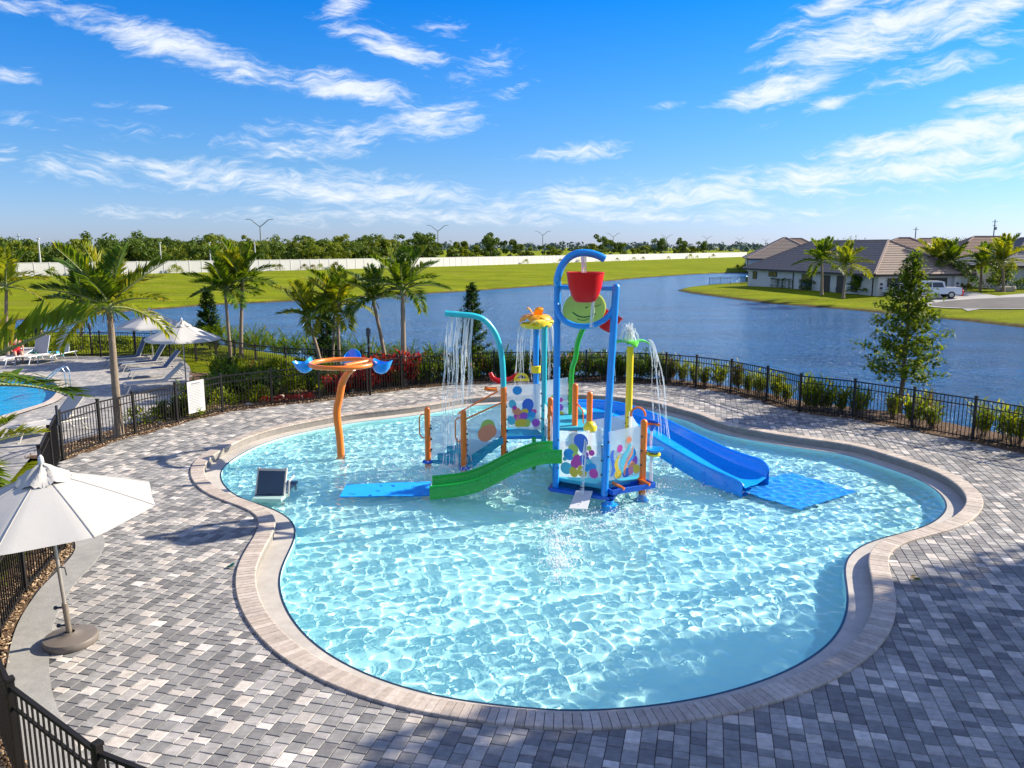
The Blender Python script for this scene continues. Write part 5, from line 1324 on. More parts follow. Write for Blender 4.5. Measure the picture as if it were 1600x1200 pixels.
hp = resample([(-17.5, 41.5), (-14.0, 39.6), (-11.2, 37.4), (-8.6, 35.6), (-6.4, 33.9), (-4.6, 32.6), (-2.6, 32.0), (-.6, 32.2)], 1.22, False)
for i, q_ in enumerate(hp):
    o = bpy.data.objects.new("palm_shrub", SP[i % 3]); COL.objects.link(o); o.location = (q_[0] + rv.uniform(-.12, .12), q_[1] + rv.uniform(-.2, .2), -.12); o.rotation_euler = (0, 0, rv.uniform(0, 6))
    s_ = rv.uniform(.85, 1.2); o.scale = (s_, s_, s_); o['label'] = "small feathery palm in the hedge row along the lake shore"; o['category'] = "palm shrub"; o['group'] = "hedge of small palms on the shore"

def conical_tree(x, y, z0, h, rad, label, mat, seed, clear=.15, nb=70, leaf=.16, rise=.15, dens=26, name="tree", power=.8, bark=None):
    "upright tree with tiers of branches carrying sprays of leaves"
    r = random.Random(seed); t = thing(name, label, "tree", (x, y, z0)); tm = MB(); cm = MB()
    tm.tube([(x + r.gauss(0, .02), y, z0 - .1 + (h * .97) * f) for f in np.linspace(0, 1, 8)], [.018 * h * (1 - .93 * f) + .004 for f in np.linspace(0, 1, 8)], 8)
    for b in range(nb):
        f = (b + r.random()) / nb; zz = z0 + h * (clear + (1 - clear) * f); a = b * 2.39996 + r.gauss(0, .25)
        prof = (1 - f) ** power * min(1, (f + .10) * 5); L = rad * prof * r.uniform(.7, 1.12) + .06
        u = Vector((math.cos(a), math.sin(a), 0)); e = rise + .5 * f + r.gauss(0, .10)
        p0 = Vector((x, y, zz)); tip = p0 + u * L * math.cos(e) + Vector((0, 0, L * math.sin(e)))
        md = (p0 + tip) / 2 + Vector((0, 0, -.05 * L)); tm.tube([p0, md, tip], [.012 * (1 - f) + .006, .008, .003], 4, False)
        for k in range(max(4, int(dens * L / rad + 4))):
            g = r.uniform(.18, 1.04) ** .8; q_ = p0.lerp(tip, g); off = Vector((r.gauss(0, 1), r.gauss(0, 1), r.gauss(0, .6))) * (.07 * rad * (1.2 - .6 * g))
            d = (u * .7 + Vector((r.gauss(0, .8), r.gauss(0, .8), r.gauss(.1, .6)))).normalized()
            q_ = q_ + off
            for _ in range(3):
                d2 = (d + Vector((r.gauss(0, .5), r.gauss(0, .5), r.gauss(0, .4)))).normalized(); leaf_quad(cm, q_, d2, leaf * r.uniform(.7, 1.3), leaf * .24)
    part("trunk", tm, bark or m_bark, t, True); part("crown", cm, mat, t); return t
conical_tree(12.62, 25.05, -.1, 5.05, 1.58, "airy conical tree with tiered branches beside the lakeside fence on the right", m_tree, 5, .20, 120, .15, .14, 44, power=.78)
c_ = at(328, 540, 41.0); conical_tree(c_.x, 41.0, -.1, height_at(452, 41) + .1, .78, "dark conical tree between the white umbrellas and the pair of palms", m_cone, 6, .04, 90, .16, .3, 26, "conifer_tree", .6)
c_ = at(738, 590, 32.0); conical_tree(c_.x, 32.0, -.3, height_at(446, 32.0) + .3, .82, "dark narrow evergreen behind the turquoise shower arch", m_cone, 7, .04, 100, .15, .35, 26, "conifer_tree", .6)
c_ = at(511, 560, 34.6); conical_tree(c_.x, 34.6, -.2, height_at(478, 34.6) + .2, .72, "dark rounded evergreen half hidden behind the yellowing palm", m_cone, 8, .04, 80, .15, .3, 26, "conifer_tree", .5)

# trees outside the picture on the right; they throw the leafy shade across the near deck
def broad_tree(x, y, z0, h, rad, label, mat, seed, n=1500, leaf=.24, clear=.42, group=None, name="tree", clumps=34, flat=.8):
    r = random.Random(seed); t = thing(name, label, "tree", (x, y, z0), group); tm = MB(); cm = MB()
    top = Vector((x, y, z0 + h * clear)); tm.tube([(x, y, z0 - .2), (x + .05, y, z0 + h * clear * .5), top], [.035 * h, .026 * h, .020 * h], 8)
    cc = Vector((x, y, z0 + h * (clear + (1 - clear) * .45))); rz_ = h * (1 - clear) * .55
    C_ = []
    for k in range(clumps):
        v_ = Vector((r.gauss(0, 1), r.gauss(0, 1), r.gauss(0, 1))).normalized() * r.uniform(.35, 1.0) ** .6
        C_.append((cc + Vector((v_.x * rad, v_.y * rad, v_.z * rz_ * flat)), rad * r.uniform(.22, .36)))
        if k % 3 == 0: tm.tube([top, (top + C_[-1][0]) / 2 + Vector((0, 0, -.1)), C_[-1][0]], [.014 * h, .009 * h, .003 * h], 5, False)
    for k in range(n):
        c2, rr_ = C_[k % clumps]; d = Vector((r.gauss(0, 1), r.gauss(0, 1), r.gauss(0, .8))).normalized(); q_ = c2 + d * rr_ * r.uniform(.3, 1.0) ** .5
        leaf_quad(cm, q_, (d + Vector((r.gauss(0, .6), r.gauss(0, .6), r.gauss(-.1, .5)))).normalized(), leaf * r.uniform(.7, 1.3), leaf * .34)
    part("trunk", tm, m_bark, t, True); part("crown", cm, mat, t); return t
SHADE = [(19.9, 14.6, 12.6, 2.3), (22.2, 16.0, 12.6, 2.1), (17.0, 12.3, 12.6, 2.3), (14.9, 11.5, 12.6, 1.9), (19.2, 12.1, 12.6, 2.5), (21.4, 13.1, 12.6, 2.5), (17.0, 9.8, 12.6, 2.3)]
for i, (x, y, h, r_) in enumerate(SHADE):
    broad_tree(x, y, 0, h, r_, "leafy shade tree beside the deck", m_tree, 60 + i, 3900, .28, .52, "shade trees beside the deck", clumps=44)

# ------------------------------------------------------------------ beyond the lake
# woodland behind the white wall on the left: reads as one mass
wood = MB(); rwd = random.Random(8)
def crown_cloud(m, c, rad, hgt_, n, leaf, r, clumps=9):
    C_ = []
    for k in range(clumps):
        v_ = Vector((r.gauss(0, .55), r.gauss(0, .55), r.uniform(-.9, .9))); C_.append((Vector(c) + Vector((v_.x * rad, v_.y * rad, v_.z * hgt_ * .5)), rad * r.uniform(.30, .55)))
    for k in range(n):
        c2, rr_ = C_[k % clumps]; d = Vector((r.gauss(0, 1), r.gauss(0, 1), r.gauss(.15, .8))).normalized(); q_ = c2 + Vector((d.x, d.y, d.z * .8)) * rr_ * r.uniform(.55, 1.0)
        m.cur = m.cur; s_ = leaf * r.uniform(.6, 1.3); w_ = d.cross(Vector((r.gauss(0, 1), r.gauss(0, 1), r.gauss(0, 1)))).normalized() * s_; x_ = d.cross(w_).normalized() * s_ * .7
        m.face(q_ - w_, q_ - x_ + d * s_ * .3, q_ + w_, q_ + x_ + d * s_ * .3)
WP = resample(WALL_PTS, 1.0, False); WN = normals_of(WP, False)
def wall_at_u(u):
    k = np.argmin(np.abs(WP[:, 0] / np.maximum(WP[:, 1], 1) * FPX / math.cos(PITCH) * 1.0 + 800 - u)); return WP[k], WN[k]
for i in range(250):
    u = rwd.uniform(-160, 720) if i < 190 else rwd.uniform(560, 760); P_, n_ = wall_at_u(u); d = rwd.uniform(9, 46); x, y = P_[0] - n_[0] * d, P_[1] - n_[1] * d
    if n_[0] < 0: pass
    k = rwd.random(); s_ = math.hypot(x, y) / 150.0
    hgt_ = rwd.uniform(4.3, 6.9) * (1.0 + .12 * (s_ - 1)) + (1.6 if rwd.random() < .12 else 0); rad = rwd.uniform(2.0, 3.2)
    wood.cur = 1 if rwd.random() < .3 else 0
    crown_cloud(wood, (x, y, hgt_ * .52), rad, hgt_ * .95, 760, .29, rwd, 16)
solo("woodland", wood, [m_wood, m_wood2], kind='stuff')
# separate trees along the right part of the wall
TP = []
for s_, (h, rad, mt, n) in enumerate(((8.5, 3.0, m_wood, 620), (7.0, 2.6, m_wood2, 560), (10.5, 3.4, m_wood, 760), (5.5, 2.4, m_wood2, 460), (6.5, 1.9, m_wood, 430))):
    r = random.Random(70 + s_); root = thing("roadside_tree", "x", "tree"); tm = MB(); tm.tube([(0, 0, -1), (.1, 0, h * .3), (0, 0, h * .6)], [.28, .2, .1], 6); part("trunk", tm, m_bark, root, True)
    cm = MB(); crown_cloud(cm, (0, 0, h * .60), rad, h * .8, n, .46, r, 11); part("crown", cm, mt, root); TP.append([root, []])
tl = {0: "mid-sized dark tree behind the far white wall", 1: "light green tree behind the far white wall", 2: "tall dark tree standing above the far white wall", 3: "low light green tree behind the far white wall", 4: "slim dark tree behind the far white wall"}
for u, kind, d in ((655, 1, 12), (668, 4, 20), (690, 3, 14), (706, 1, 25), (722, 0, 12), (738, 4, 18), (752, 0, 22), (776, 1, 12), (790, 4, 26), (803, 3, 15), (818, 2, 12), (836, 3, 18), (848, 4, 12), (868, 0, 24), (884, 3, 14), (900, 1, 22), (925, 3, 14),
                   (945, 4, 24), (968, 3, 16), (992, 2, 14), (1003, 1, 22), (1020, 4, 18), (1040, 0, 20), (1054, 1, 14), (1068, 3, 22), (1080, 0, 14), (1096, 1, 26), (1112, 0, 14), (1126, 3, 20), (1138, 1, 18), (1152, 2, 30), (1164, 0, 22), (1172, 3, 30), (760, 3, 9), (712, 4, 9)):
    P_, n_ = wall_at_u(u); x, y = P_[0] - n_[0] * d, P_[1] - n_[1] * d
    place(TP[kind][0], TP[kind][1], (x, y, 0), rwd.uniform(0, 6), rwd.uniform(.8, 1.1), tl[kind], "scattered trees behind the far white wall, kind %s" % "abcde"[kind])
far = MB(); 
for i in range(330):
    a = R(rwd.uniform(-40, 40)); d = rwd.uniform(900, 1500); hh = rwd.uniform(6, 12)
    crown_cloud(far, (d * math.sin(a), d * math.cos(a), hh * .45), rwd.uniform(8, 18), hh * .7, 46, 2.4, rwd, 5)
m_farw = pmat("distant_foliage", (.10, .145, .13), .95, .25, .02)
solo("distant_woods", far, m_farw, kind='stuff')

# white wall of panels and posts
wt = thing("boundary_wall", "long white panelled wall along the top of the far grass bank", "wall", (0, 200, 0))
WQ = resample(WALL_PTS, 2.44, False); pm = None
for i in range(len(WQ) - 1):
    a, b = WQ[i], WQ[i + 1]; mid = (a + b) / 2; an = math.atan2(b[1] - a[1], b[0] - a[0]); L = math.hypot(*(b - a)); z = tz(*mid)
    if mid[1] > 425 or math.hypot(*mid) < 60: continue
    if pm is None:
        m = MB(); m.box((0, 0, 1.15), (L - .16, .06, 2.3)); m.box((0, 0, 2.33), (L - .16, .12, .09)); pm = m.mesh("wall_panel", m_wallw)
        m = MB(); m.box((0, 0, 1.22), (.15, .15, 2.46)); qm = m.mesh("wall_post", pmat("pale_post", (.60, .59, .57), .7))  # posts a touch paler than the panels
    for me_, pos in ((pm, mid), (qm, a)):
        o = bpy.data.objects.new(me_.name.split('.')[0], me_); COL.objects.link(o); o.parent = wt; o.location = (pos[0], pos[1] - 200, tz(*pos) - .05); o.rotation_euler = (0, 0, an)
# scrubby plants at the foot of the wall
for u in (75, 110, 150, 265, 275, 430, 470, 480, 495, 520, 815, 870, 905, 935, 960, 985, 1000, 1040, 1075, 1085, 1110):
    P_, n_ = wall_at_u(u); q_ = P_ + n_ * 1.4; shrub('mound', m_leafy if u % 2 else m_leafo, q_[0], q_[1], tz(*q_), rwd.uniform(1.6, 2.8), "scrubby bush at the foot of the far white wall", "bushes along the far white wall")

# twin-arm road lamps marching away
lamp = thing("street_lamp", "tall grey road lamp with two raised arms, nearest and tallest of the row", "street lamp", (0, 0, 0), "twin-arm road lamps")
m = MB(); m.tube([(0, 0, -1), (0, 0, 6), (0, 0, 11.4)], [.26, .22, .16], 8); part("pole", m, m_galv, lamp, True)
for s_ in (-1, 1):
    m = MB(); m.tube([(0, 0, 11.2), (s_ * 1.2, 0, 12.1), (s_ * 2.5, 0, 13.2), (s_ * 3.3, 0, 13.4)], [.15, .14, .12, .11], 6); part("arm", m, m_galv, lamp, True)
    m = MB(); m.box((s_ * 3.7, 0, 13.42), (1.0, .35, .16), bev=.04); part("lamp_head", m, m_galv, lamp)
LL = [(408, 342.5), (684.5, 352), (848, 361), (958, 364.5), (1041, 367), (1104, 369), (1155, 371.5), (1196, 373.5), (1228, 375), (1255, 376), (1276, 377)]
lu = []
ords = ("nearest and tallest", "second", "third", "fourth", "fifth", "sixth", "seventh", "eighth", "ninth", "tenth", "farthest")
for i, (u, v) in enumerate(LL):
    d = (13.5 - CAM_H + .3) * FPX / (386.3 - v); x = (u - 800) / FPX * d * math.cos(PITCH)
    place(lamp, lu, (x, d, 0), R(0), 1.0, ("tall grey road lamp with two raised arms, %s of the row" % ords[i]) if i in (0, 10) else "grey road lamp with two raised arms, %s of the row from the left" % ords[i])
for u, v, h in ((75, 373, 8), (267, 379, 8), (345, 379, 7), (413, 375, 7)):
    P_, n_ = wall_at_u(u); m = MB(); x, y = P_[0] - n_[0] * 5, P_[1] - n_[1] * 5; m.tube([(x, y, 0), (x, y, height_at(v, y))], [.16, .12], 8); m.box((x, y, height_at(v, y)), (.5, .3, .15))
    solo("light_pole", m, pmat("pale_pole", (.55, .55, .54), .6), "plain pale pole behind the white wall, " + {75: "at the far left", 267: "left of the thicker twin poles", 345: "between two palms", 413: "beside the nearest road lamp"}[u], "pole", "plain poles behind the white wall")
for u, v, lab in ((1419.5, 355, "thinner"), (1539.5, 343, "taller")):
    d = 330; x = (u - 800) / FPX * d; zt = height_at(v, d); m = MB(); m.tube([(x, d, -1), (x, d, zt)], [.30, .2], 8)
    pt = thing("utility_pole", "dark utility pole above the right-hand roofs, the %s one" % lab, "utility pole", (x, d, 0)); part("pole", m, m_galv, pt, True)
    m = MB(); m.box((x, d, zt - .9), (2.4, .15, .18)); 
    if lab == "taller": m.box((x, d, zt - 2.4), (1.6, .15, .18)); m.box((x + .4, d - .2, zt - 3.6), (.7, .6, 1.2))
    part("crossarm", m, m_galv, pt)
for u, v, d, wdt in ((1449, 371, 1500, 9), (1453, 376, 1500, 10), (42, 365, 420, .5)):
    x = (u - 800) / FPX * d; zt = height_at(v, d); m = MB(); m.box((x, d, zt / 2), (wdt, wdt, zt)); m.box((x, d, zt - (1.5 if wdt < 1 else 0)), (wdt * (6 if wdt < 1 else .5), wdt * .5, wdt * .4 if wdt > 1 else .25))
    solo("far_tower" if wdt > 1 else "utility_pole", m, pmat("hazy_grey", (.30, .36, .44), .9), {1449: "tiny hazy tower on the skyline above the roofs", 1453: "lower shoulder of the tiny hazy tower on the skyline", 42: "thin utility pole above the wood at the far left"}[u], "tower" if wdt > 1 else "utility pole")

# ------------------------------------------------------------------ houses across the lake
def local(o, a, ux, uy): return Vector((o[0] + ux[0] * a[0] + uy[0] * a[1], o[1] + ux[1] * a[0] + uy[1] * a[1], a[2] if len(a) > 2 else 0))
def house(name, label, corner, ang, Lx, Ly, eave, rise, roofmat, wins=(), garage=(), z0=0.0, over=.6, extra=None, ridgecap=True):
    "hip-roofed bungalow; local x runs along the front, y along the left side"
    ux = Vector((math.cos(ang), math.sin(ang), 0)); uy = Vector((-math.sin(ang), math.cos(ang), 0)); o0 = Vector((*corner, z0))
    t = thing(name, label, "house", o0); Pw = lambda x, y, z: o0 + ux * x + uy * y + Vector((0, 0, z))
    def body(x0, y0, x1, y1, ev, rs):
        m = MB(); q = [Pw(x0, y0, 0), Pw(x1, y0, 0), Pw(x1, y1, 0), Pw(x0, y1, 0)]; m.prism([(p.x, p.y) for p in q], z0 - .4, z0 + ev - .02); part("wall", m, m_stucco, t)
        a, b, c, d = (Pw(x0 - over, y0 - over, ev), Pw(x1 + over, y0 - over, ev), Pw(x1 + over, y1 + over, ev), Pw(x0 - over, y1 + over, ev))
        w_, l_ = x1 - x0 + 2 * over, y1 - y0 + 2 * over; h2 = min(w_, l_) / 2
        if w_ >= l_: e, f = Pw(x0 - over + h2, (y0 + y1) / 2, ev + rs), Pw(x1 + over - h2, (y0 + y1) / 2, ev + rs); quads = [(a, b, f, e), (b, c, f), (c, d, e, f), (d, a, e)]; caps = [(a, e), (b, f), (c, f), (d, e), (e, f)]
        else: e, f = Pw((x0 + x1) / 2, y0 - over + h2, ev + rs), Pw((x0 + x1) / 2, y1 + over - h2, ev + rs); quads = [(a, b, e), (b, c, f, e), (c, d, f), (d, a, e, f)]; caps = [(a, e), (b, e), (c, f), (d, f), (e, f)]
        m = MB()
        for q_ in quads: m.face(*q_)
        m.face(d, c, b, a)
        # courses of tiles as low ridges along the eaves direction
        for q_ in quads:
            p0, p1 = q_[0], q_[1]; top = [q_[-1], q_[-2]] if len(q_) == 4 else [q_[2], q_[2]]
            for k in range(1, 15):
                f_ = k / 15; s0, s1 = p0.lerp(top[0], f_), p1.lerp(top[1], f_)
                if (s1 - s0).length > .3: m.beam(s0 + Vector((0, 0, .015)), s1 + Vector((0, 0, .015)), .10, .022)
        ro = part("roof", m, roofmat, t)
        m = MB()
        for p, q_ in caps: m.beam(p + Vector((0, 0, .05)), q_ + Vector((0, 0, .05)), .26, .14)
        part("ridge_cap", m, m_ridge, ro)
        m = MB()
        for p, q_ in ((a, b), (b, c), (c, d), (d, a)): m.beam(p + Vector((0, 0, -.13)), q_ + Vector((0, 0, -.13)), .10, .26)
        part("fascia", m, m_fascia, ro)
    body(0, 0, Lx, Ly, eave, rise)
    if extra:
        for e_ in extra: body(*e_)
    Mr = Matrix((ux, uy, Vector((0, 0, 1)))).transposed()
    def on(side, s, z):
        return Pw(s, 0, z) if side == 'f' else Pw(0, s, z)
    for side, s, z, w_, h_, kind in wins:
        c_ = on(side, s, z) - (uy if side == 'f' else ux) * .03; d3 = (w_, .10, h_) if side == 'f' else (.10, w_, h_)
        if kind == 'win':
            m = MB(); tt = .09
            for dx_, dz_, ww, hh in ((0, h_ / 2, w_ + .12, tt), (0, -h_ / 2, w_ + .12, tt), (-w_ / 2, 0, tt, h_), (w_ / 2, 0, tt, h_), (0, 0, .05, h_)):
                m.box(c_ + (ux if side == 'f' else uy) * dx_ + Vector((0, 0, dz_)), (ww, .14, hh) if side == 'f' else (.14, ww, hh), rot=Mr)
            f_ = part("window", m, m_fascia, t); m = MB(); m.box(c_, d3, rot=Mr); part("pane", m, m_glass, f_)
        elif kind == 'door':
            m = MB(); m.box(c_, d3, rot=Mr); part("door", m, m_garage, t)
        elif kind == 'pipe':
            m = MB(); m.box(c_ - (uy if side == 'f' else ux) * .04, (.09, .09, h_), rot=Mr); part("downpipe", m, m_fascia, t)
        elif kind == 'pier':
            m = MB(); m.box(c_ - (uy if side == 'f' else ux) * .15, (w_, .35, h_) if side == 'f' else (.35, w_, h_), rot=Mr); pp = part("pier", m, m_stucco, t)
            m = MB()
            for zz in (.35, -.1): m.box(c_ - (uy if side == 'f' else ux) * .34 + Vector((0, 0, zz)), (.34, .06, .26), rot=Mr)
            part("wall_light", m, m_bolt, pp)
        elif kind == 'garage':
            m = MB(); m.box(c_ + (uy * .02), (w_, .08, h_), rot=Mr)
            g_ = part("garage_door", m, m_garage, t); m = MB()
            for k in range(1, 4): m.box(c_ - uy * .03 + Vector((0, 0, -h_ / 2 + h_ * k / 4)), (w_, .03, .04), rot=Mr)
            part("door_panel_joint", m, m_bolt, g_)
    return t
c1 = Vector(terrain_at(1366, 463)).to_3d(); c1l = Vector(terrain_at(1168, 447)).to_3d(); z1_ = min(tz(c1.x, c1.y), tz(c1l.x, c1l.y)); sd1 = (c1l - c1); L1 = sd1.length; an1 = math.atan2(sd1.y, sd1.x) - R(90)
house("house", "large white bungalow with brown hip roof and garages across the lake", (c1.x, c1.y), an1, 12.6, L1, 2.70, 3.9, m_roof, z0=z1_,
      wins=[('l', L1 * .93, 1.7, 1.0, 1.0, 'win'), ('l', L1 * .76, 2.0, 2.0, .6, 'win'), ('l', L1 * .47, 1.25, 2.2, 1.9, 'win'), ('l', L1 * .33, 1.15, 1.9, 2.2, 'door'), ('l', L1 * .225, 1.2, 1.3, 2.2, 'door'), ('l', L1 * .13, 1.35, 1.0, 1.7, 'win'),
            ('l', L1 * .58, 1.2, .1, 2.4, 'pipe'), ('l', .35, 1.25, .1, 2.5, 'pipe'), ('f', .55, 1.2, .9, 2.45, 'pier'), ('f', 3.2, 1.1, 3.2, 2.2, 'garage'), ('f', 7.9, 1.15, 3.6, 2.1, 'garage'), ('f', 10.9, 1.2, .9, 2.45, 'pier')])
c2 = Vector(ground(1480, 448, 0)).to_3d()
house("house", "white bungalow behind the row of palms at the right edge, slate roof", (61.0, 101.0), R(-6), 26, 15, 2.9, 2.9, m_roofg,
      wins=[('f', 1.2, 1.5, 1.3, 1.7, 'win'), ('f', 5.2, 1.4, 2.4, 2.0, 'win'), ('f', 9.2, 1.25, 1.6, 2.4, 'door'), ('f', 13.2, 1.5, 1.8, 1.7, 'win'), ('f', 17.6, 1.4, 3.4, 2.2, 'garage'), ('f', 11.3, 1.4, .8, 2.8, 'pier'), ('f', 7.2, 1.4, .8, 2.8, 'pier'), ('l', 5, 1.5, 1.4, 1.4, 'win')],
      extra=[(3.0, 2.0, 11.0, 12, 2.9, 3.5)])
house("house", "farther white bungalow with brown roof left of the large one, at the lake's end", (55.5, 186), R(-14), 17, 26, 2.8, 4.9, m_roof, wins=[('l', 8, 1.5, 2.0, 1.6, 'win'), ('f', 5, 1.4, 2.4, 1.8, 'win'), ('f', 12, 1.3, 2.2, 2.4, 'garage')], z0=-.2, extra=[(8, -6, 17, 4, 2.8, 3.6)])
for i, (x, y, a, lx, ly, ev, rs, mt, lb) in enumerate(((66, 150, -12, 18, 16, 2.8, 4.2, m_roofr, "bungalow roof showing just above the large house's ridge"), (88, 160, -6, 20, 15, 2.8, 4.6, m_roofr, "reddish bungalow roof behind the two nearest houses"),
                                         (97, 138, -4, 17, 15, 2.9, 4.0, m_roofg, "grey peaked bungalow roof behind the slate-roofed house"), (122, 176, 0, 20, 16, 2.9, 4.4, m_roofr, "brown bungalow roof at the far right edge"), (104, 215, -8, 22, 16, 2.8, 4.8, m_roofr, "distant brown bungalow roof under the taller utility pole"),
                                         (74, 235, -10, 20, 16, 2.8, 5.0, m_roofr, "distant brown bungalow roof above the large house"))):
    house("house", lb, (x, y), R(a), lx, ly, ev, rs, mt, wins=[('f', lx * .3, 1.5, 1.8, 1.5, 'win'), ('f', lx * .7, 1.4, 2.6, 2.1, 'garage')])
fz = lambda x, y: tz(x, y)
lf = [terrain_at(u, v) for u, v in ((1108, 445.5), (1125, 445), (1141, 444.5), (1157, 444), (1173, 445), (1190, 446), (1208, 446))]
fence("garden_fence", lf, "low black garden fence beside the large white bungalow at the lake", H=1.25, step=.25, zf=fz, n_single=40, pw=.035)
# drive, kerb, turning circle
drive = [terrain_at(u, v) for u, v in ((1408, 470), (1452, 470.5), (1490, 477), (1512, 487), (1543, 482), (1560, 474), (1600, 466.5), (1640, 461), (1640, 457.5), (1560, 463), (1512, 456), (1497, 455.5), (1440, 459), (1395, 463))]
def above(poly, dz, mat, name):
    mb = sheet([poly], 0); me = mb.mesh("tmp", mat); bm = bmesh.new(); bm.from_mesh(me)
    for _ in range(4): bmesh.ops.subdivide_edges(bm, edges=[e for e in bm.edges if e.calc_length() > 2.0], cuts=1)
    bmesh.ops.triangulate(bm, faces=bm.faces[:])
    for v in bm.verts: v.co.z = tz(v.co.x, v.co.y) + dz
    m = MB(); m.v = [tuple(v.co) for v in bm.verts]; bm.verts.index_update(); m.f = [tuple(v.index for v in f.verts) for f in bm.faces]; m.m = [0] * len(m.f); bm.free()
    solo(name, m, mat, kind='structure')
above(drive, .05, m_concrete, "driveway")
cc_ = terrain_at(1640, 473); cen = Vector((cc_[0], cc_[1])); circ = [(cen.x + 11.5 * math.cos(a), cen.y + 5.6 * math.sin(a)) for a in np.linspace(0, 2 * math.pi, 40, endpoint=False)]
above(circ, .10, m_asphalt, "road")
circ2 = [(cen.x + 12.3 * math.cos(a), cen.y + 6.2 * math.sin(a)) for a in np.linspace(0, 2 * math.pi, 40, endpoint=False)]
above(circ2, .075, m_concrete, "kerb")
# garden plants in front of the houses
for u, v, s_, k, mt in ((1213, 449, 1.3, 'box', m_leafd), (1222, 449.5, 1.3, 'box', m_leafd), (1231, 450, 1.6, 'box', m_leafd), (1241, 451, 1.3, 'box', m_leafd), (1257, 453, 1.3, 'box', m_leafd), (1268, 454, 1.3, 'box', m_leafd), (1290, 455, 1.3, 'mound', m_leafy), (1300, 456, 1.4, 'mound', m_leafy), (1311, 457, 1.3, 'mound', m_leafy), (1340, 459, 1.0, 'mound', m_leafd),
                        (1255, 446, 2.2, 'mound', m_leafd), (1180, 447, 1.3, 'mound', m_leafd), (1192, 447, 1.3, 'mound', m_leafd), (1203, 447.5, 1.4, 'mound', m_leafd), (1505, 453, 2.2, 'mound', m_leafd), (1518, 453, 2.4, 'mound', m_leafd), (1500, 456, 1.5, 'mound', m_leafo), (1512, 456.5, 1.5, 'mound', m_leafo), (1546, 452, 2.3, 'mound', m_leafd), (1585, 453, 2.0, 'mound', m_leafd), (1597, 453, 2.2, 'mound', m_leafd), (1380, 462, 1.0, 'mound', m_leafd)):
    x, y = terrain_at(u, v); g_ = "light green" if mt is m_leafy else ("copper" if mt is m_leafo else "dark green")
    shrub(k, mt, x, y, tz(x, y) - .05, s_, "%s garden shrub at the foot of the houses across the lake" % g_, "%s garden shrubs across the lake" % g_)
x, y = terrain_at(1342, 460)
t_ = palm(x, y, tz(x, y) - .05, .25, 2.0, "low spreading palm at the corner of the large white bungalow", n=18, kinds='gd', seed=30, r0=.15, spread=.75, name="palm_shrub"); t_['category'] = "palm shrub"
px_palm(1284, 455, 90, 1284, 412, 2.9, "left of the two palms in front of the large white bungalow", n=15, kinds='ggy', seed=31, r0=.17)
px_palm(1318, 458, 84.0, 1322, 418, 2.6, "right of the two palms in front of the large white bungalow", n=14, kinds='gyy', seed=32, r0=.15)
for i, (u, v, y, vt, fl, lb) in enumerate(((1462, 449, 97, 409, 3.1, "first palm from the left in front of the slate-roofed house"), (1490, 449, 96, 412, 3.0, "second palm from the left in front of the slate-roofed house"), (1532, 450, 96, 416, 2.9, "third palm from the left, beside the small round tree"), (1568, 452, 93, 411, 3.2, "big yellowish palm nearest the right edge, over the small round tree"))):
    px_palm(u, v, y, u + (1, -3, 2, -2)[i], vt, fl, lb, n=15, kinds=('gyy', 'ggd', 'ggd', 'yyg')[i], seed=33 + i, r0=.18)
x, y = terrain_at(1560, 455); broad_tree(x, y, tz(x, y) - .1, 3.7, 1.7, "small round-headed green tree in front of the slate-roofed house", m_tree, 90, 900, .30, .32, clumps=16)
for i, (x, y, h, r_) in enumerate(((70, 128, 6.6, 2.4), (118, 150, 7.5, 3.2), (83, 196, 8.6, 4.0), (130, 235, 9.0, 4.0), (104, 250, 8.6, 4))): broad_tree(x, y, -.1, h, r_, "round-headed tree showing above the far roofs", m_wood, 92 + i, 420, .5, .35, "trees among the far roofs", clumps=12)
for u, v, s_ in ((1170, 428, 2.2), (1152, 424, 2.2), (1160, 424, 2.4), (1168, 418, 2.6), (1165, 421, 2.2)):
    x, y = terrain_at(u, v); shrub('mound', m_leafd, x, y, tz(x, y), s_, "dark bush on the grass at the lake's far end", "dark bushes at the lake's far end")

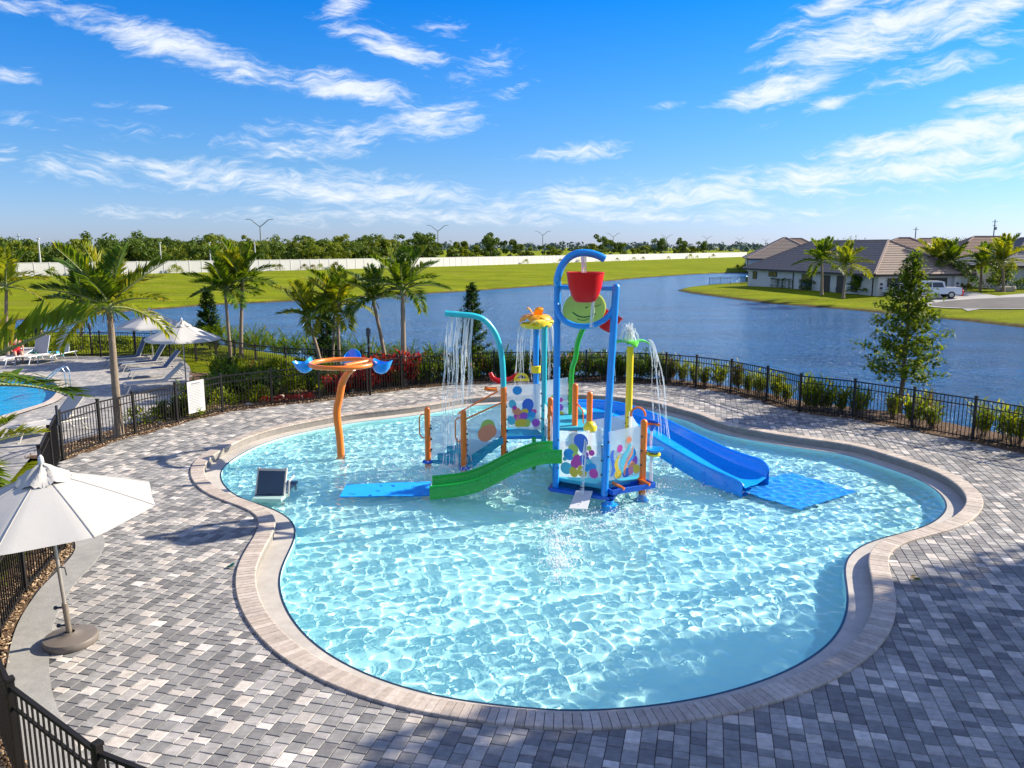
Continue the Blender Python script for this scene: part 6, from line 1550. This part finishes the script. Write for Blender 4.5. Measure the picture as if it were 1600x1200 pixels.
# white pickup, tail towards the turning circle
def vehicle(kind, loc, rz, label):
    t = thing("pickup_truck" if kind == 'pickup' else "parked_car", label, "pickup" if kind == 'pickup' else "car", loc)
    L = 5.6 if kind == 'pickup' else 4.6; hw = .96
    prof = ([(2.75, .50), (2.80, .80), (2.70, 1.02), (1.55, 1.14), (.85, 1.78), (.55, 1.86), (-.75, 1.86), (-1.02, 1.78), (-1.10, 1.18), (-2.76, 1.18), (-2.80, .62), (-2.70, .48)] if kind == 'pickup' else
            [(2.2, .40), (2.25, .70), (2.1, .88), (1.1, .98), (.35, 1.44), (-.9, 1.46), (-1.7, 1.08), (-2.2, 1.0), (-2.28, .6), (-2.2, .42)])
    def tuck(z): return hw * (1.0 if z < 1.2 else 1.0 - .20 * (z - 1.2) / .66)
    m = MB(); n_ = len(prof); V = [(x, s_ * tuck(z), z) for s_ in (-1, 1) for x, z in prof]
    m.raw(V, [tuple(range(n_)), tuple(range(2 * n_ - 1, n_ - 1, -1))] + [(i, n_ + i, n_ + (i + 1) % n_, (i + 1) % n_) for i in range(n_)])
    M4 = Matrix.Rotation(rz, 3, 'Z'); Lc = Vector(loc)
    def put(name, m, mat, par, sm=False):
        m.v = [tuple(Lc + M4 @ Vector(p)) for p in m.v]; return part(name, m, mat, par, sm)
    b = put("body", m, pmat("white_car_paint", (.72, .73, .75), .25, .02, 2, coat=.6), t, True)
    for s_ in (-1, 1):
        m = MB(); y0 = s_ * (hw + .004)
        if kind == 'pickup':
            f = lambda x, z: (x, s_ * (tuck(z) + .008), z)
            for q_ in ([(1.35, 1.20), (.80, 1.70), (.30, 1.72), (.30, 1.20)], [(.20, 1.20), (.20, 1.72), (-.78, 1.72), (-.95, 1.20)]): m.face(*[f(*p) for p in q_])
        else:
            f = lambda x, z: (x, s_ * (tuck(z) + .008), z)
            for q_ in ([(.95, 1.0), (.30, 1.38), (-.3, 1.40), (-.3, 1.0)], [(-.4, 1.0), (-.4, 1.40), (-.9, 1.40), (-1.5, 1.04)]): m.face(*[f(*p) for p in q_])
        put("side_window", m, m_glass, b)
        for xw in ((1.75, -1.75) if kind == 'pickup' else (1.4, -1.4)):
            m = MB(); Mw = Matrix.Rotation(R(90), 3, 'X'); rr_ = .40 if kind == 'pickup' else .33
            m.lathe([(1e-3, -.13), (rr_ * .8, -.13), (rr_, -.09), (rr_, .09), (rr_ * .8, .13), (1e-3, .13)], (xw, s_ * (hw - .10), rr_), 18, Mw); w_ = put("wheel", m, pmat("tyre_rubber", (.02, .02, .02), .85), t, True)
            m = MB(); m.lathe([(1e-3, -.02), (rr_ * .55, -.02), (rr_ * .6, .0), (1e-3, .02)], (xw, s_ * (hw + .04), rr_), 14, Mw); put("rim", m, m_steel, w_)
        m = MB(); m.box((-2.78 if kind == 'pickup' else -2.25, s_ * .80, .95 if kind == 'pickup' else .8), (.10, .26, .34), bev=.02); put("tail_light", m, m_red, b)
        m = MB(); m.box((2.74 if kind == 'pickup' else 2.2, s_ * .72, .86 if kind == 'pickup' else .7), (.10, .36, .18), bev=.02); put("headlight", m, m_steel, b)
    m = MB()
    if kind == 'pickup': m.face((-1.03, -.68, 1.74), (-1.03, .68, 1.74), (-1.115, .76, 1.26), (-1.115, -.76, 1.26)); m.face((.92, -.70, 1.73), (1.50, -.80, 1.20), (1.50, .80, 1.20), (.92, .70, 1.73))
    else: m.face((.42, -.7, 1.41), (1.05, -.8, 1.02), (1.05, .8, 1.02), (.42, .7, 1.41))
    put("windscreen", m, m_glass, b)
    m = MB(); m.box((-2.80 if kind == 'pickup' else -2.28, 0, .52), (.14, 1.8, .2), bev=.03); put("bumper", m, m_steel if kind == 'pickup' else m_bolt, b)
    return t
x, y = terrain_at(1474, 467); vehicle('pickup', (x - 1.2, y + .4, tz(x, y) + .06), R(172), "white pickup truck parked on the drive with its tail towards the turning circle")
x, y = terrain_at(1377, 463); vehicle('car', (x + 2.3, y + .6, tz(x, y) + .02), R(200), "white car half hidden by the conical tree at the left garage")
hx, hy = terrain_at(1503, 463); m = MB(); m.lathe([(.16, 0), (.16, .06), (.11, .08), (.11, .5), (.14, .52), (.14, .56), (.10, .64), (.03, .70), (1e-4, .71)], (hx, hy, tz(hx, hy) + .03), 12); m.tube([(hx - .2, hy, tz(hx, hy) + .42), (hx + .2, hy, tz(hx, hy) + .42)], .06, 8)
solo("fire_hydrant", m, m_red, "small red hydrant beside the white pickup's tail", "hydrant", smooth=True)
x, y = terrain_at(1569, 456); m = MB(); m.box((x, y, tz(x, y) + .3), (1.9, .8, .6), bev=.15); m.ball((x + .9, y - .2, tz(x, y) + .35), .35, 8, 6); solo("garden_boulder", m, m_rockp, "pale boulder on the lawn by the small round-headed tree", "boulder")

# ------------------------------------------------------------------ parasols
def umbrella(base, tilt_dir, tilt, h, rad, label, base_r=.0, seed=0, n=8, valance=.0, crank=True, rz=0.0, sag=.025):
    t = thing("patio_umbrella", label, "umbrella", base); b = Vector(base)
    ax = Vector((tilt_dir[0] * math.sin(tilt), tilt_dir[1] * math.sin(tilt), math.cos(tilt))).normalized()
    if base_r:
        m = MB(); m.lathe([(base_r * .96, 0), (base_r, .02), (base_r, .075), (base_r * .96, .10), (base_r * .55, .125), (base_r * .28, .14), (base_r * .24, .155), (.06, .16)], b, 40); o_ = part("weighted_base", m, m_basec, t, True)
        m = MB(); q_ = b + ax * .16; m.tube([q_, q_ + ax * .42], .036, 12); part("base_sleeve", m, pmat("bronze_sleeve", (.30, .25, .20), .4, .05, 4, metal=.5), t, True)
        m = MB()
        for z_ in (.26, .52): m.tube([b + ax * z_ + Vector((-.10, -.02, 0)), b + ax * z_], .014, 6); m.ball(b + ax * z_ + Vector((-.115, -.02, 0)), .028, 8, 6)
        part("clamp_knob", m, m_bolt, t, True)
    top = b + ax * h; m = MB(); m.tube([b + ax * (.1 if base_r else 0), top], .024, 12); part("pole", m, m_pole, t, True)
    # canopy with sagging panels
    up = ax; e1 = up.cross(Vector((0, 1, 0))).normalized(); e2 = up.cross(e1); m = MB(); V = []; rows = 9; cols = n * 6; drop = rad * .40
    def pt(f, j, lift=0.0):
        a = 2 * math.pi * j / cols + rz; ph = (j % 6) / 6.0; sg_ = math.sin(math.pi * ph)
        rr_ = rad * f * (1 - .085 * sg_ * f); z = -drop * (f ** 1.15) - sag * sg_ * f * (1 - .35 * f) + lift
        return top + e1 * (rr_ * math.cos(a)) + e2 * (rr_ * math.sin(a)) + up * (z - .02)
    for i in range(rows + 1):
        for j in range(cols): V.append(pt(.02 + .98 * i / rows, j))
    if valance:
        for j in range(cols): V.append(pt(1.0, j) - up * valance + (pt(1.0, j) - top).normalized() * .01)
    R_n = rows + (1 if valance else 0)
    m.raw(V, [(i * cols + j, i * cols + (j + 1) % cols, (i + 1) * cols + (j + 1) % cols, (i + 1) * cols + j) for i in range(R_n) for j in range(cols)])
    can = part("canopy", m, m_fabric, t, False); can.data.polygons.foreach_set('use_smooth', [True] * len(can.data.polygons))
    m = MB()
    for k in range(n):
        a0 = k * 6; pts = [pt(f_, a0, .008) for f_ in np.linspace(.08, 1.0, 8)]; m.tube(pts, .004, 5)
    part("seam", m, m_fabric, can)
    r_ = random.Random(seed); V = []; m = MB()
    for i in range(5):
        for j in range(cols):
            f_ = .03 + .055 * i; V.append(pt(f_, j, .07 + .04 * (1 - i / 4) + .022 * math.sin(j * .9 + i) + .012 * r_.gauss(0, 1) * (i > 0) - .012 * i))
    m.raw(V, [(i * cols + j, i * cols + (j + 1) % cols, (i + 1) * cols + (j + 1) % cols, (i + 1) * cols + j) for i in range(4) for j in range(cols)]); v_ = part("vent_cap", m, m_fabric, can); v_.data.polygons.foreach_set('use_smooth', [True] * len(v_.data.polygons))
    m = MB(); m.lathe([(.03, 0), (.036, .05), (.03, .10), (.012, .13), (1e-4, .135)], top + up * .08, 12); part("finial", m, m_white, t, True)
    hub = b + ax * (h - drop - .25)
    for k in range(n):
        a0 = k * 6; m = MB(); e_ = pt(.995, a0) - up * .02; m.tube([top - up * .06, e_], .009, 5); rb_ = part("rib", m, m_pole, t); m = MB(); m.tube([hub, top.lerp(e_, .55) - up * .01], .008, 5); part("strut", m, m_pole, rb_)
    if crank:
        m = MB(); c_ = b + ax * 1.1; m.tube([c_, c_ + Vector((.10, -.03, 0)), c_ + Vector((.12, -.04, -.10))], .009, 6); part("crank_handle", m, m_bolt, t)
    return t
ub = P3(111, 1004, 0); pt_ = at(66, 736, ub.y - .15); dv = Vector((pt_.x - ub.x, pt_.y - ub.y, pt_.z)); 
umbrella((ub.x, ub.y, 0), (dv.x / max(1e-6, math.hypot(dv.x, dv.y)), dv.y / max(1e-6, math.hypot(dv.x, dv.y)), 0), math.atan2(math.hypot(dv.x, dv.y), dv.z), dv.length, 1.31, "tilted white umbrella on a round taupe base on the pavers, near left corner", .335, 3, 8, sag=.02, rz=.1)
q_ = P3(291, 602, 0); umbrella((q_.x, q_.y, 0), (0, 0, 1), 0.0, height_at(505, q_.y), 1.38, "nearer white umbrella beside the slate loungers on the terrace", 0, 4, 8, .05, False, .2, .03)
q_ = P3(240, 568, 0); umbrella((q_.x, q_.y, 0), (0, 0, 1), 0.0, height_at(488, q_.y), 1.5, "farther white umbrella behind the slate loungers on the terrace", 0, 5, 8, .05, False, .0, .03)

# ------------------------------------------------------------------ loungers
def lounger(label, sling, frame, back, loc, rz, group=None):
    t = thing("sun_lounger", label, "sun lounger", (0, 0, 0), group); hw = .33; L0, L1 = -1.05, .30; zs = .34
    bt_ = Vector((L1 + .88 * math.cos(back), 0, zs + .88 * math.sin(back)))
    for s_ in (-1, 1):
        m = MB(); m.tube([(L0 - .05, s_ * hw, zs - .06), (L0 + .05, s_ * hw, zs), (L1, s_ * hw, zs), (L1 + .65, s_ * hw, zs - .01)], .022, 7); part("frame", m, frame, t, True)
        m = MB(); m.tube([(L1, s_ * hw * .96, zs + .01), tuple(bt_ + Vector((0, s_ * hw * .96, 0)))], .018, 7); part("back_frame", m, frame, t, True)
        m = MB(); m.tube([(L0 + .18, s_ * hw, zs), (L0 + .02, s_ * hw, .02), (L0 - .04, s_ * hw, .0)], .020, 7); part("leg", m, frame, t, True)
        m = MB(); m.tube([(L1 + .40, s_ * hw, zs), (L1 + .58, s_ * hw, .02), (L1 + .64, s_ * hw, .0)], .020, 7); part("leg", m, frame, t, True)
    def sheet_(p0, p1, sg_):
        m = MB(); n_ = 8; V = []
        for i in range(n_ + 1):
            for j in range(5):
                f_, g_ = i / n_, j / 4; q2 = p0.lerp(p1, f_); V.append(q2 + Vector((0, (g_ - .5) * 2 * hw * .93, 0)) + Vector((0, 0, -sg_ * math.sin(math.pi * f_) * math.sin(math.pi * g_))))
        V += [v_ - Vector((0, 0, .012)) for v_ in V]; k = (n_ + 1) * 5
        m.raw(V, [(i * 5 + j, i * 5 + j + 1, (i + 1) * 5 + j + 1, (i + 1) * 5 + j) for i in range(n_) for j in range(4)] + [(k + i * 5 + j, k + (i + 1) * 5 + j, k + (i + 1) * 5 + j + 1, k + i * 5 + j + 1) for i in range(n_) for j in range(4)]); return m
    part("seat", sheet_(Vector((L0 + .04, 0, zs + .012)), Vector((L1, 0, zs + .012)), .03), sling, t, True)
    part("backrest", sheet_(Vector((L1 + .01, 0, zs + .02)), bt_, .02), sling, t, True)
    t.location = loc; t.rotation_euler = (0, 0, rz); return t
def lg(u, v, rz, lab, sl_, fr_, back=.9, grp=None):
    x, y = ground(u, v, 0); return lounger(lab, sl_, fr_, back, (x, y, 0), rz, grp)
lg(205, 569, R(40), "slate lounger farthest back beneath the farther white umbrella", m_sling, m_frame, 1.15)
lg(230, 577, R(38), "second slate lounger from the back by the white umbrellas", m_sling, m_frame, 1.0)
lg(246, 588, R(36), "third slate lounger from the back, just left of the nearer umbrella pole", m_sling, m_frame, .85)
lg(245, 610, R(32), "pale-framed lounger nearest the left fence with a slatted back", m_slingl, m_frame, .75)
lg(78, 678, R(62), "grey lounger beside the gate with its raised back to the swimming pool", m_slingl, m_frame, .8)
lg(92, 563, R(86), "pale lounger facing the swimming pool with a blue towel, right of the people", m_slingl, m_white, 1.25)
lg(58, 565, R(86), "pale lounger with towels between the two people", m_slingl, m_white, 1.2)
lg(22, 568, R(86), "pale lounger at the far left edge beside the person in red", m_slingl, m_white, .3)
def towel(u, v, y, mat, label, w=.6, d=.5):
    p_ = at(u, v, y); m = MB(); n_ = 8; V = []
    for i in range(n_ + 1):
        for j in range(n_ + 1):
            a, b = i / n_ - .5, j / n_ - .5; V.append((p_.x + a * w, p_.y + b * d, .40 + .03 * noise.noise(Vector((a * 5, b * 5, u))) - (.22 * max(0, abs(a) - .40) / .1 if abs(a) > .4 else 0)))
    m.raw(V, [(i * (n_ + 1) + j, i * (n_ + 1) + j + 1, (i + 1) * (n_ + 1) + j + 1, (i + 1) * (n_ + 1) + j) for i in range(n_) for j in range(n_)]); solo("towel", m, mat, label, "towel", smooth=True)
m_tb = pmat("sky_towel", (.06, .34, .62), .95, .15, 8); m_tg = pmat("green_towel", (.04, .20, .16), .95, .2, 8)
gx, gy = ground(88, 562, 0); towel(86, 556, gy - .1, m_tb, "light blue towel heaped on the pale lounger right of the people")
towel(45, 557, gy - .2, m_tb, "blue towel on the lounger between the two people"); towel(55, 556, gy - .3, m_tg, "dark green towel on the lounger between the two people", .4, .4)

# chaise standing in the splash pool
q_ = P3(420, 779, ZW); ch = thing("pool_chaise", "slate in-water chaise with a pale frame standing in the splash pool", "chaise", (q_.x, q_.y, Z_FLOOR)); X0 = q_.x; Y0 = q_.y
m = MB(); Mb = Euler((R(-24), 0, R(-4))).to_matrix(); bc_ = Vector((X0 + .02, Y0 + .18, ZW + .34)); m.box(bc_, (.60, .035, .56), rot=Mb, bev=.012); part("backrest", m, pmat("slate_mesh", (.035, .065, .11), .55, .15, 20), ch)
m = MB()
for s_ in (-1, 1): m.box(bc_ + Mb @ Vector((s_ * .315, 0, 0)), (.035, .06, .60), rot=Mb, bev=.008)
m.box(bc_ + Mb @ Vector((0, -.012, .25)), (.60, .05, .05), rot=Mb, bev=.008); part("back_frame", m, m_frame, ch)
m = MB(); m.box((X0 + .02, Y0 + .0, ZW - .02), (.66, .40, .16), rz=R(-4), bev=.02); part("front_panel", m, pmat("pale_aqua_frame", (.34, .50, .48), .5), ch)
m = MB(); m.box((X0 + .02, Y0 + .55, ZW + .05), (.60, 1.1, .05), rz=R(-4), bev=.015); part("seat", m, MATS["slate_mesh"], ch)
m = MB(); m.tube([(X0 + .40, Y0 + .1, ZW + .02), (X0 + .42, Y0 + .15, ZW + .34), (X0 + .40, Y0 + .6, ZW + .34)], .022, 7); part("arm", m, m_frame, ch, True)
for sx_, sy_ in ((-.28, 0), (.3, 0), (-.28, 1.0), (.3, 1.0)):
    m = MB(); m.box((X0 + sx_, Y0 + sy_, (ZW + Z_FLOOR) / 2), (.045, .045, ZW - Z_FLOOR - .03)); part("leg", m, m_frame, ch)

# hand rails of the swimming pool
hr = thing("pool_handrail", "pair of curved steel hand rails at the swimming pool steps", "handrail", (*ground(110, 612, 0), 0))
for du in (0, 7):
    a, b, c_ = P3(104 + du, 612 - du * .4, 0), P3(90 + du * .9, 592, 0), P3(62 + du * .9, 615, -.22)
    za_ = .86; m = MB(); m.tube([a, a + Vector((0, 0, za_ * .85)), a + Vector((-.08, 0, za_)), a + Vector((-.25, -.02, za_ * .98)), c_ + (a - c_) * .25 + Vector((0, 0, .52)), c_ + Vector((.08, 0, .38)), c_ + Vector((0, 0, .22)), c_ + Vector((0, 0, -.3))], .024, 8); part("rail", m, m_steel, hr, True)
# worn white depth marks inside the far rim
dm = MB(); rr2 = random.Random(2)
for i in range(7):
    p_ = P3(2 + i * 4.2, 593.5 + i * .25, -.06); dm.box(p_ + Vector((0, -.04, 0)), (.06 + .05 * rr2.random(), .01, .09 * rr2.uniform(.6, 1.1)), rz=.05 * i)
solo("depth_mark", dm, m_board, "worn white depth marks on the inner rim of the swimming pool", "pool marking")
def post_thing(u, v, y, vt, label, lamp_=True):
    p_ = at(u, v, y); zt_ = height_at(vt, y); m = MB(); m.tube([(p_.x, y, 0), (p_.x, y, zt_ - .3)], .042, 10); t = thing("lamp_post", label, "lamp post", (p_.x, y, 0)); part("pole", m, m_fence, t, True)
    m = MB(); m.lathe([(.05, 0), (.085, .03), (.085, .26), (.06, .30), (1e-4, .31)], (p_.x, y, zt_ - .31), 12); part("lamp_head", m, m_bolt, t, True)
    m = MB(); m.box((p_.x + .05, y - .04, zt_ - .62), (.08, .08, .1), bev=.01); part("bracket", m, m_galv, t); return t
post_thing(578.5, 615, 27.55, 512, "slim dark lamp post standing at the fence behind the orange ring")
gx, gy = ground(144, 555, 0); post_thing(144, 555, gy, 505, "dark lamp post on the terrace right of the pale loungers")
gx, gy = ground(212, 556, 0); post_thing(212, 556, gy, 508, "dark lamp post by the lawn fence behind the farther umbrella")
# leaves dropped on the pavers
def dropped(u, v, mats, label, rz):
    p_ = P3(u, v, .005); r_ = random.Random(u); m = MB()
    for k in range(5):
        m.cur = k % len(mats); a = rz + r_.uniform(-.5, .5); d = Vector((math.cos(a), math.sin(a), .18)).normalized(); s_ = Vector((-d.y, d.x, r_.uniform(-.3, .3))) * .026; L = r_.uniform(.10, .17); b = p_ + Vector((r_.gauss(0, .03), r_.gauss(0, .02), .012 * k))
        m.face(b, b + d * L * .5 - s_ + Vector((0, 0, .02)), b + d * L, b + d * L * .5 + s_ + Vector((0, 0, .02)))
    solo("fallen_leaf", m, mats, label, "fallen leaf")
dropped(356, 888, [pmat("teal_leaf", (.01, .20, .17), .4), pmat("teal_leaf_dark", (.01, .12, .11), .4)], "curled teal-green leaf lying on the pavers left of the pool rim", .1)
dropped(1422, 906, [pmat("leaf_green2", (.12, .28, .05), .5), pmat("leaf_amber", (.50, .28, .06), .5), pmat("leaf_orange", (.55, .18, .05), .5)], "green and orange leaf lying on the pavers right of the pool", -.3)

# ------------------------------------------------------------------ two people on the terrace
m_skin = pmat("skin", (.42, .24, .17), .5, .06, 8); m_redc = pmat("red_cloth", (.45, .02, .03), .9, .1, 10); m_dark = pmat("dark_cloth", (.015, .014, .018), .9, .1, 10); m_hair = pmat("dark_hair", (.02, .014, .010), .6, .2, 20)
def skin_body(name, J, E, mat, parent):
    me = bpy.data.meshes.new(name); me.from_pydata([j[0] for j in J], E, []); o = bpy.data.objects.new(name, me); COL.objects.link(o)
    o.modifiers.new("skin", 'SKIN'); s_ = o.modifiers.new("sub", 'SUBSURF'); s_.levels = 1; s_.render_levels = 1
    for i, j in enumerate(J): me.skin_vertices[0].data[i].radius = (j[1], j[1] if len(j) < 3 else j[2])
    me.skin_vertices[0].data[0].use_root = True
    dg = bpy.context.evaluated_depsgraph_get(); m2 = bpy.data.meshes.new_from_object(o.evaluated_get(dg)); bpy.data.objects.remove(o); m2.name = name
    m2.materials.clear(); m2.materials.append(mat); m2.polygons.foreach_set('use_smooth', [True] * len(m2.polygons))
    n = bpy.data.objects.new(name, m2); COL.objects.link(n); n.parent = parent; return n
def person(label, loc, rz, seated, cloth, hairlen):
    t = thing("person", label, "person", (0, 0, 0))
    hz = .48 if seated else .93; s = 1.0
    J = [((0, 0, hz), .13, .10), ((0, 0, hz + .22), .115, .09), ((0, -.01, hz + .42), .14, .10), ((0, 0, hz + .53), .055), ((0, -.02, hz + .60), .05), ((0, -.03, hz + .72), .088, .10), ((0, -.03, hz + .80), .07)]
    E = [(0, 1), (1, 2), (2, 3), (3, 4), (4, 5), (5, 6)]
    for sg in (-1, 1):
        i = len(J)
        if seated: J += [((sg * .10, -.05, hz - .01), .085), ((sg * .13, -.45, hz + .02), .065), ((sg * .13, -.50, .28), .055), ((sg * .13, -.47, .07), .035), ((sg * .14, -.60, .04), .035)]
        else: J += [((sg * .10, 0, hz - .10), .085), ((sg * .11, -.02, .50), .062), ((sg * .11, .0, .30), .055), ((sg * .11, .02, .07), .036), ((sg * .12, -.12, .04), .035)]
        E += [(0, i), (i, i + 1), (i + 1, i + 2), (i + 2, i + 3), (i + 3, i + 4)]
        k = len(J); J += [((sg * .19, -.01, hz + .46), .06), ((sg * .25, -.03, hz + .20), .045), ((sg * .22, -.22, hz + .06), .034), ((sg * .20, -.30, hz + .06), .028)]
        E += [(2, k), (k, k + 1), (k + 1, k + 2), (k + 2, k + 3)]
    skin_body("body", J, E, m_skin, t)
    C = [((0, 0, hz - .02), .155, .125), ((0, 0, hz + .22), .135, .108), ((0, -.01, hz + .42), .155, .115), ((0, 0, hz + .50), .07)]; Ec = [(0, 1), (1, 2), (2, 3)]
    for sg in (-1, 1):
        i = len(C); C += [((sg * .19, -.01, hz + .45), .072), ((sg * .225, -.02, hz + .30), .060)]; Ec += [(2, i), (i, i + 1)]
        i = len(C); C += ([((sg * .11, -.08, hz), .105), ((sg * .13, -.32, hz + .01), .09)] if seated else [((sg * .10, 0, hz - .12), .105), ((sg * .11, -.01, .55), .085)]); Ec += [(0, i), (i, i + 1)]
    skin_body("clothing", C, Ec, cloth, t)
    m = MB(); hc = Vector((0, -.015, hz + .755)); m.ball(hc, .115, 14, 8, 1.08); m.v = [(x, y + (.012 if y < -.05 and z < hz + .76 else 0), max(z, hz + (.70 if y < -.02 else .58 - hairlen))) for x, y, z in m.v]
    m.v = [(x, max(y, -.085) if z < hz + .80 else y, z) for x, y, z in m.v]; part("hair", m, m_hair, t, True)
    t.location = loc; t.rotation_euler = (0, 0, rz); return t
x, y = ground(28, 566, 0); person("person in a red top seated on a lounger at the far left", (x, y, 0), R(40), True, m_redc, .0)
x, y = ground(63, 556, 0); person("dark-haired person in black standing behind the pale loungers", (x, y, 0), R(150), False, m_dark, .12)
